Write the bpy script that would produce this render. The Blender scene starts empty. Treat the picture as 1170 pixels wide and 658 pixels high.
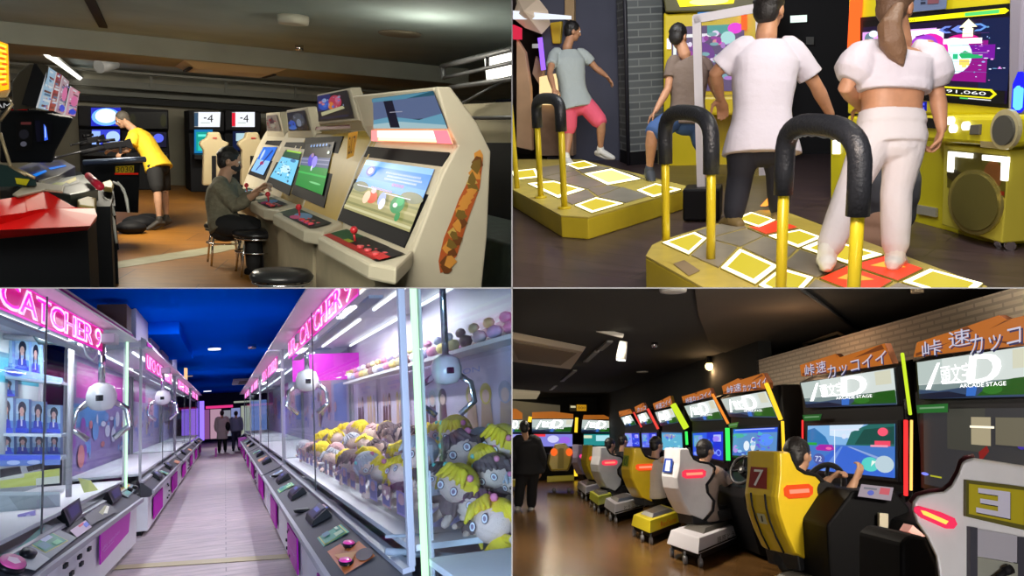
import bpy, bmesh, math, random
from mathutils import Vector, Matrix, Quaternion
random.seed(7)
FPX = 900.0
SC = bpy.context.scene
COL = SC.collection
V = Vector
PI = math.pi
def ray(px, py): return V(((px-585.0)/FPX, 1.0, (329.0-py)/FPX))
builtins_abs = abs
def lerp(a, b, t): return a+(b-a)*t
# ------------------------------------------------------------ materials
MATS = {}
def _new(name):
    m = bpy.data.materials.new(name); m.use_nodes = True
    nt = m.node_tree; nt.nodes.clear()
    out = nt.nodes.new('ShaderNodeOutputMaterial')
    return m, nt, out
def c4(c): return (c[0], c[1], c[2], 1.0)
def hexc(h):
    h = h.lstrip('#'); v = [int(h[i:i+2], 16)/255 for i in (0, 2, 4)]
    return tuple((x/12.92 if x <= .04045 else ((x+.055)/1.055)**2.4) for x in v)
def mat(name, col=(.5, .5, .5), rough=.5, metal=0.0, var=.0, scale=8.0, bump=0.0, emit=None, es=0.0, coat=0.0, spec=.5):
    """plain principled surface with an optional noise variation of tone and fine bump"""
    if name in MATS: return MATS[name]
    if isinstance(col, str): col = hexc(col)
    m, nt, out = _new(name)
    p = nt.nodes.new('ShaderNodeBsdfPrincipled'); nt.links.new(p.outputs[0], out.inputs[0])
    p.inputs['Base Color'].default_value = c4(col); p.inputs['Roughness'].default_value = rough
    p.inputs['Metallic'].default_value = metal; p.inputs['Specular IOR Level'].default_value = spec
    p.inputs['Coat Weight'].default_value = coat; p.inputs['Coat Roughness'].default_value = .1
    if emit is not None:
        if isinstance(emit, str): emit = hexc(emit)
        p.inputs['Emission Color'].default_value = c4(emit); p.inputs['Emission Strength'].default_value = es
    if var or bump:
        tc = nt.nodes.new('ShaderNodeTexCoord'); nz = nt.nodes.new('ShaderNodeTexNoise')
        nz.inputs['Scale'].default_value = scale; nz.inputs['Detail'].default_value = 5
        nt.links.new(tc.outputs['Object'], nz.inputs['Vector'])
        if var:
            r = nt.nodes.new('ShaderNodeValToRGB')
            r.color_ramp.elements[0].position = .3; r.color_ramp.elements[1].position = .7
            r.color_ramp.elements[0].color = c4([x*(1-var) for x in col]); r.color_ramp.elements[1].color = c4([min(1, x*(1+var)) for x in col])
            nt.links.new(nz.outputs['Fac'], r.inputs[0]); nt.links.new(r.outputs[0], p.inputs['Base Color'])
        if bump:
            b = nt.nodes.new('ShaderNodeBump'); b.inputs['Strength'].default_value = bump; b.inputs['Distance'].default_value = .01 if scale > 30 else .05
            nt.links.new(nz.outputs['Fac'], b.inputs['Height']); nt.links.new(b.outputs[0], p.inputs['Normal'])
    MATS[name] = m; return m
def attr_mat(name, rough=.6, metal=0.0, emit=0.0, base=1.0, bump=0.0, scale=60):
    """surface whose print (artwork, lettering, cloth pattern) is stored as face colours; emit > 0 for lit screens, signs and prints given a glow"""
    if name in MATS: return MATS[name]
    m, nt, out = _new(name)
    p = nt.nodes.new('ShaderNodeBsdfPrincipled'); nt.links.new(p.outputs[0], out.inputs[0])
    a = nt.nodes.new('ShaderNodeAttribute'); a.attribute_name = 'Col'
    p.inputs['Roughness'].default_value = rough; p.inputs['Metallic'].default_value = metal
    if emit:
        p.inputs['Base Color'].default_value = (.01, .01, .01, 1); p.inputs['Specular IOR Level'].default_value = .08
        nt.links.new(a.outputs['Color'], p.inputs['Emission Color']); p.inputs['Emission Strength'].default_value = emit
    else:
        nt.links.new(a.outputs['Color'], p.inputs['Base Color'])
    if bump:
        tc = nt.nodes.new('ShaderNodeTexCoord'); nz = nt.nodes.new('ShaderNodeTexNoise'); nz.inputs['Scale'].default_value = scale
        nt.links.new(tc.outputs['Object'], nz.inputs['Vector'])
        b = nt.nodes.new('ShaderNodeBump'); b.inputs['Strength'].default_value = bump; b.inputs['Distance'].default_value = .01
        nt.links.new(nz.outputs['Fac'], b.inputs['Height']); nt.links.new(b.outputs[0], p.inputs['Normal'])
    MATS[name] = m; return m
def glow(name, col=(1, 1, 1), es=1.0):
    if name in MATS: return MATS[name]
    if isinstance(col, str): col = hexc(col)
    m, nt, out = _new(name)
    e = nt.nodes.new('ShaderNodeEmission'); e.inputs[0].default_value = c4(col); e.inputs[1].default_value = es
    nt.links.new(e.outputs[0], out.inputs[0]); MATS[name] = m; return m
def glass(name, tint=(.9, .95, .95), refl=.12, haze=0.0):
    if name in MATS: return MATS[name]
    m, nt, out = _new(name)
    t = nt.nodes.new('ShaderNodeBsdfTransparent'); t.inputs[0].default_value = c4(tint)
    g = nt.nodes.new('ShaderNodeBsdfGlossy'); g.inputs['Roughness'].default_value = .03; g.inputs[0].default_value = (1, 1, 1, 1)
    f = nt.nodes.new('ShaderNodeLayerWeight'); f.inputs[0].default_value = .25
    mm = nt.nodes.new('ShaderNodeMath'); mm.operation = 'MULTIPLY'; mm.inputs[1].default_value = refl*4
    nt.links.new(f.outputs['Fresnel'], mm.inputs[0]); mm.use_clamp = True
    mx = nt.nodes.new('ShaderNodeMixShader'); nt.links.new(mm.outputs[0], mx.inputs[0]); nt.links.new(t.outputs[0], mx.inputs[1]); nt.links.new(g.outputs[0], mx.inputs[2])
    nt.links.new(mx.outputs[0], out.inputs[0]); MATS[name] = m; return m
# ------------------------------------------------------------ geometry
FONT_CACHE = {}
def text_geo(s):
    if s in FONT_CACHE: return FONT_CACHE[s]
    c = bpy.data.curves.new('glyphs', 'FONT'); c.body = s; c.resolution_u = 3
    o = bpy.data.objects.new('glyphs', c); COL.objects.link(o); bpy.context.view_layer.update()
    me = o.to_mesh(); vs = [v.co.xy.copy() for v in me.vertices]; fs = [tuple(p.vertices) for p in me.polygons]
    o.to_mesh_clear(); bpy.data.objects.remove(o); bpy.data.curves.remove(c)
    if vs:
        x0 = min(v.x for v in vs); x1 = max(v.x for v in vs); y0 = min(v.y for v in vs); y1 = max(v.y for v in vs)
        vs = [((v.x-x0)/max(1e-6, x1-x0), (v.y-y0)/max(1e-6, y1-y0)) for v in vs]
    FONT_CACHE[s] = (vs, fs); return FONT_CACHE[s]
def tone(c):
    return c if isinstance(c, str) else tuple(x**1.7 if x < 1 else x for x in c)
class G:
    def __init__(s):
        s.b = bmesh.new(); s.col = None; s.L = None
    def _paint(s, faces):
        if s.col is not None:
            if s.L is None: s.L = s.b.loops.layers.float_color.new('Col')
            c = s.col if not isinstance(s.col, str) else hexc(s.col)
            for f in faces:
                for l in f.loops: l[s.L] = (c[0], c[1], c[2], 1)
    def c(s, col): s.col = hexc(col) if isinstance(col, str) else col; return s
    def face(s, pts, smooth=False):
        vs = [s.b.verts.new(p) for p in pts]
        try: f = s.b.faces.new(vs)
        except ValueError: return s
        f.smooth = smooth; s._paint([f]); return s
    def mesh(s, vs, fs, smooth=False):
        bv = [s.b.verts.new(v) for v in vs]; out = []
        for f in fs:
            try: nf = s.b.faces.new([bv[i] for i in f]); nf.smooth = smooth; out.append(nf)
            except ValueError: pass
        s._paint(out); return s
    def hexa(s, p):  # 8 points: bottom ring 0-3, top ring 4-7
        return s.mesh(p, [(3, 2, 1, 0), (4, 5, 6, 7), (0, 1, 5, 4), (1, 2, 6, 5), (2, 3, 7, 6), (3, 0, 4, 7)])
    def box(s, c, d, rot=None, bev=0.0):
        c = V(c); x, y, z = d[0]/2, d[1]/2, d[2]/2
        R = rot if rot is not None else Matrix.Identity(3)
        if isinstance(R, (int, float)): R = Matrix.Rotation(R, 3, 'Z')
        if bev <= 0:
            P = [V((a*x, b*y, e*z)) for e in (-1, 1) for a, b in ((-1, -1), (1, -1), (1, 1), (-1, 1))]
            return s.hexa([c+R@q for q in P])
        t = bmesh.new(); bmesh.ops.create_cube(t, size=1.0)
        for v in t.verts: v.co = V((v.co.x*2*x, v.co.y*2*y, v.co.z*2*z))
        bmesh.ops.bevel(t, geom=list(t.edges), offset=min(bev, .49*min(d)), segments=2, affect='EDGES', profile=.5)
        t.verts.index_update(); vs = [c+R@v.co for v in t.verts]; fs = [tuple(v.index for v in f.verts) for f in t.faces]; t.free()
        return s.mesh(vs, fs, False)
    def prism(s, pts, d, smooth=False):
        """closed polygon of 3-D points swept by vector d"""
        pts = [V(p) for p in pts]; d = V(d); n = len(pts)
        vs = pts+[p+d for p in pts]
        return s.mesh(vs, [tuple(range(n-1, -1, -1)), tuple(range(n, 2*n))]+[(i, (i+1) % n, n+(i+1) % n, n+i) for i in range(n)], smooth)
    def slab(s, pts, t):
        """flat polygon given thickness t against its normal"""
        pts = [V(p) for p in pts]; n = V((0, 0, 0))
        for i in range(len(pts)): n += pts[i].cross(pts[(i+1) % len(pts)])
        n.normalize(); return s.prism(pts, n*t)
    def ring(s, c, u, v, n): return [c+u*math.cos(2*PI*i/n)+v*math.sin(2*PI*i/n) for i in range(n)]
    def loft(s, rings, smooth=True, cap=True):
        n = len(rings[0]); vs = [p for r in rings for p in r]; fs = []
        for k in range(len(rings)-1):
            for i in range(n):
                j = (i+1) % n; fs.append((k*n+i, k*n+j, (k+1)*n+j, (k+1)*n+i))
        if cap:
            fs.append(tuple(range(n-1, -1, -1))); fs.append(tuple(range((len(rings)-1)*n, len(rings)*n)))
        return s.mesh(vs, fs, smooth)
    def tube(s, pts, r, n=10, flat=None, cap=True, roundend=False):
        pts = [V(p) for p in pts]; m = len(pts)
        rs = [r]*m if isinstance(r, (int, float)) else list(r)
        if roundend:
            a = (pts[0]-pts[1]).normalized(); b = (pts[-1]-pts[-2]).normalized()
            P = [pts[0]+a*rs[0]*.95, pts[0]+a*rs[0]*.7]+pts+[pts[-1]+b*rs[-1]*.7, pts[-1]+b*rs[-1]*.95]
            rs = [rs[0]*.25, rs[0]*.72]+rs+[rs[-1]*.72, rs[-1]*.25]; pts = P; m = len(pts)
        rings = []; ref = None
        for i in range(m):
            d = (pts[min(i+1, m-1)]-pts[max(i-1, 0)]).normalized()
            if ref is None: ref = V((0, 0, 1)) if abs(d.z) < .9 else V((1, 0, 0))
            u = d.cross(ref).normalized(); w = u.cross(d).normalized(); ref = w
            rings.append(s.ring(pts[i], u*rs[i], w*rs[i]*(flat or 1), n))
        return s.loft(rings, True, cap)
    def cyl(s, a, b, r, r2=None, n=20, smooth=True):
        a = V(a); b = V(b); d = (b-a).normalized(); ref = V((0, 0, 1)) if abs(d.z) < .9 else V((1, 0, 0))
        u = d.cross(ref).normalized(); w = u.cross(d); r2 = r if r2 is None else r2
        k = len(s.b.faces); s.loft([s.ring(a, u*r, w*r, n), s.ring(b, u*r2, w*r2, n)], smooth)
        s.b.faces.ensure_lookup_table()
        for f in s.b.faces[-2:]: f.smooth = False
        return s
    def sph(s, c, r, n=16, R=None):
        c = V(c); r = (r, r, r) if isinstance(r, (int, float)) else r; R = R or Matrix.Identity(3); m = n//2
        vs = [c+R@V((0, 0, -r[2]))]
        for k in range(1, m):
            a = -PI/2+PI*k/m
            for i in range(n):
                t = 2*PI*i/n; vs.append(c+R@V((r[0]*math.cos(a)*math.cos(t), r[1]*math.cos(a)*math.sin(t), r[2]*math.sin(a))))
        vs.append(c+R@V((0, 0, r[2]))); fs = []
        for i in range(n): fs.append((0, 1+(i+1) % n, 1+i))
        for k in range(m-2):
            for i in range(n):
                j = (i+1) % n; fs.append((1+k*n+i, 1+k*n+j, 1+(k+1)*n+j, 1+(k+1)*n+i))
        b = 1+(m-2)*n
        for i in range(n): fs.append((b+i, b+(i+1) % n, len(vs)-1))
        return s.mesh(vs, fs, True)
    def lathe(s, c, prof, n=24, axis=(0, 0, 1)):
        """prof: (radius, height) pairs about axis through c"""
        c = V(c); ax = V(axis).normalized(); ref = V((0, 0, 1)) if abs(ax.z) < .9 else V((1, 0, 0)); u = ax.cross(ref).normalized(); w = ax.cross(u)
        return s.loft([s.ring(c+ax*h, u*r, w*r, n) for r, h in prof], True)
    def pic(s, q, shapes, lift=.0015, base=None):
        """flat artwork on quad q (TL, TR, BR, BL): shapes are (colour, [(u,v)...]) with v down; 'text' entries draw lettering"""
        q = [V(p) for p in q]; n = (q[1]-q[0]).cross(q[3]-q[0]).normalized()*-1.0
        def P(u, v, k): return (q[0]*(1-u)+q[1]*u)*(1-v)+(q[3]*(1-u)+q[2]*u)*v-n*(-lift*k)
        lift = min(lift, .02/max(1, len(shapes)))
        if base is not None: s.c(tone(base)); s.face([P(0, 0, 0), P(0, 1, 0), P(1, 1, 0), P(1, 0, 0)])
        k = 1
        for sh in shapes:
            s.c(tone(sh[0]))
            if sh[1] == 'text':
                _, _, t, u0, v0, u1, v1 = sh[:7]; sk = sh[7] if len(sh) > 7 else 0
                vs, fs = text_geo(t)
                s.mesh([P(lerp(u0, u1, x)+sk*(y), lerp(v1, v0, y), k) for x, y in vs], fs)
            elif sh[1] == 'oval':
                _, _, u, v, ru, rv = sh[:6]
                s.face([P(u+ru*math.cos(a*PI/10), v+rv*math.sin(a*PI/10), k) for a in range(20)])
            elif sh[1] == 'rect':
                _, _, u0, v0, u1, v1 = sh[:6]; s.face([P(u0, v0, k), P(u0, v1, k), P(u1, v1, k), P(u1, v0, k)])
            else: s.face([P(u, v, k) for u, v in sh[1]])
            k += 1
        return s
    def add(s, other, M=None):
        pass
# ------------------------------------------------------------ rooms, things and parts
EPS = .0012
class Room:
    def __init__(s, tag, sx, sz, h, p1, p2, vp):
        s.tag, s.sx, s.sz, s.h = tag, sx, sz, h
        U = ray(*p2).cross(ray(*p1)).normalized(); f = ray(*vp); f = (f-U*f.dot(U)).normalized(); r = f.cross(U)
        s.R = Matrix((r, f, U)).transposed(); s.Ri = s.R.transposed()
        s.M = Matrix.Translation(-h*U) @ s.R.to_4x4()
    def d(s, px, py): return s.Ri @ ray(px, py)
    def eye(s): return V((0, 0, s.h))
    def hit(s, px, py, p, n):
        d = s.d(px, py); n = V(n); t = (V(p)-s.eye()).dot(n)/d.dot(n); return s.eye()+d*t
    def fl(s, px, py, z=0.0): return s.hit(px, py, (0, 0, z), (0, 0, 1))
    def onx(s, px, py, x): return s.hit(px, py, (x, 0, 0), (1, 0, 0))
    def ony(s, px, py, y): return s.hit(px, py, (0, y, 0), (0, 1, 0))
    def at(s, px, py, dep):  # point at camera depth dep
        return s.eye()+s.d(px, py)*dep
    def dep(s, p): return (s.R @ (V(p)-s.eye())).y
    def proj(s, p):
        w = s.R @ (V(p)-s.eye()); return (585+FPX*w.x/w.y, 329-FPX*w.z/w.y)
def link_mesh(name, g, m, mw, room, parent=None, local=None, bev=0, flip=True):
    """bake builder g into a mesh object; what lies past the dividing walls is cut off at the wall"""
    b = g.b
    bmesh.ops.recalc_face_normals(b, faces=list(b.faces)) if flip else None
    inv = mw.inverted()
    if room is not None and b.verts:
        rot = mw.to_3x3()
        for ax, sg in ((0, room.sx), (2, room.sz)):
            if sg == 0: continue
            row = V(mw[ax])
            vals = [sg*(row.x*v.co.x+row.y*v.co.y+row.z*v.co.z+row.w) for v in b.verts]
            if min(vals) >= EPS: continue
            if max(vals) <= EPS: b.free(); return None
            co_w = V((0, 0, 0)); co_w[ax] = sg*EPS; n_w = V((0, 0, 0)); n_w[ax] = -sg
            co = inv @ co_w; n = (rot.transposed() @ n_w).normalized()
            r = bmesh.ops.bisect_plane(b, geom=list(b.verts)+list(b.edges)+list(b.faces), dist=1e-6, plane_co=co, plane_no=n, clear_outer=True)
            if not b.verts: b.free(); return None
    if not b.faces: b.free(); return None
    me = bpy.data.meshes.new(name); b.to_mesh(me); b.free()
    o = bpy.data.objects.new(name, me); COL.objects.link(o)
    for x in (m if isinstance(m, (list, tuple)) else [m]): me.materials.append(x)
    if bev:
        md = o.modifiers.new('edge', 'BEVEL'); md.width = bev; md.segments = 2; md.limit_method = 'ANGLE'; md.angle_limit = .6
    return o
THINGS = []
class Thing:
    def __init__(s, room, name, label, cat, loc=(0, 0, 0), rotz=0.0, group=None, kind=None):
        s.room = room; s.T = Matrix.Translation(V(loc)) @ Matrix.Rotation(rotz, 4, 'Z')
        s.mw = room.M @ s.T; s.Ti = s.T.inverted()
        o = bpy.data.objects.new(name, None); COL.objects.link(o); o.empty_display_size = .1
        o.matrix_world = s.mw; s.o = o
        if kind: o['kind'] = kind
        if label: o['label'] = label
        if cat: o['category'] = cat
        if group: o['group'] = group
        THINGS.append(s); s.pre = None
    def part(s, name, g, m, parent=None, label=None, abs=False, bev=0, kind=None, flip=True):
        if abs:
            bmesh.ops.transform(g.b, matrix=s.Ti @ s.pre if s.pre else s.Ti, verts=list(g.b.verts))
        o = link_mesh(name, g, m, s.mw, s.room, bev=bev, flip=flip)
        if o is None: return None
        o.parent = parent or s.o
        if label: o['label'] = label
        if kind: o['kind'] = kind
        return o
def single(room, name, g, m, label=None, cat=None, group=None, kind=None, loc=(0, 0, 0), bev=0, flip=True):
    """a thing that is one mesh, geometry in room coordinates"""
    T = Matrix.Translation(V(loc)); bmesh.ops.transform(g.b, matrix=T.inverted(), verts=list(g.b.verts))
    mw = room.M @ T
    o = link_mesh(name, g, m, mw, room, bev=bev, flip=flip)
    if o is None: return None
    o.matrix_world = mw
    if label: o['label'] = label
    if cat: o['category'] = cat
    if group: o['group'] = group
    if kind: o['kind'] = kind
    return o
def struct(room, name, g, m, bev=0, label=None): return single(room, name, g, m, kind='structure', bev=bev, label=label)
def finish_things():
    for t in THINGS:
        if not t.o.children: bpy.data.objects.remove(t.o)
def voxel(g, size, smooth=3):
    """fuse overlapping closed shapes into one continuous skin"""
    bmesh.ops.recalc_face_normals(g.b, faces=list(g.b.faces))
    me = bpy.data.meshes.new('tmp'); g.b.to_mesh(me); o = bpy.data.objects.new('tmp', me); COL.objects.link(o)
    md = o.modifiers.new('r', 'REMESH'); md.mode = 'VOXEL'; md.voxel_size = size
    if smooth:
        sm = o.modifiers.new('s', 'SMOOTH'); sm.factor = .5; sm.iterations = smooth
    dg = bpy.context.evaluated_depsgraph_get(); m2 = bpy.data.meshes.new_from_object(o.evaluated_get(dg))
    r = G(); r.b.from_mesh(m2)
    for f in r.b.faces: f.smooth = True
    bpy.data.objects.remove(o); bpy.data.meshes.remove(me); bpy.data.meshes.remove(m2); g.b.free()
    return r
def lamp(room, kind, loc, energy, col=(1, 1, 1), size=.3, size_y=None, to=None, spot=None, spread=None, name='room_or_fill_light'):
    l = bpy.data.lights.new(name, kind); l.energy = energy; l.color = col if not isinstance(col, str) else hexc(col)
    if kind == 'AREA':
        l.shape = 'RECTANGLE'; l.size = size; l.size_y = size_y or size
        if spread: l.spread = spread
    else: l.shadow_soft_size = size
    if kind == 'SPOT': l.spot_size = spot or 1.2; l.spot_blend = .6
    o = bpy.data.objects.new(name, l); COL.objects.link(o)
    d = V(to)-V(loc) if to is not None else V((0, 0, -1))
    rm = Matrix.Identity(4) if (kind == 'AREA' and builtins_abs(d.x)+builtins_abs(d.y) < 1e-5 and d.z < 0) else d.to_track_quat('-Z', 'Y').to_matrix().to_4x4()
    o.matrix_world = room.M @ Matrix.Translation(V(loc)) @ rm
    w = o.matrix_world.translation
    if w.x*room.sx < .02 or w.z*room.sz < .02: print('LAMP OUTSIDE ITS ROOM', room.tag, tuple(loc), tuple(round(v, 2) for v in w))
    return o
# ------------------------------------------------------------ people
def ortho(d, ref):
    u = (ref-d*ref.dot(d)); return u.normalized() if u.length > 1e-5 else d.orthogonal().normalized()
def limb(g, pts, rs, n=18, flat=None): g.tube(pts, rs, n, flat, roundend=True)
def hand(g, wr, d, nrm, s=1.0, curl=.5, side=1, spread=.012):
    """palm, four unequal bent fingers and a side thumb; d: wrist to knuckles, nrm: out of the palm, side: +1 when the thumb is towards d x nrm"""
    d = d.normalized(); nrm = ortho(d, nrm); w = d.cross(nrm)*side
    pc = [wr-d*.01*s, wr+d*.03*s, wr+d*.065*s, wr+d*.09*s]
    g.loft([g.ring(p, w*r*s, nrm*.015*s, 12) for p, r in zip(pc, (.026, .034, .041, .038))], True)
    for i, (o, L) in enumerate(((.030, .072), (.010, .080), (-.010, .074), (-.029, .060))):
        b = wr+d*.085*s+w*o*s; a = 0; p = [b-d*.01*s, b]; dd = d
        for k in range(3):
            a += curl*(.5 if k == 0 else .75); dd = (d*math.cos(a)+nrm*math.sin(a)+w*(o*spread*20)).normalized()
            p.append(p[-1]+dd*L*s*(.42, .33, .25)[k])
        limb(g, p, [.0095*s, .0095*s, .009*s, .0082*s, .0072*s], 8)
    b = wr+d*.025*s+w*.026*s; t1 = (d*.6+w*.75+nrm*.3).normalized(); t2 = (d*.9+w*.25+nrm*(.3+.4*curl)).normalized()
    limb(g, [b, b+t1*.035*s, b+t1*.035*s+t2*.03*s, b+t1*.035*s+t2*.052*s], [.013*s, .0115*s, .010*s, .0085*s], 8)
def torso_rings(g, J, w=(1, 1, 1, 1, 1), grow=0.0, t0=-.12, t1=1.0, s=1.0, hem=0.0):
    hipc = (J['hipL']+J['hipR'])/2; shc = (J['shL']+J['shR'])/2; neck = J['neck']
    rh = (J['hipR']-J['hipL']).normalized(); rs = (J['shR']-J['shL']).normalized()
    mid = J.get('waist', (hipc+shc)/2)
    W = [(.165, .118), (.160, .112), (.140, .100), (.150, .108), (.172, .115), (.178, .105), (.120, .075), (.062, .058)]
    T = [-.08, .1, .33, .55, .75, .9, 1.0, 1.09]
    def pos(t):
        if t <= 1.0:
            a = hipc*(1-t)**2+mid*2*t*(1-t)+shc*t*t if t > 0 else hipc+(mid-hipc).normalized()*t*(shc-hipc).length
            return a
        return shc+(neck-shc)*min(1, (t-1)/.09)*1.0
    rings = []
    N = 14
    for k in range(N+1):
        t = lerp(t0, t1, k/N)
        i = 0
        while i < len(T)-2 and T[i+1] < t: i += 1
        f = max(0, min(1, (t-T[i])/(T[i+1]-T[i]))); rx = lerp(W[i][0], W[i+1][0], f); ry = lerp(W[i][1], W[i+1][1], f)
        i2 = min(4, max(0, int(round(t*4)))); rx *= w[i2]; ry *= w[i2]
        r = rh.lerp(rs, max(0, min(1, t))).normalized(); up = (pos(t+.05)-pos(t-.05)).normalized(); r = ortho(up, r); f_ = up.cross(r)
        e = grow+hem*max(0, 1-(t-t0)*3)
        rings.append([pos(t)+r*(rx*s+e)*math.copysign(abs(math.cos(a))**.8, math.cos(a))+f_*(ry*s+e)*math.copysign(abs(math.sin(a))**.9, math.sin(a)) for a in [2*PI*i/28 for i in range(28)]])
    g.loft(rings, True); return g
def head_geo(g, J, s=1.0):
    c = J['head']; s = s*J.get('hs', 1.0); f = J['face'].normalized(); up = J.get('hup', V((0, 0, 1))); up = ortho(f, up); r = f.cross(up)
    R = Matrix((r, f, up)).transposed()
    g.sph(c+up*.02*s, (.076*s, .096*s, .098*s), 20, R)
    g.sph(c+f*.022*s-up*.045*s, (.056*s, .066*s, .072*s), 16, R)
    g.sph(c+f*.055*s-up*.088*s, (.026*s, .026*s, .022*s), 12, R)  # chin
    g.tube([c+f*.086*s+up*.012*s, c+f*.100*s-up*.012*s, c+f*.110*s-up*.030*s, c+f*.088*s-up*.036*s], [.009*s, .011*s, .015*s, .012*s], 8, roundend=True)
    g.sph(c+f*.088*s+up*.026*s, (.05*s, .014*s, .012*s), 10, R)    # brow
    g.sph(c+f*.083*s-up*.058*s, (.024*s, .013*s, .010*s), 10, R)   # lips
    for e in (-1, 1):
        g.sph(c+r*.078*s*e-up*.008*s-f*.008*s, (.012*s, .022*s, .034*s), 10, R)
        g.sph(c+r*.038*s*e+f*.07*s-up*.02*s, (.022*s, .02*s, .022*s), 8, R)
    return R
def hair_geo(J, s=1.0, long=0, size=.006, low=0.0):
    g = G(); s = s*J.get('hs', 1.0); c = J['head']; f = J['face'].normalized(); up = ortho(f, J.get('hup', V((0, 0, 1)))); r = f.cross(up); R = Matrix((r, f, up)).transposed()
    g.sph(c+up*.038*s-f*.014*s, (.086*s, .100*s, .094*s), 20, R)
    g.sph(c-f*.045*s-up*(.005+low)*s, (.078*s, .062*s, .085*s), 16, R)
    rnd = random.Random(5)
    for k in range(26):
        a = rnd.uniform(0, 2*PI); e = rnd.uniform(-.1, 1.4); q = c+up*.04*s-f*.014*s+r*(.084*s*math.cos(e)*math.cos(a))+f*(.098*s*math.cos(e)*math.sin(a)*(1 if math.sin(a) < 0 else .9))+up*.092*s*math.sin(e)
        if (q-c).dot(f) > .06*s and (q-c).dot(up) < .07*s: continue
        n = (q-c).normalized(); limb(g, [q-n*.01, q+n*.004-up*.012*s], [.016*s, .008*s], 6)
    return voxel(g, size, 2)
def foot_geo(g, an, to, s=1.0, grow=0.0, sole=.0):
    d = (to-an); d.z = 0; d.normalize(); 
    h = an.z
    heel = an-d*.045*s; L = (to-an).length
    pts = [heel+V((0, 0, -.035*s)), an+d*.03*s+V((0, 0, -.03*s)), lerp(an, to, .65)+V((0, 0, -.012*s)), to]
    limb(g, pts, [.034*s+grow, .042*s+grow, .040*s+grow, .028*s+grow], 12, .8)
    limb(g, [an+V((0, 0, .03)), an+V((0, 0, -.03*s))], [.038*s+grow, .042*s+grow], 10)
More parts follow.
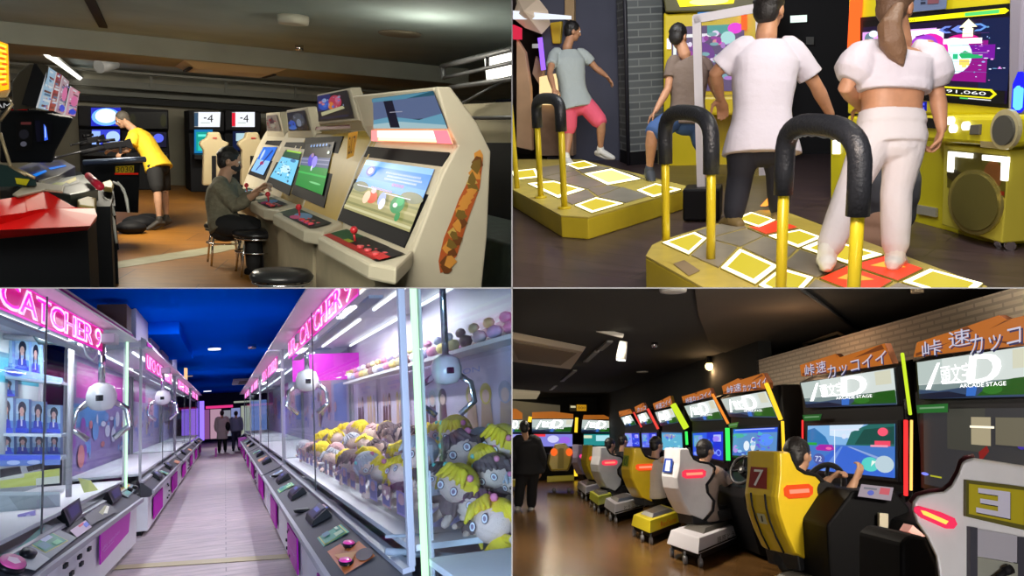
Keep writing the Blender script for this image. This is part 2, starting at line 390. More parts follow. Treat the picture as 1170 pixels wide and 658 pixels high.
def person(room, label, J, skin, wear, hairc=None, vox=.008, s=1.0, curlL=.5, curlR=.5, group=None, palmL=None, palmR=None, hands=True, hw=1.0, name='person', longhair=False, low=0.0, thumbL=1, thumbR=-1, eyes=True, loc=None):
    """wear: list of (name, kind, material, options); J: joint positions in room coordinates"""
    an = [J[k] for k in ('anL', 'anR') if k in J]
    base = loc if loc is not None else V(((an[0].x+an[-1].x)/2, (an[0].y+an[-1].y)/2, min(a.z for a in an)-.07*s))
    t = Thing(room, name, label, 'person', base, 0, group)
    g = G(); head_geo(g, J, s)
    nk = J['neck']; limb(g, [nk-(J['head']-nk)*.25, lerp(nk, J['head'], .6)], [.062*s, .054*s])
    torso_rings(g, J, s=s, w=(.88*hw, 1, 1, 1, 1), t0=-.05)
    for k in 'LR':
        if 'sh'+k in J and 'el'+k in J:
            sh, el, wr = J['sh'+k], J['el'+k], J['wr'+k]
            limb(g, [sh, lerp(sh, el, .35), lerp(sh, el, .8), el, lerp(el, wr, .3), wr], [.056*s, .050*s, .040*s, .037*s, .040*s, .025*s])
            if hands:
                hd = J.get('hd'+k, (wr-el).normalized()); pn = {'L': palmL, 'R': palmR}[k]
                if pn is None: pn = V((0, 0, -1)) if abs(hd.z) < .8 else ortho(hd, (J['neck']-sh))
                hand(g, wr, V(hd), V(pn), s, {'L': curlL, 'R': curlR}[k], {'L': thumbL, 'R': thumbR}[k])
        if 'kn'+k in J:
            hp, kn, ak = J['hip'+k], J['kn'+k], J['an'+k]
            limb(g, [hp, lerp(hp, kn, .3), lerp(hp, kn, .85), kn, lerp(kn, ak, .3), lerp(kn, ak, .8), ak], [.088*s*hw, .084*s*hw, .058*s, .055*s, .057*s, .036*s, .034*s])
            foot_geo(g, ak, J['to'+k], s)
    body = t.part('body', voxel(g, vox), skin, abs=True)
    if eyes:
        f = J['face'].normalized(); up = ortho(f, J.get('hup', V((0, 0, 1)))); r = f.cross(up); s0 = s; s = s*J.get('hs', 1.0)
        for e in (-1, 1):
            ge = G(); ge.col = (.85, .83, .8); q = J['head']+r*.033*s*e+f*.083*s+up*.006*s; ge.sph(q, .0125*s, 10); ge.col = (.03, .02, .015); ge.sph(q+f*.006*s, .0085*s, 8)
            t.part('eye', ge, attr_mat('eyeball', .2), parent=body, abs=True)
        s = s0
    if hairc:
        t.part('hair', hair_geo(J, s, size=max(.006, vox*.8), low=low), hairc, abs=True)
    for nm, kind, m, o in wear:
        g = G(); gr = o.get('grow', .012)
        if kind == 'top':
            torso_rings(g, J, grow=gr, t0=o.get('t0', -.12), t1=o.get('t1', 1.03), s=s, w=o.get('w', (1, 1.04, 1.04, 1, 1)), hem=o.get('hem', .01))
            sl = o.get('sleeve', .55)
            for k in 'LR':
                if 'el'+k not in J: continue
                sh, el, wr = J['sh'+k], J['el'+k], J['wr'+k]
                pf = o.get('puff', 0)
                if sl <= 1: g.tube([sh+(J['neck']-sh)*.45, sh+(J['neck']-sh)*.2, sh+(el-sh)*.08, lerp(sh, el, sl*.4), lerp(sh, el, sl*.75), lerp(sh, el, sl)], [.03*s, (.048 if pf < .02 else .036)*s+gr, .052*s+gr+pf*.45, .056*s+gr+pf, .057*s+gr+pf, .056*s+gr+o.get('cuff', 0)], 22)
                else: limb(g, [sh+(J['neck']-sh)*.25, sh, lerp(sh, el, .5), el, lerp(el, wr, (sl-1)*.5), lerp(el, wr, sl-1)], [.058*s+gr, .060*s+gr, .052*s+gr, .046*s+gr, .044*s+gr, .036*s+gr])
        if kind == 'bottom':
            torso_rings(g, J, grow=gr, t0=-.13, t1=o.get('t1', .22), s=s, w=(.95*hw, 1.0, 1, 1, 1)); g.sph((J['hipL']+J['hipR'])/2-V((0, 0, .06*s)), (.15*s*hw, .11*s+gr, .10*s), 16)
            ln = o.get('len', 2.0)
            for k in 'LR':
                if 'kn'+k not in J: continue
                hp, kn, ak = J['hip'+k], J['kn'+k], J['an'+k]; lo = o.get('loose', .01)
                if ln <= 1: limb(g, [hp, lerp(hp, kn, ln*.5), lerp(hp, kn, ln)], [.092*s*hw+gr, .088*s*hw+gr+lo, .070*s+gr+lo*2])
                else: limb(g, [hp, lerp(hp, kn, .4), lerp(hp, kn, .85), kn, lerp(kn, ak, (ln-1)*.5), lerp(kn, ak, ln-1)], [.092*s*hw+gr, .086*s*hw+gr, .062*s+gr+lo*.6, .060*s+gr+lo*.6, .054*s+gr+lo, .042*s+gr+lo*1.5])
        if kind == 'shoe':
            for k in 'LR':
                if 'an'+k in J:
                    g2 = G(); foot_geo(g2, J['an'+k], J['to'+k], s, .009)
                    d = (J['to'+k]-J['an'+k]); d.z = 0; d.normalize(); w = V((-d.y, d.x, 0)); a = J['an'+k]-d*.06*s; zz = V((0, 0, -.055*s))
                    limb(g2, [a+zz, lerp(a, J['to'+k], .6)+zz*.8, J['to'+k]+V((0, 0, -.012))], [.030*s, .036*s, .034*s], 10, .7)
                    t.part('shoe', voxel(g2, max(.006, vox*.8), 2), m, abs=True, label=o.get('label'))
            continue
        if kind == 'geo':
            g = o['fn'](J, s); t.part(nm, g, m, abs=True, label=o.get('label')); continue
        t.part(nm, voxel(g, o.get('vox', vox), o.get('sm', 9)), m, abs=True, label=o.get('label'))
    return t
SKIN = mat('skin_warm', (.52, .29, .18), .55, var=.08, scale=20)
SKIN2 = mat('skin_tan', (.50, .25, .14), .5, var=.08, scale=20)
HAIR = mat('hair_black', (.012, .010, .010), .45, bump=.6, scale=90)
BLACK = mat('black_plastic', (.008, .008, .010), .4, spec=.2)
SATIN = mat('black_satin', (.010, .010, .012), .6, spec=.15)
CHROME = mat('chrome', (.75, .75, .78), .15, 1.0)
DARKM = mat('dark_metal', (.06, .06, .065), .4, .7)
# ============================================================ upper left room: fighting game cabinets
TL = Room('TL', -1, 1, 1.5, (0, 135), (585, 164), (110, 140))
R_ = TL
def wood_floor(name, c1, c2, seam, rough, sx, sy, rot=0.0, nvar=.5):
    m, nt, out = _new(name); p = nt.nodes.new('ShaderNodeBsdfPrincipled'); nt.links.new(p.outputs[0], out.inputs[0])
    tc = nt.nodes.new('ShaderNodeTexCoord'); mp = nt.nodes.new('ShaderNodeMapping'); mp.inputs['Rotation'].default_value = (0, 0, rot)
    nt.links.new(tc.outputs['Object'], mp.inputs[0])
    br = nt.nodes.new('ShaderNodeTexBrick'); br.inputs['Color1'].default_value = c4(c1); br.inputs['Color2'].default_value = c4(c2); br.inputs['Mortar'].default_value = c4(seam)
    br.inputs['Scale'].default_value = 1; br.inputs['Brick Width'].default_value = sx; br.inputs['Row Height'].default_value = sy; br.inputs['Mortar Size'].default_value = .006; br.inputs['Bias'].default_value = 0
    nt.links.new(mp.outputs[0], br.inputs['Vector'])
    nz = nt.nodes.new('ShaderNodeTexNoise'); nz.inputs['Scale'].default_value = 2.5; nz.inputs['Detail'].default_value = 8; nz.inputs['Roughness'].default_value = .65
    mp2 = nt.nodes.new('ShaderNodeMapping'); mp2.inputs['Scale'].default_value = (1, 3, 1); nt.links.new(mp.outputs[0], mp2.inputs[0]); nt.links.new(mp2.outputs[0], nz.inputs['Vector'])
    mx = nt.nodes.new('ShaderNodeMixRGB'); mx.blend_type = 'MULTIPLY'; mx.inputs[0].default_value = nvar
    nt.links.new(br.outputs[0], mx.inputs[1]); rp = nt.nodes.new('ShaderNodeValToRGB'); rp.color_ramp.elements[0].position = .25; rp.color_ramp.elements[0].color = (.35, .35, .35, 1); rp.color_ramp.elements[1].position = .75
    rp.color_ramp.elements[1].color = (1.4, 1.4, 1.4, 1); nt.links.new(nz.outputs['Fac'], rp.inputs[0]); nt.links.new(rp.outputs[0], mx.inputs[2]); nt.links.new(mx.outputs[0], p.inputs['Base Color'])
    p.inputs['Roughness'].default_value = rough; MATS[name] = m; return m
fm = wood_floor('amber_wood_tiles', (.34, .135, .012), (.26, .10, .012), (.10, .035, .01), .45, 1.6, .8, .3)
g = G(); g.box((1.5, 13, -.05), (16, 24, .1)); struct(R_, 'floor', g, fm)
ceilm = mat('ceiling_paint_olive', (.34, .42, .40), .9, var=.12, scale=1.2)
g = G(); g.box((1.5, 13, 2.80), (18, 26, .1)); struct(R_, 'ceiling', g, ceilm)
# beam across the ceiling, drawn along the line seen in the room
def cz(px, py, z): return TL.fl(px, py, z)
b0 = cz(-60, 18, 2.75); b1 = cz(536, 79, 2.75); bd = (b1-b0).normalized(); bn = V((-bd.y, bd.x, 0))
g = G()
beam = mat('beam_paint_cream', (.36, .37, .30), .8, var=.1, scale=1.5)
g.prism([b0+V((0, 0, -.27)), b1+V((0, 0, -.27)), b1+V((0, 0, -.27))+bn*1.9, b0+V((0, 0, -.27))+bn*1.9], (0, 0, .27)); struct(R_, 'trim_1', g, beam, label='painted beam across the ceiling')
g = G(); a = cz(100, -4, 2.72); b = cz(118, 32, 2.72); w = V((.05, .01, 0)); g.prism([a-w, a+w, b+w, b-w], (0, 0, .03)); struct(R_, 'trim_2', g, SATIN, label='black lighting track')
# back wall, rails and ledge
wallm = mat('wall_paint_grey_beige', (.26, .24, .18), .8, var=.15, scale=.8)
g = G(); g.box((2, 22.6, 1.3), (18, .2, 3)); struct(R_, 'wall_back', g, wallm)
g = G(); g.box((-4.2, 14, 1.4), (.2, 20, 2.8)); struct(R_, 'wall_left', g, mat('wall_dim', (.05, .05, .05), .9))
g = G()
for z, d, hh in ((2.42, 21.4, .16), (2.22, 21.9, .10), (2.68, 20.8, .05)): g.box((3, d, z), (12, .25, hh))
for x in (-.5, 1.2, 2.9, 4.6): g.box((x, 21.2, 2.55), (.06, .06, .3))
struct(R_, 'trim_3', g, mat('duct_grey', (.11, .11, .09), .6), label='ducts and rails along the back wall')
g = G(); g.box((3, 22.2, 2.08), (12, .35, .14)); struct(R_, 'trim_4', g, mat('strip_black', (.015, .015, .015), .8), label='dark strip above the back machines')  # near-black strip along the back wall
g = G()
for x in (1.0, 3.9): g.box((x, 22.4, 1.9), (.4, .1, .1))
struct(R_, 'trim_5', g, mat('duct_pale', (.3, .3, .25), .6), label='small pale wall boxes')
# right wall: panel, frame, window
wall_right = mat('wall_panel_cream', (.33, .29, .19), .75, var=.1, scale=1.1)
XR = 3.6
g = G(); g.box((XR+.1, 9.5, .95), (.2, 12, 1.9)); struct(R_, 'wall_right', g, wall_right)
g = G()
def onR(px, py, off=0): return TL.onx(px, py, XR-off)
g.slab([onR(542, 163, .02), onR(600, 163, .02), onR(600, 330, .02), onR(542, 330, .02)], .01); struct(R_, 'trim_6', g, mat('dark_wall_sheet', (.006, .006, .007), .9), label='dark sheet on the wall behind the white cabinet')  # thin near-black sheet over the lower right wall
g = G(); g.slab([onR(553, 62, 0), onR(600, 50, 0), onR(600, 82, 0), onR(556, 92, 0)], .02); struct(R_, 'window_1', g, glow('daylight_pane', (1, .97, .86), 2.6))
g = G()
for a, b, r in (((505, 76), (600, 52), .03), ((507, 89), (600, 68), .02), ((506, 76), (507, 90), .03), ((557, 64), (557, 78), .02), ((514, 100), (600, 88), .025), ((528, 118), (575, 93), .015), ((536, 135), (600, 134), .02)):
    g.tube([onR(*a, .12), onR(*b, .12)], r, 8)
struct(R_, 'trim_7', g, mat('rail_dark', (.03, .03, .03), .5), label='pipe rails in front of the high window')
g = G(); g.hexa([V((2.7, 5.3, 0)), V((3.5, 5.3, 0)), V((3.5, 7.4, 0)), V((2.7, 7.4, 0)), V((2.85, 5.3, .72)), V((3.5, 5.3, .78)), V((3.5, 7.4, .78)), V((2.85, 7.4, .72))])
single(R_, 'storage_bench', g, mat('bench_green_grey', (.07, .10, .09), .7, var=.2), 'dark grey green low bench behind the white cabinet at the right', 'bench', bev=.02)
# ceiling fittings
def disc(name, px, py, r, m, label, cat, h=.05, room=TL, z=2.75, rim=None):
    p = room.fl(px, py, z-h*.5); g = G(); g.lathe((p.x, p.y, z-h), [(r*.6, -.0), (r*.95, .004), (r, h*.5), (r, h)], 24)
    return single(room, name, g, m, label, cat, loc=(p.x, p.y, z-h))
pale = mat('pale_plastic', (.55, .53, .42), .5)
disc('smoke_detector', 335, 23, .17, pale, 'round cream smoke detector on the ceiling beside the sprinkler', 'smoke detector', .09)
disc('ceiling_speaker', 457, 39, .26, mat('speaker_grille', (.22, .19, .13), .6), 'round ceiling speaker above the white cabinet', 'speaker', .03)
disc('sprinkler', 342, 55, .06, CHROME, 'tiny chrome sprinkler head near the ceiling beam', 'sprinkler', .08)
t = Thing(R_, 'ceiling_air_conditioner', 'cream cassette air conditioner behind the ceiling beam', 'air conditioner', TL.fl(262, 82, 2.40))
g = G(); p = TL.fl(262, 84, 2.385)
g.hexa([p+V((-.55, -.5, 0)), p+V((.55, -.5, 0)), p+V((.55, .5, 0)), p+V((-.55, .5, 0)), p+V((-.75, -.8, .09)), p+V((.75, -.8, .09)), p+V((.75, .8, .09)), p+V((-.75, .8, .09))]); t.part('casing', g, mat('ac_cream', (.62, .58, .42), .5), abs=True, bev=.01)
for s in (-1, 1): g = G(); g.box(p+V((.62*s, 0, .01)), (.06, .9, .02)); t.part('vent_slot', g, SATIN, abs=True)
t = Thing(R_, 'spotlight', 'small spotlight on the ceiling above the dark twin machine', 'spotlight', TL.fl(130, 66, 2.7))
g = G(); p = TL.fl(132, 73, 2.6); g.cyl(p, p+V((-.28, -.3, -.09)), .09, .12); g.tube([p, p+V((0, 0, .12))], .02); t.part('lamp_head', g, mat('spot_grey', (.10, .10, .10), .5), abs=True)
# fluorescent tube and pale panel at far left
t = Thing(R_, 'fluorescent_lamp', 'slanting fluorescent tube lamp above the striped marquees', 'lamp', TL.fl(75, 78, 2.45))
a = TL.fl(53, 61, 2.5); b = TL.fl(96, 93, 2.5)
g = G(); g.tube([a, b], .045, 10); t.part('tube', g, glow('tube_white', (1, .98, .9), 2.2), abs=True)
g = G(); g.tube([a+V((-.05, .1, .06)), b+V((-.05, .1, .06))], .07, 8); t.part('housing', g, mat('lamp_housing', (.3, .3, .28), .5), abs=True)
# ---- upright fighting cabinets
cream = mat('cabinet_cream', (.62, .56, .42), .42, var=.05, scale=3)
creamd = mat('cabinet_cream_worn', (.44, .37, .24), .55, var=.12, scale=4)
yel = mat('cabinet_yellow', (.62, .42, .05), .4, var=.06, scale=3)
SCR = attr_mat('screen_picture', .3, emit=1.15); SCRD = attr_mat('marquee_picture', .3, emit=.55); PRINT = attr_mat('printed_sheet', .5)
YS = 4.66
side1 = [TL.ony(*q, YS) for q in ((471, 292), (506, 200), (523, 166), (512, 145), (499, 99), (515, 99), (545, 140), (561, 173), (557, 268), (546, 310))]
A, B = side1[0], side1[2]
M0, M1 = side1[3], side1[4]
FN = (B-A).cross(V((0, 1, 0))); MN = (M1-M0).cross(V((0, 1, 0)))
def scr_pt(px, py): return TL.hit(px, py, A, FN)
def off(pts, n, d):
    n = V(n).normalized()
    if n.dot(V((-1, 0, 0))) < 0: n = -n
    return [p+n*d for p in pts]
def speckle(rnd, n, cols, u0=0, v0=0, u1=1, v1=1, su=.06, sv=.06):
    out = []
    for _ in range(n):
        u = rnd.uniform(u0+su, u1-su); v = rnd.uniform(v0+sv, v1-sv); out.append((rnd.choice(cols), 'oval', u, v, rnd.uniform(.2, 1)*su, rnd.uniform(.2, 1)*sv))
    return out
def candy(label, Yr, Yl, body, bezel, screen, art, marq, mart, x_fr=1.43, y_deck=None, marq_h=None, mframe=None, deckart=None, bezelcol=SATIN, drop=0):
    ys_ = [scr_pt(*k).y for k in bezel]; Yl = max(Yl, max(ys_)+.05); Yr = min(Yr, min(ys_)-.05)
    th = Thing(R_, 'arcade_cabinet', label, 'arcade cabinet', (1.75, (Yr+Yl)/2, 0), 0, 'sit down fighting game cabinets in the right hand row')
    def sp(q): return V((q.x, 0, q.z-drop))
    prof = [V((1.72, 0, 0)), V((1.70, 0, .55)), sp(side1[0])]+[sp(q) for q in side1[1:3]]
    back = [sp(q) for q in side1[7:9]]+[V((side1[9].x, 0, 0))]
    if marq_h: prof += [V((side1[2].x+.02, 0, side1[2].z+.03-drop)), V((side1[2].x+.3, 0, side1[2].z+.08-drop))]
    else: prof += [sp(q) for q in side1[3:7]]
    prof += back
    pr_ = [p+V((0, Yr+.06, 0)) for p in prof]
    g = G(); g.prism(pr_, (0, Yl-Yr-.12, 0)); th.part('body', g, body, abs=True, bev=.012)
    for yy, s in ((Yr, 1), (Yl-.06, 1)):
        g = G(); c = V((0, 0, 0))
        pp = [p+V((-.004 if i in (1, 2, 3) else 0, yy, 0)) for i, p in enumerate(prof)]
        g.prism(pp, (0, .06, 0)); th.part('side_panel', g, body if body is not yel else yel, abs=True, bev=.012)
    # control deck with rounded rim
    y0 = Yr-.28 if y_deck is None else y_deck[0]; y1 = Yl+.05 if y_deck is None else y_deck[1]; z = .75-drop
    dk = [V((x_fr, y0+.22, z)), V((x_fr, y1-.16, z)), V((x_fr+.12, y1, z)), V((1.74, y1, z+.06)), V((1.74, Yr-.02, z+.06)), V((x_fr+.10, y0, z))]
    g = G(); g.prism([p+V((0, 0, -.11)) for p in dk], (0, 0, .11)); 
    th.part('control_deck', g, cream if body is yel else body, abs=True, bev=.02)
    zt = z+.004
    q = [V((x_fr+.05, y1-.12, zt)), V((1.66, y1-.12, zt+.045)), V((1.66, y0+.22, zt+.045)), V((x_fr+.05, y0+.22, zt))]
    g = G(); g.pic([q[1], q[2], q[3], q[0]], deckart or [], lift=.001, base=(.02, .03, .03))
    cp = th.part('control_panel', g, PRINT, abs=True, flip=False)
    ycen = (y0+y1)/2
    for k, yy in enumerate((lerp(y1, y0, .40),)):
        g = G(); b = V((x_fr+.14, yy, z+.02)); g.cyl(b, b+V((-.01, 0, .07)), .008); g.sph(b+V((-.01, 0, .085)), .028, 12); th.part('joystick', g, mat('joystick_red', (.65, .03, .04), .3), abs=True)
    for k in range(6):
        yy = lerp(y1, y0, .56+.10*(k % 3)); xx = x_fr+.10+.07*(k//3); g = G(); g.cyl((xx, yy, z+.01), (xx, yy, z+.035), .024, n=14); th.part('button', g, mat('button_red', (.70, .08, .09), .3), abs=True)
    g = G(); g.box(((1.74+1.5)/2+.06, (Yr+Yl)/2, .33), (.28, abs(Yl-Yr)-.3, .66)); th.part('plinth', g, creamd, abs=True, bev=.01)
    bz = [scr_pt(*q)-V((0, 0, 0)) for q in bezel]; sc = [scr_pt(*q) for q in screen]
    g = G(); g.slab(off(bz, FN, .012), .02); th.part('screen_bezel', g, bezelcol, abs=True)
    g = G(); q = off(sc, FN, .024); g.pic(q, art, base=(.05, .05, .08)); th.part('screen', g, SCR, abs=True, flip=False)
    # marquee
    if marq:
        if marq_h is None:
            mq = off([TL.hit(*q, M0, MN) for q in marq], MN, .012)
            g = G(); g.pic(mq, mart, base=(.03, .03, .05)); th.part('marquee', g, SCRD if marq_h is None else SCRD, abs=True, flip=False)
        else:
            mp0 = V((side1[2].x-.02, 0, side1[2].z)); mn = V((-1, 0, -.12))
            fr = [TL.hit(*q, mp0, mn) for q in mframe]
            g = G(); g.slab(fr if True else fr, .10); th.part('marquee_frame', g, cream, abs=True, bev=.012)
            mq = off([TL.hit(*q, mp0, mn) for q in marq], (-1, 0, 0), .012)
            g = G(); g.pic(mq, mart, base=(.03, .03, .05)); th.part('marquee', g, SCRD, abs=True, flip=False)
    return th
rnd = random.Random(3)
art1 = [((.20, .48, .95), 'rect', 0, 0, 1, .5), ((.45, .70, .95), 'rect', 0, .0, 1, .10), ((.30, .58, .95), 'rect', 0, .34, 1, .5), ((.55, .52, .30), 'rect', 0, .5, 1, 1),
        ((.42, .42, .22), 'rect', 0, .62, 1, .66), ((.66, .62, .40), 'rect', 0, .72, 1, .76), ((.40, .40, .20), 'rect', 0, .84, 1, .88), ((.70, .68, .48), 'rect', 0, .92, 1, .96),
        ((.35, .38, .30), 'oval', .12, .52, .13, .10), ((.40, .42, .32), 'oval', .88, .50, .14, .09)]
art1 += [((.15, .2, .6), 'oval', .17, .2, .07, .10), ((.75, .75, .9), 'oval', .17, .2, .04, .06)]
for k, (w0, w1) in enumerate(((.42, .90), (.46, .93), (.44, .88))): art1.append(((.92, .93, 1), 'text', 'iiii'*6, w0, .16+.055*k, w1, .195+.055*k))
art1 += [((.85, .15, .3), 'text', 'oooo', .58, .34, .74, .39), ((.95, .6, .8), 'text', 'ooooooo', .3, .47, .62, .51)]
art1 += [((.8, .22, .12), 'oval', .38, .66, .08, .11), ((.95, .75, .6), 'oval', .30, .68, .05, .12), ((.80, .70, .72), 'oval', .37, .54, .04, .05),
         ((.55, .62, .95), 'oval', .53, .64, .05, .12), ((.9, .9, .98), 'oval', .56, .72, .04, .1), ((.05, .45, .22), 'oval', .76, .66, .09, .15), ((.10, .62, .32), 'oval', .78, .60, .05, .08), ((.85, .9, .85), 'oval', .74, .68, .03, .04), ((.05, .45, .2), 'oval', .82, .84, .03, .08),
         ((.9, .9, 1), 'rect', .08, .50, .40, .515), ((.9, .9, 1), 'rect', .55, .53, .9, .545)]
mart1 = [((.10, .32, .42), 'rect', 0, 0, 1, .12), ((.34, .42, .62), 'rect', 0, .12, 1, .72), ((.40, .72, .88), [(0, .72), (.3, .62), (.7, .75), (1, .6), (1, 1), (0, 1)]), ((.75, .95, 1), [(0, .86), (.4, .78), (1, .9), (1, 1), (0, 1)]),
         ((.03, .05, .14), [(.20, .02), (.36, .0), (.42, .97), (.28, .97)]), ((.8, .8, .9), 'rect', .3, .47, .5, .49), ((.3, .6, .75), [(0, .12), (.6, .12), (1, .0), (0, 0)])]
deck1 = [((.02, .20, .09), 'rect', 0, 0, .34, 1), ((.55, .08, .07), 'rect', 0, .72, .95, 1), ((.01, .01, .01), 'rect', .36, .0, .78, .66), ((.45, .50, .08), 'rect', .3, .55, .42, .75), ((.75, .12, .12), 'rect', .78, .5, 1, .9)]
c1 = candy('nearest white arcade cabinet, wide lit marquee, red and gold vine print on its side', YS, 6.02, cream,
           [(422, 168), (515, 175), (462, 285), (387, 252)], [(422, 184), (500, 195), (472, 267), (396, 239)], art1,
           [(428, 112), (497, 103), (514, 146), (429, 146)], mart1, y_deck=(4.36, 6.0), deckart=deck1)
q = off([TL.hit(*k, M0, MN) for k in ((427, 148), (515, 147.5), (521, 163), (427, 160))], MN, .02)
g = G(); g.pic(q, [((1, .35, .35), 'rect', 0, 0, .1, 1), ((1, .92, .80), 'rect', .10, .05, .85, .62), ((1, .75, .55), 'rect', .12, .62, .85, .9), ((1, .3, .35), 'rect', .85, 0, 1, 1)], base=(.9, .5, .35))
c1.part('light_strip', g, attr_mat('light_strip_picture', .3, emit=2.4), abs=True, flip=False, label='glowing white and red strip')
# red vine print on near side
pr_ = [TL.ony(*k, YS-.004) for k in ((547, 172), (552, 180), (548, 215), (535, 250), (522, 292), (508, 310), (503, 312), (501, 298), (507, 272), (516, 250), (524, 228), (533, 210), (541, 190))]
g = G(); g.col = (.50, .10, .02); g.face(pr_)
for k in range(26):
    t_ = k/25; p = TL.ony(lerp(549, 508, t_)+rnd.uniform(-3, 3), lerp(178, 306, t_)+rnd.uniform(-3, 3), YS-.006-.0005*(k % 3)); g.col = rnd.choice([(.62, .42, .10), (.16, .05, .01), (.70, .30, .05), (.2, .12, .02)])
    a = rnd.uniform(0, 3); g.face([p+V((rnd.uniform(.02, .06)*math.cos(a+j), 0, rnd.uniform(.02, .06)*math.sin(a+j))) for j in (0, 1.3, 2.6, 3.7, 5)])
c1.part('side_print', g, PRINT, abs=True, flip=False, label='red and gold vine artwork on the side')
art2 = [((.015, .02, .03), 'rect', 0, 0, 1, .5), ((.04, .42, .12), 'rect', 0, .52, 1, 1), ((.10, .60, .2), 'rect', 0, .66, 1, .70), ((.22, .25, .4), 'rect', 0, .32, 1, .52), ((.45, .47, .6), 'rect', 0, .36, 1, .38), ((.45, .47, .6), 'rect', 0, .44, 1, .46),
        ((.16, .10, .70), 'oval', .38, .38, .11, .14), ((.45, .40, .85), 'oval', .52, .42, .09, .13), ((.5, .35, .5), 'oval', .40, .28, .05, .05), ((.85, .9, .95), 'oval', .48, .56, .025, .06), ((.9, .95, .9), 'oval', .92, .22, .035, .03), ((.35, .7, .4), 'oval', .72, .84, .2, .02)]
for k in range(6): art2.append(((.35, .5, .75), 'oval', .28+.11*k, .07, .03, .03))
m2 = [((.05, .08, .35), 'rect', 0, 0, .45, .6), ((.10, .25, .75), 'oval', .22, .38, .18, .2), ((.75, .15, .25), 'oval', .58, .34, .2, .25), ((.95, .45, .1), 'oval', .45, .45, .09, .14), ((.85, .35, .5), 'oval', .68, .28, .08, .12), ((.55, .65, .9), 'oval', .25, .22, .08, .08),
      ((.80, .78, .55), [(.12, .66), (.8, .52), (.84, .62), (.14, .8)]), ((.05, .08, .2), 'rect', .1, .85, .9, .92)]+speckle(rnd, 22, [(.2, .4, .9), (.9, .5, .5), (.5, .6, .8), (.7, .3, .4)], .05, .1, .9, .6, .06, .06)
dk2 = [((.02, .15, .06), 'rect', 0, 0, .4, .9), ((.35, .55, .80), 'oval', .45, .4, .18, .35), ((.80, .15, .45), 'oval', .42, .75, .1, .2), ((.70, .2, .5), 'rect', .55, .6, .9, .85)]
c2 = candy('yellow arcade cabinet with a tilted artwork marquee, second from the right', 6.30, 7.62, yel,
           [(350, 158), (393, 156), (371, 238), (334, 222)], [(352, 166), (385, 163), (371, 224), (340, 212)], art2,
           [(364, 110), (398, 103), (406, 135), (365, 139)], m2, y_deck=(6.08, 7.72), marq_h=1, mframe=[(362, 108), (400, 100), (410, 138), (364, 142)], deckart=dk2)
g = G(); g.pic(off([scr_pt(*k) for k in ((357, 146), (402, 143.5), (403, 147.5), (356, 150))], FN, .02), [], base=(.35, .02, .02)); c2.part('red_stripe', g, PRINT, abs=True, flip=False)
g = G(); g.pic([TL.ony(*k, 6.295) for k in ((398, 152), (409, 150), (404, 178), (396, 182))], [((.05, .03, .02), 'text', 'GUILTY', .1, .15, .9, .85)], base=(.62, .42, .05)); c2.part('lettering', g, PRINT, abs=True, flip=False)
art3 = [((.35, .72, .90), 'rect', 0, .25, 1, 1), ((.02, .2, .12), 'rect', 0, .05, 1, .22), ((.5, .75, .15), 'rect', .1, .0, 1, .05), ((.7, .88, .95), 'oval', .5, .6, .25, .12), ((.1, .35, .6), 'oval', .72, .3, .15, .05)]+speckle(rnd, 26, [(.05, .3, .45), (.8, .95, 1), (.1, .5, .6)], 0, .2, 1, 1, .07, .04)
m3 = [((.2, .22, .24), 'oval', .6, .45, .3, .35), ((.10, .25, .75), 'oval', .22, .7, .2, .25), ((.45, .5, .6), 'oval', .6, .6, .12, .2), ((.15, .35, .8), 'oval', .25, .85, .2, .12)]+speckle(rnd, 16, [(.4, .42, .5), (.1, .15, .3)], 0, .1, 1, 1, .08, .08)
candy('cream arcade cabinet with a pale blue screen, third from the right', 7.72, 8.9, cream, [(328, 163), (350, 163), (331, 224), (305, 210)], [(329, 172), (347, 175), (335, 213), (311, 203)], art3,
      [(329, 129), (349, 126), (355, 149), (331, 149)], m3, y_deck=(7.8, 8.98), marq_h=1, mframe=[(327, 126), (351, 122), (358, 158), (329, 158)], deckart=dk2)
art4 = [((.10, .35, .85), 'rect', 0, 0, 1, .55), ((.45, .70, .95), 'rect', 0, .5, 1, 1), ((.7, .8, .95), 'oval', .25, .3, .08, .2), ((.8, .1, .1), 'oval', .52, .62, .14, .07), ((.05, .1, .4), [(.8, .1), (.9, .15), (.4, .95), (.35, .9)])]
m4 = [((.5, .42, .33), 'rect', 0, 0, 1, 1), ((.25, .12, .08), 'oval', .45, .4, .2, .2), ((.6, .55, .45), 'oval', .5, .7, .2, .15)]+speckle(rnd, 16, [(.15, .1, .08), (.7, .65, .5), (.5, .1, .08)], 0, .1, 1, 1, .1, .08)
candy('cream arcade cabinet with a blue screen, farthest in the right hand row', 9.0, 10.2, cream, [(306, 161), (323, 161), (303, 206), (284, 199)], [(303, 169), (319, 169), (303, 201), (289, 196)], art4,
      [(306, 132), (317, 131), (322, 149), (306, 149)], m4, y_deck=(9.06, 10.4), marq_h=1, mframe=[(304, 129), (319, 128), (325, 158), (305, 158)], deckart=dk2)
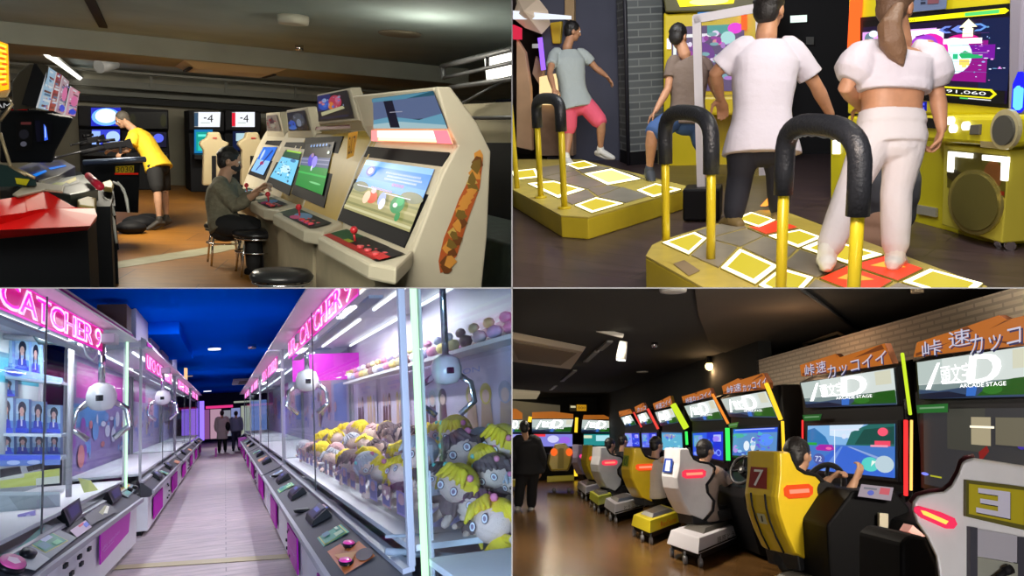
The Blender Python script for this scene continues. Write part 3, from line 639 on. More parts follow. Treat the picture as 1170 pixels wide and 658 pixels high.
# ---- stools
def stool(x, y, label, r=.2, z=.47):
    t = Thing(R_, 'stool', label, 'stool', (x, y, 0), 0, None)
    g = G(); g.lathe((0, 0, z-.07), [(r*.8, 0), (r, .01), (r*1.03, .035), (r*.9, .07), (r*.5, .085), (.01, .088)], 28); t.part('seat', g, mat('stool_vinyl', (.018, .018, .020), .28))
    for k in range(4):
        a = PI/4+k*PI/2; c, s_ = math.cos(a), math.sin(a)
        g = G(); g.tube([(c*r*.75, s_*r*.75, z-.07), (c*r*.95, s_*r*.95, z*.5), (c*r*1.1, s_*r*1.1, 0.0)], .012, 8); t.part('leg', g, CHROME)
    g = G(); g.tube([(math.cos(a)*r*.92, math.sin(a)*r*.92, z-.08) for a in [k*PI/10 for k in range(21)]], .012, 8); t.part('rim_ring', g, CHROME)
    g = G(); g.tube([(math.cos(a)*r*.9, math.sin(a)*r*.9, z*.52) for a in [k*PI/10 for k in range(21)]], .009, 8); t.part('foot_ring', g, CHROME)
    return t
p = TL.fl(293, 268, .42); stool(p.x, p.y, 'round black stool with bare chrome legs behind the seated man', .24)
p = TL.fl(256, 255, .46); stool(p.x, p.y, 'black stool the man in the grey shirt is sitting on', .21)
p = TL.fl(322, 314, .44); stool(p.x, p.y, 'black stool seat at the bottom edge in front of the white cabinet', .23)
# ---- seated man with mask
D = TL.dep(TL.fl(256, 255, .5)); P = lambda px, py, o=0: TL.at(px, py, D+o)
J = dict(head=P(262, 184), face=V((.75, -.12, -.12)), neck=P(257, 201, .0), shL=P(264, 213, .22), shR=P(250, 213, -.16), elL=P(279, 230, .2), elR=P(270, 236, -.15), wrL=P(296, 216, .12), wrR=P(294, 220, -.2),
         hipL=P(261, 256, .12), hipR=P(255, 256, -.12), knL=P(292, 256, .05), knR=P(288, 262, -.2), anL=P(298, 300, .0), anR=P(290, 305, -.2), toL=P(309, 305, .0), toR=P(303, 311, -.2), waist=P(249, 238))
def mask_fn(J, s):
    g = G(); f = J['face'].normalized(); up = V((0, 0, 1)); up = ortho(f, up); r = f.cross(up); R = Matrix((r, f, up)).transposed()
    g.sph(J['head']+f*.042-up*.052, (.070, .088, .060), 16, R); g.tube([J['head']+r*e*.075+f*(-.005 if abs(e) == 1 else .08)-up*.03 for e in (-1, -.6, .6, 1)], .006, 6); return g
person(R_, 'person in a grey shirt and dark mask seated on a stool playing a cabinet', J, SKIN,
       [('shirt', 'top', mat('shirt_olive_grey', (.19, .175, .12), .85, bump=.4, scale=25, var=.15), dict(sleeve=1.45, grow=.022, hem=.02)), ('trousers', 'bottom', mat('trousers_black', (.012, .012, .014), .8), dict(len=1.95)),
        ('mask', 'geo', mat('mask_black', (.02, .02, .022), .8), dict(fn=mask_fn)), ('shoe', 'shoe', SATIN, {})], HAIR, .010, s=1.2, curlL=1.0, curlR=1.0)
# ---- man in yellow with rifle
D = TL.dep(TL.fl(184, 262)); P = lambda px, py, o=0: TL.at(px, py, D+o)
J = dict(head=P(140, 137), face=V((-.85, -.25, -.35)), neck=P(150, 146), shL=P(153, 155, -.2), shR=P(160, 152, .2), elL=P(146, 172, -.28), elR=P(147, 170, .15), wrL=P(130, 172, -.3), wrR=P(140, 174, .02),
         hipL=P(176, 190, -.1), hipR=P(184, 188, .1), knL=P(180, 220, -.12), knR=P(188, 218, .18), anL=P(182, 252, -.1), anR=P(190, 250, .2), toL=P(168, 262, -.18), toR=P(180, 256, .15), waist=P(169, 166))
greyhair = mat('hair_grey', (.10, .085, .07), .6, bump=.5, scale=90)
person(R_, 'person in a yellow t-shirt and black shorts bending forward to aim a rifle', J, SKIN,
       [('shirt', 'top', mat('tshirt_yellow', (.78, .50, .02), .8, bump=.3, scale=20), dict(sleeve=.62, grow=.03, hem=.03)), ('shorts', 'bottom', mat('shorts_black', (.012, .012, .013), .85), dict(len=.8, grow=.025, loose=.0)), ('shoe', 'shoe', mat('shoe_dark', (.04, .035, .03), .6), {})],
       greyhair, .009, curlL=1.1, curlR=1.1)
def rifle(label, pts, group=None):
    """pts: butt, grip, receiver end, muzzle in room coordinates"""
    t = Thing(R_, 'toy_rifle', label, 'toy rifle', pts[1]); b, gp, rc, mz = pts; d = (mz-b).normalized(); up = ortho(d, V((0, 0, 1))); w = d.cross(up)
    g = G(); g.loft([[p+up*a+w*c for a, c in ((h, -.02), (h, .02), (-l, .02), (-l, -.02))] for p, h, l in ((b, .05, .10), (lerp(b, gp, .3), .05, .09), (lerp(b, gp, .85), .035, .03))], False); t.part('stock', g, SATIN, abs=True, bev=.006)
    g = G(); g.loft([[p+up*a+w*c for a, c in ((.045, -.025), (.045, .025), (-.04, .025), (-.04, -.025))] for p in (lerp(b, gp, .8), rc)], False); g.box(lerp(gp, rc, .2)-up*.08, (.04, .04, .1)); t.part('receiver', g, BLACK, abs=True, bev=.006)
    g = G(); g.tube([lerp(gp, rc, .3)+up*.075, lerp(gp, rc, 1.1)+up*.075], .022, 10); g.cyl(lerp(gp, rc, 1.0)+up*.075, lerp(gp, rc, 1.25)+up*.075, .022, .032); t.part('scope', g, BLACK, abs=True)
    g = G(); g.tube([rc, mz], .014, 10); g.tube([lerp(rc, mz, .9), mz], .022, 10); t.part('barrel', g, DARKM, abs=True)
    g = G(); g.tube([rc-up*.02, lerp(rc, mz, .45)-up*.02], .03, 10); t.part('hand_guard', g, SATIN, abs=True)
    return t
rifle('black toy rifle held by the person in yellow, barrel pointing left', [P(150, 162, -.35), P(140, 165, -.38), P(118, 167, -.5), P(60, 181, -.9)])
rifle('second black toy rifle lying behind the one being aimed', [P(120, 157, .1), P(112, 159, .1), P(100, 161, .0), P(80, 166, -.1)])
# ---- back machines
def backbox(label, x0, x1, ytop, ybot, parts, y=20.6, dp=1.2, group=None, name='arcade_machine'):
    a = TL.ony(x0, ybot, y); b = TL.ony(x1, ybot, y); zt = TL.ony((x0+x1)/2, ytop, y).z
    t = Thing(R_, name, label, 'arcade machine', ((a.x+b.x)/2, y, 0), 0, group)
    g = G(); pf = [(y, .0), (y, zt*.42), (y-.0, zt*.45), (y+.25, zt*.72), (y+.05, zt*.76), (y+.0, zt), (y+dp, zt), (y+dp, 0)]
    pts = [V((a.x, q, z)) for q, z in pf]; g.prism(pts, (b.x-a.x, 0, 0)); t.part('body', g, SATIN, abs=True, bev=.02)
    for nm, q, art, base, m in parts:
        qq = [TL.ony(*k, y-.03) for k in q]; g = G(); g.slab([p+V((0, .012, 0)) for p in qq], .02); fr = t.part(nm+'_frame', g, BLACK, abs=True)
        g = G(); g.pic([p+V((0, -.002, 0)) for p in qq], art, base=base, lift=.003); t.part(nm, g, m, abs=True, flip=False)
    g = G(); g.box(((a.x+b.x)/2, y-.25, zt*.44), (abs(b.x-a.x)*.9, .5, .12)); t.part('control_shelf', g, BLACK, abs=True, bev=.02)
    return t
BR_ = attr_mat('bright_picture', .3, emit=2.2)
backbox('dark gun game machine with a glowing blue white upper screen behind the person in yellow', 93, 140, 122, 215,
        [('marquee', [(104, 123), (138, 123), (138, 144), (104, 144)], [((.25, .45, 1), 'oval', .5, .5, .48, .48), ((.75, .85, 1), 'oval', .5, .45, .36, .38), ((1, 1, 1), 'oval', .5, .42, .25, .28)], (.03, .06, .45), BR_),
         ('screen', [(105, 148), (137, 148), (137, 165), (105, 165)], [((.5, .65, 1), 'rect', 0, .1, .3, 1), ((.6, .75, 1), 'oval', .75, .5, .25, .4)], (.12, .16, .75), SCR)])
backbox('dark gun game machine with its marquee off, right of the glowing blue one', 141, 195, 124, 215,
        [('marquee', [(146, 128), (191, 128), (191, 147), (146, 147)], [((.10, .10, .02), 'oval', .12, .5, .08, .4), ((.12, .12, .02), 'oval', .9, .5, .08, .4)], (.015, .015, .015), SCRD),
         ('screen', [(160, 151), (190, 151), (190, 168), (160, 168)], [((.25, .3, .9), 'oval', .7, .4, .2, .3), ((.05, .06, .3), 'oval', .3, .6, .3, .3)], (.02, .02, .10), SCR)])
four = lambda bar: [((.9, .92, .95), 'rect', .15, 0, 1, 1), (bar, 'rect', 0, .05, .15, .95), ((.03, .03, .03), 'text', '4', .50, .18, .72, .68), ((.1, .1, .1), 'rect', .36, .36, .46, .44), ((.5, .6, .5), 'rect', .25, .7, .6, .74)]
backbox('driving cabinet with a white number 4 panel and a teal screen', 218, 258, 127, 216,
        [('number_panel', [(222, 128), (252, 128), (251, 145), (222, 145)], four((.1, .2, .3)), (.5, .5, .5), SCR), ('screen', [(222, 148), (243, 148), (243, 175), (222, 175)], [((.02, .5, .45), 'rect', .1, .1, .9, .9), ((.3, .9, .8), 'rect', .2, .2, .8, .3), ((.1, .7, .6), 'rect', .2, .5, .5, .9)], (.02, .35, .6), SCR)], y=20.2)
backbox('driving cabinet with a red edged number 4 panel, right one of the pair', 259, 299, 127, 216,
        [('number_panel', [(265, 128), (291, 128), (291, 145), (265, 145)], four((.8, .05, .12)), (.5, .5, .5), SCR), ('screen', [(266, 150), (290, 150), (290, 172), (266, 172)], [((.6, .75, .8), 'rect', .15, .1, .6, .5), ((.5, .6, .7), 'rect', .7, .05, .95, .3)], (.02, .05, .15), SCR)], y=20.2)
def cockpit_seat(label, px, D0):
    t = Thing(R_, 'cockpit_chair', label, 'seat', TL.ony(px, 216, D0).xy.to_3d(), 0, 'cockpit seats of the number 4 cabinets')
    def q(dx, py, o=0): return TL.ony(px+dx, py, D0+o)
    sh = [(-7, 151), (6, 151), (9, 160), (17, 163), (15, 168), (12, 172), (13, 212), (-13, 212), (-12, 172), (-17, 165), (-15, 161), (-9, 158)]
    g = G(); g.prism([q(*k) for k in sh], (0, .25, 0)); t.part('backrest', g, mat('seat_tan', (.52, .42, .24), .6), abs=True, bev=.03)
    g = G(); g.prism([q(*k, -.02) for k in ((-3, 178), (2, 178), (2, 212), (-3, 212))], (0, .02, 0)); t.part('slot', g, SATIN, abs=True)
    g = G(); g.prism([q(*k, -.02) for k in ((-2, 157), (3, 157), (3, 158.5), (-2, 158.5))], (0, .02, 0)); t.part('badge', g, mat('badge_red', (.5, .05, .04), .5), abs=True)
cockpit_seat('tan cockpit seat back in front of the teal screen', 245, 17.5); cockpit_seat('tan cockpit seat back in front of the red edged panel, right one of the pair', 289, 17.5)
# ---- left row: cabinets with curved hoods and striped marquees
t = Thing(R_, 'gun_game_cabinet', 'big dark cabinet with a curved hood and glowing striped marquees at the far left', 'arcade machine', TL.at(45, 200, 8.5))
d0 = 7.6
hood = [(15, 126), (13, 95), (22, 82), (34, 73), (50, 73), (56, 76), (54, 88), (48, 104), (41, 124)]
g = G(); g.prism([TL.at(*k, d0) for k in hood], TL.at(50, 100, d0+.35)-TL.at(50, 100, d0)); t.part('hood', g, mat('hood_brown_black', (.055, .045, .03), .5), abs=True, bev=.01)
rows = [((55, 76), (41, 123), (64, 82), (54, 126)), ((64, 82), (54, 126), (71, 86), (62, 127)), ((71, 86), (62, 127), (79, 93), (72, 131)), ((80, 98), (72, 131), (91, 105), (86, 133))]
cols = [(.55, .72, .85), (.55, .12, .10), (.65, .50, .55), (.85, .55, .65)]
for k, (a, b, c, d) in enumerate(rows):
    g = G(); dd = d0+.02+k*.5
    q = [TL.at(*a, dd), TL.at(*c, dd+.45), TL.at(*d, dd+.30), TL.at(*b, dd-.15)]
    # curved face in four bands
    n = 6; shapes = []
    for j in range(13): shapes.append((((.85, .88, .9), cols[k], (.3, .12, .12), (.2, .35, .5), (.7, .75, .8))[j % 5], 'rect', .22 if j % 2 else .30, .05+.07*j, .92 if j % 3 else .7, .10+.07*j))
    shapes = [((.8, .8, .82), 'rect', 0, 0, .16, 1)]+shapes+speckle(rnd, 14, [(.9, .9, 1), cols[k], (.8, .2, .2), (.2, .3, .8)], .2, 0, 1, 1, .1, .03)
    if k >= 2: shapes += [((.1, .2, .9), 'oval', .55, .85, .3, .1), ((.9, .35, .6), 'oval', .5, .45, .3, .2)]
    g.pic(q, shapes, base=cols[k]); t.part('marquee', g, attr_mat('striped_marquee', .3, emit=.62), abs=True, flip=False)
    g = G(); g.slab([p+(TL.at(50, 100, d0+.35)-TL.at(50, 100, d0))*.05 for p in q], .12); t.part('marquee_box', g, SATIN, abs=True)
g = G(); body = [(0, 126), (38, 126), (70, 133), (84, 135), (76, 150), (64, 172), (60, 186), (0, 186)]
g.prism([TL.at(*k, 8.0) for k in body], TL.at(50, 100, 8.7)-TL.at(50, 100, 8.0)); t.part('body', g, mat('cabinet_black', (.006, .007, .009), .6, spec=.12), abs=True, bev=.02)
g = G(); g.pic([TL.at(*k, 7.93) for k in ((0, 115), (33, 116), (33, 126), (0, 126))], [((.85, .85, .85), 'text', 'NAMCO', -.42, .25, .95, .75), ((.6, .02, .03), 'rect', .3, .92, .95, .98)], base=(.01, .01, .01)); t.part('name_plate', g, attr_mat('nameplate', .4, emit=.6), abs=True, flip=False)
g = G(); g.pic([TL.at(*k, 7.9) for k in ((40, 138), (60, 138), (58, 162), (42, 162))], [((.15, .3, .9), [(.5, .15), (.65, .3), (.8, .9), (.55, .95)]), ((.7, .85, 1), [(.58, .2), (.63, .4), (.66, .8), (.6, .8)]), ((.02, .02, .05), 'rect', 0, 0, .3, 1)], base=(.005, .005, .02)); t.part('screen', g, SCR, abs=True, flip=False)
g = G(); g.pic([TL.at(*k, 7.9) for k in ((18, 135), (38, 135), (36, 172), (18, 172))], [((.3, .12, .12), 'rect', .3, .12, .9, .2), ((.08, .08, .10), 'oval', .5, .5, .3, .15), ((.3, .3, .35), 'oval', .5, .8, .2, .08)], base=(.01, .01, .015)); t.part('instruction_panel', g, SCRD, abs=True, flip=False)
# lit yellow sign, its frame
t = Thing(R_, 'light_box_sign', 'glowing yellow and red light box sign at the left edge', 'sign', TL.at(5, 112, 5.0))
g = G(); g.prism([TL.at(*k, 5.0) for k in ((-20, 38), (10, 50), (12, 104), (8, 112), (-20, 112))], TL.at(5, 80, 5.25)-TL.at(5, 80, 5.0)); t.part('casing', g, mat('sign_case', (.22, .15, .06), .5), abs=True, bev=.01)
g = G(); g.pic([TL.at(*k, 4.985) for k in ((-20, 40), (9, 51), (10, 102), (-20, 108))], [((1, .22, .05), 'oval', .78+(k % 2)*.1, .12+.11*k, .12, .025) for k in range(8)]+[((1, .9, .2), 'rect', .70, .05+.11*k, .98, .09+.11*k) for k in range(8)], base=(1, .55, .03)); t.part('lit_panel', g, attr_mat('sign_glow', .3, emit=1.8), abs=True, flip=False)
# frame rail shape at the far left and green edged console
t = Thing(R_, 'rail_console', 'dark console with bent gold rails at the left edge', 'console', TL.at(10, 240, 6))
g = G()
for pts in (((8, 112), (14, 119), (0, 138)), ((0, 152), (5, 168), (12, 190), (30, 200)), ((12, 190), (40, 203))): g.tube([TL.at(*k, 5.6) for k in pts], .012, 8)
t.part('rail', g, mat('rail_gold', (.42, .33, .2), .35, .6), abs=True)
g = G(); g.prism([TL.at(*k, 5.9) for k in ((-10, 186), (14, 190), (40, 203), (42, 212), (-10, 214))], TL.at(10, 200, 6.9)-TL.at(10, 200, 5.9)); t.part('panel', g, mat('console_green_black', (.012, .03, .03), .4), abs=True)
g = G(); g.pic([TL.at(*k, 5.88) for k in ((17, 203), (34, 205), (30, 212), (19, 210))], [], base=(.65, .6, .05)); t.part('yellow_label', g, PRINT, abs=True, flip=False)
# gun rack decks with glowing blue edge
def flatpoly(name, label, cat, pts, dep, thick, m, parts=(), z=None):
    t = Thing(R_, name, label, cat, TL.at(*pts[0], dep[0])); P3 = [TL.at(*k, d) for k, d in zip(pts, dep)]
    g = G(); g.prism(P3, V((0, 0, -thick))); t.part('body', g, m, abs=True, bev=.01); return t, P3
DZ = .95
def onz(px, py, z=DZ): return TL.fl(px, py, z)
t = Thing(R_, 'gun_console', 'dark gun game console with glowing blue lids beneath the rifle barrel', 'console', onz(60, 200).xy.to_3d())
poly = [(18, 192), (40, 184), (72, 182), (86, 190), (68, 200), (44, 207)]
g = G(); g.prism([onz(*k) for k in poly], (0, 0, -.2)); t.part('deck', g, mat('deck_dark', (.03, .03, .05), .3), abs=True, bev=.01)
for k, (q, c) in enumerate(((((22, 193), (44, 188), (54, 196), (36, 204)), (.10, .13, .30)), (((45, 186), (68, 184), (76, 190), (58, 194)), (.06, .07, .35)))):
    g = G(); g.pic([onz(*j, DZ+.005) for j in q], [((.05, .05, .10), 'rect', .1, .1, .9, .6), ((.05, .45, 1), 'rect', 0, .8, 1, 1)], base=c); t.part('lid', g, attr_mat('lid_glow', .3, emit=.8), abs=True, flip=False)
g = G(); g.prism([onz(*k, .75) for k in ((0, 196), (30, 196), (86, 195), (128, 205), (132, 235), (0, 235))], (0, 0, -.74)); t.part('base', g, mat('cabinet_black', (.006, .007, .009), .6, spec=.12), abs=True)
# second console: yellow/green striped top with keypad and red grip
t = Thing(R_, 'light_gun_console', 'black console with yellow stripes, a red grip and white cables beside the red console', 'console', onz(100, 230).xy.to_3d())
g = G(); g.prism([onz(*k, .9) for k in ((40, 214), (60, 205), (95, 199), (108, 206), (112, 216), (80, 222))], (0, 0, -.12)); t.part('deck', g, mat('deck_green_black', (.03, .045, .04), .35), abs=True, bev=.01)
g = G(); g.pic([onz(*k, .905) for k in ((52, 212), (88, 202), (92, 208), (60, 217))], [((.45, .5, .05), [(0, .1), (.3, 0), (.6, .4), (.2, .9)]), ((.6, .55, .03), [(.5, .3), (.95, 0), (.9, .6), (.6, .8)])], base=(.03, .07, .05)); t.part('striped_panel', g, PRINT, abs=True, flip=False)
g = G(); g.tube([onz(101, 201, .97), onz(114, 213, .97)], .035, 12); t.part('grip', g, mat('grip_red', (.65, .02, .06), .3), abs=True, label='bright red grip')
g = G(); g.prism([onz(*k, .8) for k in ((72, 222), (100, 207), (118, 208), (130, 222), (126, 236), (90, 236))], (0, 0, -.8)); t.part('base', g, mat('cabinet_black', (.006, .007, .009), .6, spec=.12), abs=True)
g = G(); g.prism([onz(*k, .86) for k in ((88, 228), (100, 224), (110, 226), (108, 236), (90, 234))], (0, 0, -.08)); t.part('handle_block', g, mat('block_tan', (.55, .42, .14), .5), abs=True, bev=.01)
g = G(); g.prism([onz(*k, .9) for k in ((117, 208), (126, 205), (130, 209), (128, 214), (118, 213))], (0, 0, -.05)); t.part('knob_block', g, mat('block_tan'), abs=True, bev=.01)
g = G()
for pts in (((129, 208), (138, 212), (143, 222), (147, 243)), ((134, 208), (141, 216), (145, 228), (147, 243)), ((109, 231), (122, 236), (130, 252), (133, 278)), ((119, 226), (127, 232), (131, 246)), ((108, 232), (124, 242), (131, 262), (133, 276))):
    P3 = [TL.at(*k, 7.3) for k in pts]; g.tube(P3, .012, 8)
t.part('cable', g, mat('cable_white', (.75, .75, .7), .5), abs=True)
g = G(); g.prism([TL.at(*k, 7.9) for k in ((104, 235), (130, 225), (136, 285), (126, 291), (108, 295))], TL.at(110, 250, 8.6)-TL.at(110, 250, 7.9)); t.part('cable_shelf', g, mat('cabinet_black', (.006, .007, .009), .6, spec=.12), abs=True)
# red console with black base
t = Thing(R_, 'console_table', 'glossy red faceted console on a black base in the lower left corner', 'console', onz(50, 300, .8).xy.to_3d())
redm = mat('console_red', (.72, .012, .012), .42, spec=.25)
def rp(px, py, z): return TL.fl(px, py, z)
near = [rp(-20, 275, .80), rp(-20, 258, .84), rp(100, 249, .84), rp(111, 243, .84)]
top = [(-20, 229), (20, 226), (54, 218), (86, 236), (106, 238), (111, 242)]
g = G()
f = [(-20, 234), (54, 219), (60, 240), (108, 240)]
ztop = .98; zmid = .86
A1, B1, C1, D1 = rp(-25, 232, ztop), rp(54, 219, ztop), rp(86, 237, zmid+.02), rp(108, 238, zmid)
E1, F1, G1 = rp(111, 246, zmid-.02), rp(103, 258, zmid-.06), rp(-25, 264, zmid-.04)
H1, I1, K1 = rp(-25, 275, zmid-.14), rp(100, 263, zmid-.14), rp(110, 252, zmid-.12)
Q1 = rp(60, 238, zmid+.03); S1 = rp(-25, 250, zmid+.05)
vs = [A1, B1, C1, D1, E1, F1, G1, H1, I1, K1, Q1, S1]
fs = [(0, 1, 10, 11), (1, 2, 10), (2, 3, 4, 5, 10), (11, 10, 5, 6), (6, 5, 8, 7), (5, 4, 9, 8)]
low = [p-V((0, 0, .05)) for p in (A1, B1, C1, D1)]
g.mesh(vs+low, fs+[(0, 12, 13, 1), (1, 13, 14, 2), (2, 14, 15, 3), (3, 15, 9, 4)]); t.part('shell', g, redm, abs=True)
g = G(); g.pic([lerp(A1, B1, .62)+V((0, 0, .004)), lerp(A1, B1, .93)+V((0, 0, .004)), lerp(S1, Q1, .9)+V((0, 0, .006)), lerp(S1, Q1, .62)+V((0, 0, .006))], [], base=(.9, .14, .05)); t.part('decal', g, PRINT, abs=True, flip=False)
g = G(); I2, H2 = I1+V((-.0, .03, 0)), H1+V((0, .03, 0)); g.prism([H2, I2, K1+V((0, .05, 0)), K1+V((-.2, 1.6, 0)), H2+V((0, 1.6, 0))], (0, 0, -.72)); t.part('base', g, mat('cabinet_black', (.006, .007, .009), .6, spec=.12), abs=True)
# beige cushion and yellow coin block
g = G(); g.prism([onz(*k, 1.0) for k in ((14, 221), (34, 207), (74, 212), (72, 218), (52, 216), (20, 223))], (0, 0, -.02)); single(R_, 'gun_holster', g, mat('holster_beige', (.42, .36, .27), .6), 'beige wedge shaped holster lying on the red console', 'holster', bev=.01)
g = G(); g.prism([TL.at(*k, 9.6) for k in ((94, 183), (160, 183), (158, 243), (94, 240))], TL.at(130, 200, 10.1)-TL.at(130, 200, 9.6))
t = Thing(R_, 'firing_stand', 'black firing stand with a yellow number plate in front of the person in yellow', 'stand', TL.fl(130, 250)); t.part('cabinet', g, mat('cabinet_black', (.006, .007, .009), .6, spec=.12), abs=True)
g = G(); g.pic([TL.at(*k, 9.57) for k in ((132, 190), (153, 189), (153, 197), (132, 198))], [((.05, .05, .0), 'text', '3030', .05, .1, .95, .9)], base=(.75, .62, .03)); t.part('number_plate', g, PRINT, abs=True, flip=False)
g = G(); g.pic([TL.at(*k, 9.57) for k in ((131, 197.5), (158, 197.5), (158, 199.5), (131, 199.5))], [], base=(.8, .08, .03)); t.part('red_strip', g, attr_mat('strip_glow', .3, emit=.5), abs=True, flip=False)
g = G(); g.tube([TL.at(*k, 9.5) for k in ((96, 186), (130, 184), (166, 182))], .035, 8); t.part('bar', g, mat('bar_blue_grey', (.10, .13, .2), .3, .5), abs=True)
# bags on the floor
g = G(); 
for q, r in (((160, 255), .16), ((170, 252), .15), ((150, 260), .13)): p = TL.fl(*q, .08); g.sph(p, (r*1.6, r*1.3, r*.75), 14)
single(R_, 'bag', voxel(g, .02, 4), SATIN, 'black bag lying on the floor by the feet of the person in yellow', 'bag')
g = G(); q = [TL.fl(*k, .004) for k in ((104, 311), (106, 303), (249, 280.5), (278, 276), (282, 281), (252, 288))]; g.prism(q, (0, 0, -.003)); struct(R_, 'trim_8', g, mat('floor_strip', (.36, .34, .22), .6, var=.1), label='grey threshold strip across the floor')
# lights
lamp(R_, 'AREA', (.3, 3.0, 2.55), 100, (1, .93, .82), 1.6, 1.0, to=(1.2, 6.5, .6))  # unseen key added above the view for the cabinets
lamp(R_, 'AREA', (.2, 11.5, 2.40), 140, (1, .92, .76), .8, .8, to=(.2, 11.5, 0))  # fill added below the ceiling, no fixture there
lamp(R_, 'AREA', (2.0, 15.6, 2.70), 150, (1, .94, .80), 1.2, .5, to=(2, 22, .6))  # fill hidden behind the beam, aimed at the back machines
lamp(R_, 'AREA', (-.6, 15.2, 2.70), 120, (1, .94, .80), 1.2, .5, to=(.5, 22, .6))  # second fill tucked out of sight behind the beam
lamp(R_, 'POINT', (-.9, 3.6, 2.0), 95, (.97, 1, .86), .3)  # unseen fill added to lift the ceiling
lamp(R_, 'POINT', (-2.4, 10.5, 2.4), 30, (1, .97, .88), .1)  # fill beyond the left edge of view, no fixture modelled
lamp(R_, 'POINT', (3.1, 8.0, 2.3), 22, (1, .95, .82), .1)  # fill added to brighten the cream wall panel
# ============================================================ upper right room: dance game
TR = Room('TR', 1, 1, 1.4, (585, 90), (1170, 54), (900, 70))
R_ = TR
fm = wood_floor('dark_plum_floor', (.085, .055, .055), (.07, .045, .05), (.03, .02, .02), .32, 3.0, .3, .4, .6)
g = G(); g.box((0, 10, -.05), (20, 18, .1)); struct(R_, 'floor_dark', g, fm)
slate = mat('wall_slate',  (.075, .08, .12), .75, var=.08, scale=2)
def brickmat(name, c1, c2, mortar, w=.55, h=.105):
    m, nt, out = _new(name); p = nt.nodes.new('ShaderNodeBsdfPrincipled'); nt.links.new(p.outputs[0], out.inputs[0])
    tc = nt.nodes.new('ShaderNodeTexCoord'); sx = nt.nodes.new('ShaderNodeSeparateXYZ'); cx = nt.nodes.new('ShaderNodeCombineXYZ'); ad = nt.nodes.new('ShaderNodeMath'); ad.operation = 'ADD'
    nt.links.new(tc.outputs['Object'], sx.inputs[0]); nt.links.new(sx.outputs[0], ad.inputs[0]); nt.links.new(sx.outputs[1], ad.inputs[1]); nt.links.new(ad.outputs[0], cx.inputs[0]); nt.links.new(sx.outputs[2], cx.inputs[1])
    br = nt.nodes.new('ShaderNodeTexBrick'); br.inputs['Color1'].default_value = c4(c1); br.inputs['Color2'].default_value = c4(c2); br.inputs['Mortar'].default_value = c4(mortar)
    br.inputs['Scale'].default_value = 1; br.inputs['Brick Width'].default_value = w; br.inputs['Row Height'].default_value = h; br.inputs['Mortar Size'].default_value = .012
    nt.links.new(cx.outputs[0], br.inputs['Vector']); nt.links.new(br.outputs[0], p.inputs['Base Color']); p.inputs['Roughness'].default_value = .8
    b = nt.nodes.new('ShaderNodeBump'); b.inputs['Strength'].default_value = .5; b.inputs['Distance'].default_value = .01; b.invert = True; nt.links.new(br.outputs['Fac'], b.inputs['Height']); nt.links.new(b.outputs[0], p.inputs['Normal'])
    MATS[name] = m; return m
YW = 13.0
def onY(px, py, y=YW): return TR.ony(px, py, y)
a = onY(652, 190); b = onY(760, 190)
g = G(); g.box(((a.x+b.x)/2-.2, YW+.1, 2), (b.x-a.x+.4, .2, 4)); struct(R_, 'wall_slate', g, slate)
bk = brickmat('brick_grey', (.15, .165, .17), (.09, .10, .11), (.24, .26, .26))
x0, x1, x2 = onY(703, 150, 12.4).x, onY(722, 150, 12.4).x, onY(757, 150, 12.4).x
g = G(); g.prism([V((x0, 12.75, .2)), V((x1, 12.2, .2)), V((x2, 12.5, .2)), V((x2, 12.95, .2)), V((x0, 12.95, .2))], (0, 0, 3.8)); struct(R_, 'wall_column', g, bk, label='grey brick column')
g = G(); g.tube([V((x1-.02, 12.16, 0)), V((x1-.02, 12.16, 3.9))], .03, 8); struct(R_, 'trim_9', g, mat('conduit_black', (.02, .02, .03), .5), label='dark conduit on the brick column')
g = G(); g.prism([V((x0, 12.72, 0)), V((x1, 12.17, 0)), V((x2, 12.47, 0)), V((x2, 12.95, 0)), V((x0, 12.95, 0))], (0, 0, .2)); struct(R_, 'baseboard_column', g, SATIN)
g = G(); g.box((3.0, 13.2, 2), (11, .2, 4)); struct(R_, 'wall_back_dark', g, mat('curtain_black', (.006, .006, .008), .9))
g = G(); g.box((4.4, 10, 2), (.2, 9, 4)); struct(R_, 'wall_right_dark', g, mat('curtain_black'))
g = G(); g.box((-3, 14.6, 2), (7, .2, 4)); struct(R_, 'wall_booth', g, mat('booth_dark_wall', (.05, .03, .025), .8))
# things on the dark wall
def sheet(name, label, cat, q, art, base, m, room, depth=.02, group=None, frame=None):
    t = Thing(room, name, label, cat, sum((V(p) for p in q), V((0, 0, 0)))/4, 0, group); n = (V(q[1])-V(q[0])).cross(V(q[3])-V(q[0])).normalized()
    g = G(); g.slab([V(p)+n*.002 for p in q], depth); t.part('backing', g, frame or BLACK, abs=True)
    g = G(); g.pic(q, art, base=base, lift=.001); t.part('face', g, m, abs=True, flip=False); return t
sheet('wall_notice', 'small glowing white notice on the black wall between the two dancers', 'notice', [onY(*k, 13.05) for k in ((903, 18), (922, 17), (922, 25), (903, 26))], [((.8, .9, .8), 'rect', .1, .6, .8, .8)], (.85, .95, .9), attr_mat('notice_glow', .4, emit=1.3), R_)
sheet('switch_plate', 'small grey switch plate on the black wall below the white notice', 'switch', [onY(*k, 13.05) for k in ((921, 42), (930, 42), (930, 51), (921, 51))], [], (.09, .10, .10), PRINT, R_)
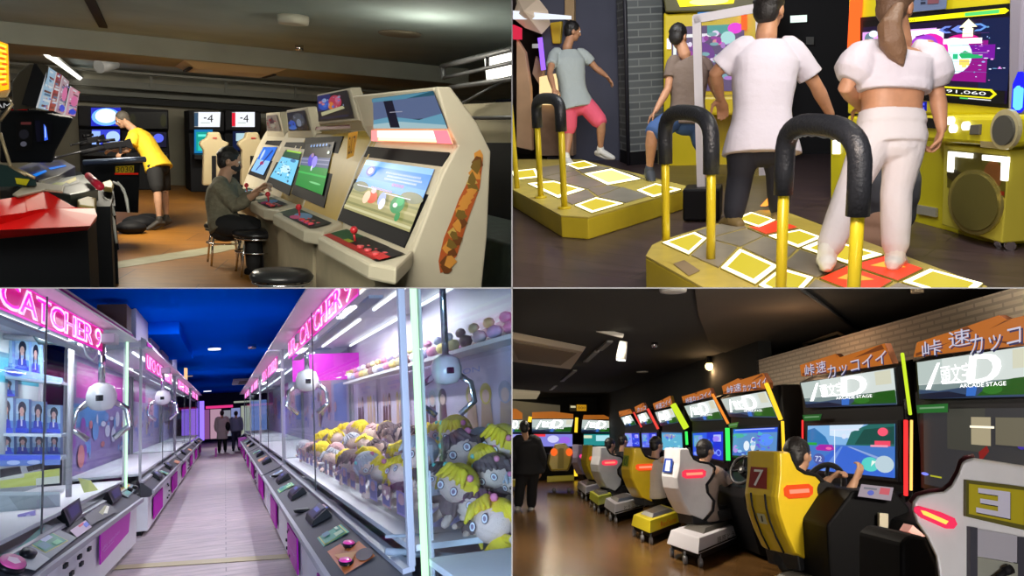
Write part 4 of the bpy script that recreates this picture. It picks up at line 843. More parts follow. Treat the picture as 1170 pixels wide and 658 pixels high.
# ---- booth at far left
peach = mat('booth_panel_peach', (.72, .45, .26), .5, var=.1, scale=3)
t = Thing(R_, 'game_booth', 'wood panelled booth with peach panels and a purple light at the far left', 'booth', TR.ony(620, 180, 13.4))
def bp(q, y, m, nm='panel', th=.12, label=None):
    g = G(); g.prism([TR.ony(*k, y) for k in q], (0, th, 0)); return t.part(nm, g, m, abs=True, bev=.01, label=label)
bp(((590, 44), (600, 60), (606, 100), (608, 172), (590, 168)), 12.6, peach)
bp(((609, 118), (655, 118), (655, 178), (612, 178)), 12.8, mat('booth_box_wood', (.50, .34, .24), .5, var=.1), 'box', .5)
bp(((612, 64), (622, 78), (618, 100), (608, 84)), 12.8, mat('booth_beige', (.45, .30, .2), .5), 'fin')
bp(((616, 88), (634, 84), (638, 120), (616, 120)), 12.7, glow('booth_lamp', (1, .72, .35), 1.2), 'lamp_panel', label='glowing warm panel')
bp(((585, 28), (594, 32), (594, 45), (586, 45)), 12.5, glow('booth_red', (.8, .03, .08), .9), 'red_panel')
bp(((645, -6), (656, -6), (656, 26), (645, 22)), 12.9, mat('booth_post_tan', (.45, .30, .15), .5), 'post')
g = G(); g.tube([TR.ony(*k, 12.5) for k in ((617, 43), (621, 80))], .04, 8); t.part('neon_tube', g, glow('neon_purple', (.30, .12, 1), 1.6), abs=True)
g = G(); g.slab([TR.ony(*k, 12.5) for k in ((608, 50), (619, 50), (619, 55), (608, 55))], .03); t.part('name_plate', g, mat('plate_white', (.7, .7, .65), .5), abs=True)
g = G(); g.slab([TR.ony(*k, 12.9) for k in ((628, 26), (642, 24), (640, 50), (631, 50))], .1); t.part('yellow_pad', g, mat('pad_yellow', (.75, .5, .02), .5), abs=True, bev=.02)
g = G(); g.slab([TR.ony(*k, 12.4) for k in ((586, 12), (652, 18), (652, 22), (586, 22))], .05); t.part('light_bar', g, glow('bar_white', (.85, .9, 1), 1.1), abs=True)
g = G(); q = [TR.ony(*k, 12.7) for k in ((585, 20), (592, 0), (615, -2), (626, 12), (629, 28), (619, 39), (600, 32))]
c_ = sum(q, V((0, 0, 0)))/len(q); g.mesh([p for p in q]+[c_+V((0, -.5, .05)), c_+V((0, .5, 0))], [(i, (i+1) % 7, 7) for i in range(7)]+[((i+1) % 7, i, 8) for i in range(7)])
single(R_, 'paper_lantern', g, mat('lantern_cream', (.75, .62, .48), .7, emit=(.7, .52, .36), es=.22), 'faceted cream lantern hanging above the booth', 'lantern')
sheet('booth_poster', 'blue and grey poster behind the cream lantern', 'poster', [onY(*k, 13.6) for k in ((590, -10), (645, -10), (645, 16), (590, 16))], [((.05, .08, .45), 'rect', .45, .1, .8, .6), ((.3, .3, .3), 'oval', .75, .7, .2, .2), ((.5, .45, .35), 'rect', 0, 0, .3, .5)], (.25, .24, .22), attr_mat('poster_dim', .5, emit=.5), R_)
g = G(); p = TR.fl(598, 158, .2); g.box((p.x, 12.2, .12), (1.0, .7, .24)); single(R_, 'step_block', g, BLACK, 'low black step with a shiny edge beside the booth', 'step', bev=.02)
# ---- dance platforms
ylw = mat('platform_yellow', (.78, .62, .02), .32, .0, var=.06, scale=2)
ylb = mat('platform_side_brass', (.66, .52, .03), .4, .0, var=.12, scale=2)
steel = mat('tile_steel', (.36, .33, .26), .3, .15, var=.12, scale=5)
tread = mat('tile_dim_yellow', (.34, .30, .08), .25, .3, var=.1)
LIT = attr_mat('lit_tile', .3, emit=1.25)
def platform(label, outline, z, tiles, foot=None, side=ylb, lo=.0):
    o = [TR.fl(*k, z) for k in outline]; c = sum(o, V((0, 0, 0)))/len(o)
    t = Thing(R_, 'dance_platform', label, 'dance platform', (c.x, c.y, 0), 0, None)
    g = G(); g.prism([V((p.x, p.y, lo)) for p in o], (0, 0, z-lo-.012)); t.part('base', g, side, abs=True, bev=.01)
    g = G(); g.prism([V((p.x, p.y, z-.012)) for p in o], (0, 0, .012)); t.part('top_plate', g, mat('platform_top', (.62, .50, .10), .35, .0, var=.1), abs=True)
    for q, st in tiles:
        P4 = [TR.fl(*k, z+.003) for k in q]; cc = sum(P4, V((0, 0, 0)))/4
        g = G(); g.slab([P4[0], P4[1], P4[2], P4[3]], -.0); g = G(); g.prism([p-V((0, 0, .002)) for p in P4], (0, 0, .008)); tp = t.part('tile', g, steel if st in 'sp' else tread, abs=True)
        if st in 'yYr':
            g = G(); zz = V((0, 0, .008)); P5 = [cc+(p-cc)*.97+zz for p in P4]
            base = {'y': (.62, .50, .03), 'Y': (.95, .85, .3), 'r': (.95, .06, .02)}[st]
            edge = (2.4, 2.2, 1.4) if st != 'r' else (.95, .06, .02)
            g.c(edge); g.face(P5)
            g.c(base); P6 = [cc+(p-cc)*.76+zz*1.2 for p in P4]
            if st != 'r': g.face(P6)
            if st == 'r':
                g.c((1.4, .45, .05)); m1, m2 = lerp(P4[0], P4[1], .5), lerp(P4[2], P4[3], .5); r_ = [lerp(cc, P4[0], .5), lerp(cc, P4[1], .5), lerp(cc, P4[2], .5), lerp(cc, P4[3], .1)]; g.face([p+zz*1.3 for p in r_])
            t.part('light_panel', g, LIT, parent=tp, abs=True, flip=False)
    return t
far = platform('far dance platform with glowing yellow squares under the dancer in pink shorts', [(570, 208), (641, 246), (672, 248), (785, 216), (783, 212), (664, 182), (560, 182)], .2,
    [(((656, 235), (681, 226), (713, 233), (676, 244)), 'y'), (((727, 218), (749, 210), (779, 217), (746, 226)), 'y'), (((602, 210), (632, 207), (669, 217), (638, 227)), 'y'), (((667, 199), (699, 193), (733, 205), (694, 212)), 'Y'),
     (((646, 188), (668, 184), (683, 190), (660, 194)), 'y'), (((584, 196), (612, 193), (617, 203), (588, 206)), 'y'), (((684, 225), (711, 214), (742, 224), (715, 232)), 's'), (((640, 227), (671, 217), (680, 225), (654, 234)), 's'), (((672, 216), (694, 212), (709, 214), (683, 224)), 's'),
     (((634, 206), (664, 200), (691, 211), (671, 216)), 's'), (((619, 203), (657, 195), (664, 199), (633, 206)), 's'), (((700, 192), (720, 198), (747, 209), (734, 204)), 's'), (((683, 190), (698, 192), (665, 198), (660, 194)), 's'), (((614, 192), (645, 188), (658, 194), (620, 202)), 's')])
near = platform('near dance platform with glowing yellow squares and red arrows under the two dancers in white', [(738, 292), (745, 280), (757, 274), (868, 240), (893, 240), (1128, 327), (1100, 372), (885, 395), (848, 352), (812, 333)], .25,
    [(((756, 278), (794, 266), (808, 273), (787, 292)), 'y'), (((796, 265), (838, 252), (853, 260), (810, 272)), 's'), (((838, 251), (858, 243), (887, 252), (868, 261)), 'y'), (((790, 292), (810, 274), (842, 283), (821, 306)), 's'), (((812, 273), (853, 262), (872, 270), (846, 282)), 's'),
     (((854, 261), (867, 262), (889, 254), (912, 262), (875, 270)), 'r'), (((823, 307), (845, 285), (890, 305), (863, 326)), 'y'), (((848, 283), (874, 271), (910, 285), (892, 303)), 's'), (((877, 270), (914, 263), (940, 272), (912, 284)), 'y'), (((866, 327), (892, 307), (930, 318), (905, 345)), 'y'),
     (((894, 304), (914, 286), (966, 304), (934, 317)), 's'), (((915, 284), (942, 273), (1010, 292), (970, 303)), 'y'), (((936, 319), (968, 305), (1020, 322), (990, 340)), 'r'), (((973, 304), (1012, 293), (1055, 308), (1026, 322)), 'r'), (((1030, 323), (1062, 308), (1124, 325), (1100, 345)), 'y'),
     (((992, 342), (1026, 324), (1090, 342), (1060, 360)), 's'), (((906, 346), (932, 320), (988, 341), (970, 370)), 's')])
g = G(); q = [TR.fl(*k, .255) for k in ((769, 301), (782, 297), (800, 309), (787, 315))]; g.pic([q[0], q[1], q[2], q[3]], [], base=(.5, .42, .3)); near.part('sticker', g, PRINT, abs=True, flip=False)
# ---- safety bars
pad = mat('pad_black_leather', (.015, .017, .022), .38, bump=.5, scale=60); bar_y = mat('bar_yellow', (.72, .56, .02), .28, .1)
def bar(label, A, B, hz, padz, r=.028, z0=.2, stitched=False):
    A = V(A); B = V(B); t = Thing(R_, 'safety_bar', label, 'safety bar', ((A.x+B.x)/2, (A.y+B.y)/2, z0)); d = B-A
    R2 = .5*d.length
    def arc(t_):  # rounded top
        a = PI*t_; u = .5-.5*math.cos(a)*1.0; k = abs(math.sin(a))**.55
        return A+d*(.5-.5*math.copysign(abs(math.cos(a))**.7, math.cos(a)))+V((0, 0, lerp(padz, hz, k)))
    for P0 in (A, B): g = G(); g.tube([P0+V((0, 0, z0)), P0+V((0, 0, padz+.06))], r, 14); g.cyl(P0+V((0, 0, z0)), P0+V((0, 0, z0+.02)), r*2.1); t.part('post', g, bar_y, abs=True)
    g = G(); g.tube([A+V((0, 0, padz-.14))]+[arc(k/16) for k in range(17)]+[B+V((0, 0, padz-.14))], r*1.75, 14, roundend=False); pd = t.part('padding', g, pad, abs=True)
    if stitched:
        g = G(); g.tube([arc(lerp(.12, .88, k/29))-V((0, 0, r*(1.72+.22*(k % 2)))) for k in range(4, 26)], .006, 6)
        t.part('stitching', g, mat('stitch_grey', (.35, .38, .4), .6), parent=pd, abs=True)
    return t
e2 = V((math.cos(math.radians(-63)), math.sin(math.radians(-63)), 0))
A = TR.fl(761, 282, .2); A.z = 0; B = TR.fl(812, 306, .2); B.z = 0
bar('arched safety bar with black padding at the left of the near platform', A, B, 1.13, .92)
zt = lambda px, py, y: TR.ony(px, py, y).z
A2 = TR.ony(893, 300, 4.15); A2.z = 0; B2 = TR.ony(977, 300, 3.55); B2.z = 0
bar('arched safety bar with stitched black padding directly behind the dancer in white trousers', A2, B2, 1.12, .90, stitched=True)
A = TR.fl(618, 226, .2); A.z = 0; B = TR.fl(645, 238, .2); B.z = 0
bar('arched safety bar with black padding on the far platform', A, B, 1.20, 1.05, r=.03)
g = G(); p = TR.fl(591, 215, .2); p.z = .2; g.tube([p, p+V((-.03, 0, 1.0))], .03, 10); single(R_, 'bar_stand', g, bar_y, 'single yellow upright at the left edge of the far platform', 'upright')
# ---- acrylic partition with white frame
t = Thing(R_, 'partition_screen', 'clear acrylic partition in a white frame standing between the platforms', 'partition', TR.fl(803, 248))
yp = TR.fl(803, 250).y; fo = lambda px, py: TR.ony(px, py, yp)
white = mat('frame_white', (.72, .70, .78), .4)
for q0, q1 in (((796, 18), (802, 244)), ((868, 6), (872, 200))): g = G(); a, b = fo(*q0), fo(*q1); g.box((a+b)/2,  (.075, .05, (a-b).length), rot=Matrix.Rotation(math.atan2(a.x-b.x, a.z-b.z), 3, 'Y')); t.part('upright', g, white, abs=True)
g = G(); a, b = fo(793, 22), fo(872, 8); g.box((a+b)/2, ((a-b).length, .05, .075), rot=Matrix.Rotation(-math.atan2(b.z-a.z, b.x-a.x), 3, 'Y')); t.part('top_rail', g, white, abs=True)
g = G(); g.slab([fo(797, 22), fo(869, 9), fo(871, 200), fo(801, 200)], .008); t.part('acrylic_pane', g, glass('acrylic', (.95, .93, .97), .10), abs=True)
g = G(); b = fo(803, 250); b.z = .16; g.box(b, (.34, .34, .3)); t.part('foot', g, BLACK, abs=True, bev=.02)
# ---- far dance machine
yf = 12.0
fy = lambda px, py, o=0: TR.ony(px, py, yf+o)
ym = mat('machine_yellow', (.80, .62, .015), .4, 0, var=.06, scale=2)
t = Thing(R_, 'dance_machine', 'far yellow dance machine with a glowing marquee behind the acrylic partition', 'dance machine', fy(815, 180))
g = G(); g.prism([fy(*k) for k in ((758, 14), (764, 16), (878, 8), (884, 200), (758, 205))], (0, .8, 0)); t.part('body', g, ym, abs=True, bev=.03)
g = G(); g.prism([fy(*k, -.1) for k in ((757, -8), (880, -8), (876, 12), (760, 14))], (0, .8, 0)); t.part('marquee_box', g, mat('machine_olive', (.10, .09, .02), .4), abs=True, bev=.02)
g = G(); g.pic([fy(*k, -.12) for k in ((769, -10), (842, -10), (838, 4), (777, 8))], [((1.5, 1.4, .5), 'oval', .55, .75, .35, .25), ((1.2, .95, .1), 'rect', .1, 0, .9, .3)], base=(1.1, .95, .10)); t.part('marquee', g, attr_mat('marquee_glow', .3, emit=1.6), abs=True, flip=False)
g = G(); g.pic([fy(*k, -.02) for k in ((767, 31), (850, 27), (852, 104), (768, 104))], [((.9, .95, .9), [(.03, .1), (.08, .1), (.06, .5), (.02, .5)]), ((.6, .1, .8), 'oval', .02, .08, .04, .05), ((.9, .9, .9), 'rect', .15, .12, .55, .17), ((.25, .55, .5), 'rect', .5, .0, .8, .14), ((.9, .2, .8), 'oval', .88, .06, .1, .08), ((.8, .5, .5), 'oval', .65, .25, .08, .05), ((.9, .15, .7), [(.62, .2), (.8, .25), (.62, .3)]), ((.6, .85, .8), 'oval', .78, .2, .1, .1),
    ((.5, .75, .7), 'oval', .55, .5, .2, .06), ((.35, .2, .45), 'oval', .4, .45, .2, .2)]+speckle(rnd, 40, [(.6, .4, .7), (.4, .6, .6), (.85, .8, .9), (.5, .2, .5)], 0, 0, 1, .9, .07, .05), base=(.30, .25, .36)); t.part('screen', g, SCR, abs=True, flip=False)
g = G(); g.slab([fy(*k, -.06) for k in ((847, 8), (853, 8), (853, 34), (847, 34))], .05); t.part('light_strip', g, glow('strip_orange', (1, .12, .02), 1.6), abs=True, label='orange light strip')
g = G(); g.slab([fy(*k, -.06) for k in ((762, 44), (766, 44), (766, 56), (762, 56))], .05); t.part('light_strip', g, glow('strip_white', (.95, .85, 1), 1.6), abs=True, label='white light strip')
g = G(); g.slab([fy(*k, -.05) for k in ((797, 14), (814, 13), (814, 23), (797, 23))], .02); t.part('blue_sticker', g, mat('sticker_blue', (.03, .25, .70), .5, emit=(.03, .25, .7), es=.3), abs=True)
g = G(); g.prism([fy(*k, -.6) for k in ((800, 110), (880, 110), (880, 132), (800, 132))], (0, .6, 0)); t.part('control_shelf', g, ym, abs=True, bev=.04)
for q, r in (((863, 121), .06), ((868, 137), .07), ((858, 141), .05)): g = G(); g.sph(fy(*q, -.62), r, 10); t.part('lamp', g, glow('lamp_white', (1, .98, .8), 2.0), abs=True)
g = G(); g.prism([fy(*k, -.25) for k in ((856, 150), (884, 150), (884, 195), (856, 195))], (0, .25, 0)); t.part('speaker_box', g, ym, abs=True, bev=.02)
# ---- near dance machine
P0 = TR.fl(1143, 281); fd = V((-.407, .914, 0)); fn = V((-.914, -.407, 0))
def on(px, py, o=0): return TR.hit(px, py, P0+fn*o, fn)
t = Thing(R_, 'dance_machine', 'near yellow dance machine with a big bright screen facing the dancer in white trousers', 'dance machine', P0)
yel2 = mat('machine_lime_yellow', (.76, .66, .015), .4, 0, var=.05, scale=2)
back = -fn*.9
g = G(); g.prism([on(*k) for k in ((970, -60), (1163, -60), (1160, 110), (1152, 132), (968, 130))], back); t.part('upper_body', g, yel2, abs=True, bev=.02)
g = G(); g.prism([on(*k, .05) for k in ((1153, -60), (1172, -60), (1166, 80), (1158, 135), (1151, 132))], back); t.part('side_trim', g, mat('trim_grey_lilac', (.30, .28, .36), .4), abs=True, bev=.02)
g = G(); g.prism([on(*k, .22) for k in ((1040, 133), (1156, 132), (1152, 168), (1040, 160))], back*.8); t.part('control_shelf', g, yel2, abs=True, bev=.03)
g = G(); g.prism([on(*k) for k in ((968, 132), (1151, 160), (1142, 281), (970, 236))], back); t.part('lower_body', g, yel2, abs=True, bev=.02)
arrow = lambda u, v, s, c: (c, [(u, v-s), (u+s*.5, v), (u+s*.22, v), (u+s*.22, v+s*.8), (u-s*.22, v+s*.8), (u-s*.22, v), (u-s*.5, v)])
def chev(u, v, s, c, d=1): return (c, [(u-s*.5*d, v-s*.6), (u, v-s*.6), (u+s*.5*d, v), (u, v+s*.6), (u-s*.5*d, v+s*.6), (u-s*.1*d, v)])
scr_art = [((.03, .06, .18), 'rect', .80, 0, 1, 1), ((.45, .02, .40), 'rect', .45, .3, .85, .9), ((.85, .55, .95), 'rect', .0, .08, .5, .36), ((1.2, 1, 1.2), 'rect', .22, .10, .55, .32), ((.8, .02, .45), 'oval', .68, .28, .1, .08), ((.35, .02, .5), 'rect', .66, .36, .9, .56),
    ((1.1, 1, 1.2), 'rect', .0, .45, .45, .85), ((.9, 1.2, 1.15), 'oval', .62, .52, .12, .27), ((.85, .08, .60), 'oval', .46, .45, .13, .28), ((.55, .15, .75), 'oval', .42, .34, .10, .16), ((.95, .05, .55), 'oval', .49, .60, .08, .15), ((.75, .03, .40), 'oval', .26, .34, .10, .10),
    ((1.2, 1.1, 1.1), 'rect', .55, .26, .81, .34), ((.08, .65, .35), 'rect', .55, .49, .60, .57), ((.10, .65, .4), 'rect', .62, .49, .655, .57), ((.08, .6, .3), [(.66, .5), (.70, .44), (.76, .5), (.82, .5), (.82, .55), (.68, .56)]), arrow(.70, .64, .07, (1, .85, .35)), ((.95, .8, .3), 'rect', .665, .57, .735, .66),
    arrow(.565, .84, .08, (.1, .9, .3)), ((.9, .85, .1), 'rect', .53, .84, .60, .95), chev(.56, .12, .09, (.35, .45, .85), -1), chev(.57, .12, .05, (.05, .08, .3), -1), chev(.645, .12, .09, (.35, .45, .85), -1), arrow(.715, .10, .12, (1.4, 1.3, .9)), ((1.4, 1.3, .9), 'rect', .68, .12, .75, .24), chev(.80, .11, .09, (.3, .5, .85)), chev(.795, .11, .05, (.03, .08, .3)),
    ((.35, .1, .45), [(.27, .14), (.33, .18), (.31, .20), (.26, .17)]), ((.35, .1, .45), [(.42, .17), (.36, .20), (.37, .22), (.43, .19)]), ((1, .15, .02), 'oval', .18, .18, .05, .10), ((1, .6, .05), 'rect', .215, .15, .235, .30), ((.35, .15, .45), 'rect', .60, .36, .86, .367), ((.6, .5, .7), 'rect', .5, .47, .86, .477), ((.3, .15, .4), 'rect', .6, .60, .86, .605), ((.3, .15, .4), 'rect', .6, .19, .86, .195), ((.3, .3, .6), 'rect', .6, .75, .86, .755),
    ((.3, .4, .45), 'oval', .05, .2, .04, .1), ((.8, .8, .2), 'oval', .03, .45, .03, .08), ((.9, .95, 1), 'oval', .08, .12, .04, .06)]
scr_art += speckle(rnd, 26, [(.5, .6, .9), (.3, .5, .7), (.9, .5, .9), (.8, .85, 1)], .74, .1, 1, .9, .014, .012)
wu = lambda u: u*8.6/(u*8.6+(1-u)*6.5)
scr_art = [((a[0], a[1], wu(a[2]), a[3], wu(a[4]), a[5]) if a[1] == 'rect' else (a[0], a[1], wu(a[2]), a[3], a[4]*.95, a[5])) if isinstance(a[1], str) else (a[0], [(wu(u), v) for u, v in a[1]]) for a in scr_art]
S4 = [on(*k, .02) for k in ((986, 24), (1158, 8), (1150, 119), (985, 104))]
g = G(); g.slab([on(*k, .015) for k in ((983, 20), (1161, 3), (1153, 124), (982, 108))], .05); t.part('screen_bezel', g, BLACK, abs=True)
g = G(); g.pic(S4, [((.01, .01, .01), 'rect', 0, 0, 1, .09), ((1.1, 1, .03), [(.25, .02), (.96, .0), (.98, .03), (.96, .06), (.25, .07)]), ((.25, .8, .35), [(.74, .015), (.93, .01), (.93, .05), (.74, .055)]), ((.02, .02, .02), 'text', 'STAGE', .33, .035, .42, .06)]+[(s_[0], s_[1], *[(lerp(.10, .86, v) if (i % 2 == 1 and s_[1] != 'oval') else v) for i, v in enumerate(s_[2:])]) if s_[1] == 'rect' else ((s_[0], s_[1], s_[2], lerp(.10, .86, s_[3]), s_[4], s_[5]*.78) if s_[1] == 'oval' else (s_[0], [(u, lerp(.10, .86, v)) for u, v in s_[1]])) for s_ in scr_art]+
    [((.02, .02, .03), 'rect', 0, .86, 1, 1), ((.9, .85, .05), [(.50, .90), (.53, .85), (.93, .85), (.96, .90), (.93, .955), (.53, .955)]), ((.02, .02, .02), [(.52, .90), (.54, .87), (.92, .87), (.94, .90), (.92, .94), (.54, .94)]), ((1, 1, 1), 'text', '991,060', .62, .885, .90, .925), ((.2, .7, .3), 'rect', .75, .965, .80, .98), ((.9, .9, .9), 'rect', .80, .965, .93, .975), ((.8, .8, .8), 'rect', .2, .93, .27, .95)], base=(.06, .03, .12), lift=.0008)
t.part('screen', g, attr_mat('dance_screen', .3, emit=1.25), abs=True, flip=False)
g = G(); g.pic([on(*k, .03) for k in ((1041, -8), (1083, -10), (1081, 10), (1042, 14))], [((.1, .12, .2), 'rect', .28, .3, .42, .42), ((.1, .12, .2), 'rect', .28, .5, .42, .62), ((.45, .25, .3), 'rect', .48, .28, .8, .65)], base=(.35, .42, .6)); t.part('notice', g, PRINT, abs=True, flip=False)
g = G(); g.slab([on(*k, .06) for k in ((971, 0), (979, 0), (975, 55), (974, 112), (967, 112), (968, 55))], .06); t.part('light_strip', g, glow('strip_orange'  , (1, .12, .02), 1.6), abs=True, label='orange light strip')
for k in range(14):
    pass
g = G(); g.slab([on(*k, .10) for k in ((1157, 96), (1163, 82), (1167, 96), (1165, 124), (1161, 129), (1155, 126))], .04); t.part('light_strip', g, glow('strip_blue_deep', (.02, .02, .9), 1.2), abs=True, label='deep blue light housing')
g = G(); g.slab([on(*k, .12) for k in ((1158, 102), (1162, 98), (1165, 102), (1163.5, 123), (1160.5, 126), (1157, 122))], .03); t.part('light_strip', g, glow('strip_cyan', (.12, .50, 1), 1.8), abs=True, label='bright blue light strip')
def dcirc(px, py, o, r, nm, m, th=.03, fl=1.0):
    c = on(px, py, o); g = G(); u = fd; g.loft([g.ring(c, u*r, V((0, 0, r*fl)), 28), g.ring(c-fn*th, u*r, V((0, 0, r*fl)), 28)], False); return t.part(nm, g, m, abs=True)
dcirc(1147, 148, .25, .135, 'speaker_ring', mat('ring_pale_gold', (.75, .68, .4), .25, .5)); dcirc(1145, 149, .27, .10, 'speaker_cone', mat('grille_grey', (.07, .07, .06), .6))
for q in ((1084, 138), (1101.5, 144), (1087, 147)): dcirc(*q, .25, .032, 'button', glow('button_white', (1, .98, .85), 1.8), .03)
g = G(); g.slab([on(*k, .24) for k in ((1108, 143), (1119, 142), (1118, 154), (1107, 154))], .03); t.part('card_reader', g, mat('reader_grey', (.12, .11, .09), .5), abs=True, bev=.005)
g = G(); g.slab([on(*k, .24) for k in ((1058, 135), (1072, 136), (1070, 147), (1055, 146))], .03); t.part('coin_slot', g, BLACK, abs=True)
g = G(); g.pic([on(*k, .26) for k in ((1043, 116), (1059, 116), (1059, 127), (1043, 126))], [((.25, .3, .95), 'rect', .15, .15, .85, .4), ((.3, .35, .95), 'rect', .15, .6, .85, .85)], base=(.03, .04, .45)); t.part('small_display', g, SCR, abs=True, flip=False)
g = G(); g.slab([on(*k, .23) for k in ((1120, 161), (1152, 164), (1150, 171), (1120, 168))], .04); t.part('chrome_trim', g, mat('trim_gold_pale', (.6, .5, .25), .25, .6), abs=True)
# lower mirrored box
lb = [(1078, 165), (1153, 172), (1144, 278), (1076, 257)]
g = G(); g.prism([on(*k, .12) for k in lb], back*.3); t.part('speaker_box', g, mat('box_brass', (.62, .54, .06), .3, .1), abs=True, bev=.01)
g = G(); g.pic([on(*k, .125) for k in ((1083, 171), (1151, 178), (1148, 226), (1082, 214))], [((.30, .27, .06), 'oval', .55, .35, .25, .3), ((.45, .25, .1), 'oval', .8, .5, .15, .35), ((.15, .12, .03), 'oval', .15, .65, .15, .15), ((.5, .08, .02), 'rect', .8, .85, 1, .95)], base=(.30, .27, .05)); t.part('painted_mirror', g, PRINT, abs=True, flip=False)  # mirror reflections drawn in as flat coloured shapes
for q in (((1083, 173), (1110, 175.5), (1110, 181), (1083, 178)), ((1083, 173), (1089, 173.5), (1088, 197), (1082, 196)), ((1122, 177), (1151, 179.5), (1151, 186), (1122, 183)), ((1144, 180), (1151, 181), (1149, 207), (1143, 206))):
    g = G(); g.slab([on(*k, .14) for k in q], .02); t.part('corner_light', g, glow('corner_white', (1, .98, .88), 2.2), abs=True)
dcirc(1112, 231, .14, .30, 'woofer_ring', mat('woofer_brass', (.5, .42, .12), .25, .6), .02, .8); dcirc(1112, 231, .155, .26, 'woofer', mat('woofer_olive', (.22, .19, .05), .35, .4), .02, .8)
g = G(); g.slab([on(*k, .02) for k in ((1047, 234), (1069, 238), (1069, 248), (1047, 244))], .02); t.part('vent_label', g, mat('vent_pale', (.4, .38, .3), .5), abs=True)
for q in ((1127, 279), (1139, 282)): g = G(); c = TR.fl(*q, .03)-fn*.1; g.cyl(c+V((0, -.02, 0)), c+V((0, .02, 0)), .035); t.part('caster', g, CHROME, abs=True)
g = G(); g.slab([on(*k, .05) for k in ((951, 158), (958, 158), (958, 176), (951, 176))], .03); t.part('lamp', g, glow('corner_white'), abs=True)
g = G(); g.prism([on(*k, .03) for k in ((949, 158), (966, 156), (968, 236), (949, 231))], back*.5); t.part('side_cabinet', g, yel2, abs=True, bev=.01)
# dark cushion-like bag and brown pouch behind the dancer in white trousers
g = G(); c = on(1018, 215, .55); g.sph(c, (.22, .22, .34), 14); g.sph(c+V((0, 0, -.2)), (.2, .2, .18), 14); single(R_, 'backpack', voxel(g, .02, 3), mat('bag_slate', (.07, .075, .10), .7), 'dark blue grey backpack behind the legs of the dancer in white trousers', 'backpack')
g = G(); c = TR.fl(1000, 277, .1); g.sph(c, (.2, .2, .12), 12); g.sph(c+V((.04, .05, .1)), (.14, .14, .12), 12); single(R_, 'cloth_pouch', voxel(g, .02, 3), mat('pouch_brown', (.28, .15, .10), .8), 'brown pouch on the floor below the backpack', 'pouch')
# ---- dancers
def dep0(px, py, z): return TR.dep(TR.fl(px, py, z))
D = dep0(688, 183, .2); P = lambda px, py, o=0: TR.at(px, py, D+o)
J = dict(head=P(654, 36), face=V((.85, .5, -.15)), neck=P(649, 51, .0), shL=P(633, 61, -.05), shR=P(667, 62, .05), elL=P(628, 84, -.3), wrL=P(633, 102, -.5), elR=P(681, 78, .1), wrR=P(693, 87, .15), hdR=V((.55, .1, -.8)),
         hipL=P(649, 119, -.05), hipR=P(667, 117, .05), knL=P(650, 150, .05), knR=P(687, 141, -.15), anL=P(647, 180, -.05), anR=P(686, 171, .05), toL=P(655, 190, -.2), toR=P(700, 180, -.05), waist=P(652, 92))
shs = mat('shoe_white', (.75, .75, .72), .5)
person(R_, 'person in a light grey t-shirt and pink shorts dancing on the far platform', J, SKIN2,
       [('shirt', 'top', mat('tshirt_pale_grey', (.42, .47, .47), .85, bump=.25, scale=18), dict(sleeve=.6, grow=.014, hem=.03, w=(1.15, 1.12, 1.1, 1.05, 1))), ('shorts', 'bottom', mat('shorts_pink', (.85, .12, .20), .8, bump=.2, scale=15), dict(len=.86, grow=.02, loose=.008)), ('shoe', 'shoe', shs, {}),
        ], HAIR, .009, s=1.15, low=.0, curlL=.4, curlR=.35)
D = dep0(742, 205, .2); P = lambda px, py, o=0: TR.at(px, py, D+o)
J = dict(head=P(775, 42), face=V((.35, .9, -.2)), neck=P(781, 59), shL=P(769, 70, -.02), shR=P(806, 72, .02), elL=P(763, 102, -.05), wrL=P(749, 127, -.2), hdL=V((-.6, -.1, -.7)), elR=P(813, 95, .1), wrR=P(822, 115, .2),
         hipL=P(772, 135), hipR=P(798, 138), knL=P(745, 152, -.25), knR=P(804, 168, .0), anL=P(742, 195, -.1), anR=P(806, 208, .1), toL=P(745, 207, -.15), toR=P(815, 216, .0), waist=P(786, 108))
person(R_, 'person in a brown t-shirt and blue denim shorts leaning with a hand on one knee', J, SKIN2,
       [('shirt', 'top', mat('tshirt_brown', (.16, .115, .09), .85, bump=.25, scale=18), dict(sleeve=.6, grow=.014, hem=.02, w=(1.1, 1.1, 1.1, 1.05, 1))), ('shorts', 'bottom', mat('denim_blue', (.05, .11, .28), .85, bump=.3, scale=60), dict(len=.85, grow=.018, loose=.01)), ('shoe', 'shoe', mat('shoe_slate', (.05, .06, .08), .6), {})],
       HAIR, .009, s=1.15, low=.0, curlL=.6, curlR=.4)
D = dep0(835, 258, .25); P = lambda px, py, o=0: TR.at(px, py, D+o)
J = dict(head=P(879, 12), face=V((.35, .9, -.15)), neck=P(876, 36), shL=P(848, 54, .0), shR=P(905, 54, .0), elL=P(817, 84, .1), wrL=P(823, 112, .3), elR=P(932, 97, .05), wrR=P(949, 131, .15), hdR=V((.35, .25, -.85)),
         hipL=P(852, 160), hipR=P(888, 160), knL=P(845, 205, .05), knR=P(890, 203, .1), anL=P(838, 247, .0), anR=P(890, 240, .15), toL=P(826, 256, .15), toR=P(894, 247, .35), waist=P(870, 112))
person(R_, 'person in a loose white t-shirt and black trousers dancing in the middle', J, SKIN2,
       [('shirt', 'top', mat('tshirt_white', (.64, .60, .69), .85, bump=.5, scale=5), dict(sleeve=.78, grow=.012, hem=.045, puff=.006, t0=-.16, w=(1.1, 1.1, 1.1, 1.05, 1.0), cuff=.012)), ('trousers', 'bottom', mat('trousers_navy_black', (.012, .013, .022), .85), dict(len=1.92, grow=.015, loose=.005)), ('shoe', 'shoe', mat('shoe_olive_brown', (.20, .14, .05), .6), {})],
       HAIR, .008, s=1.28, low=.0, curlL=.5, curlR=.45)
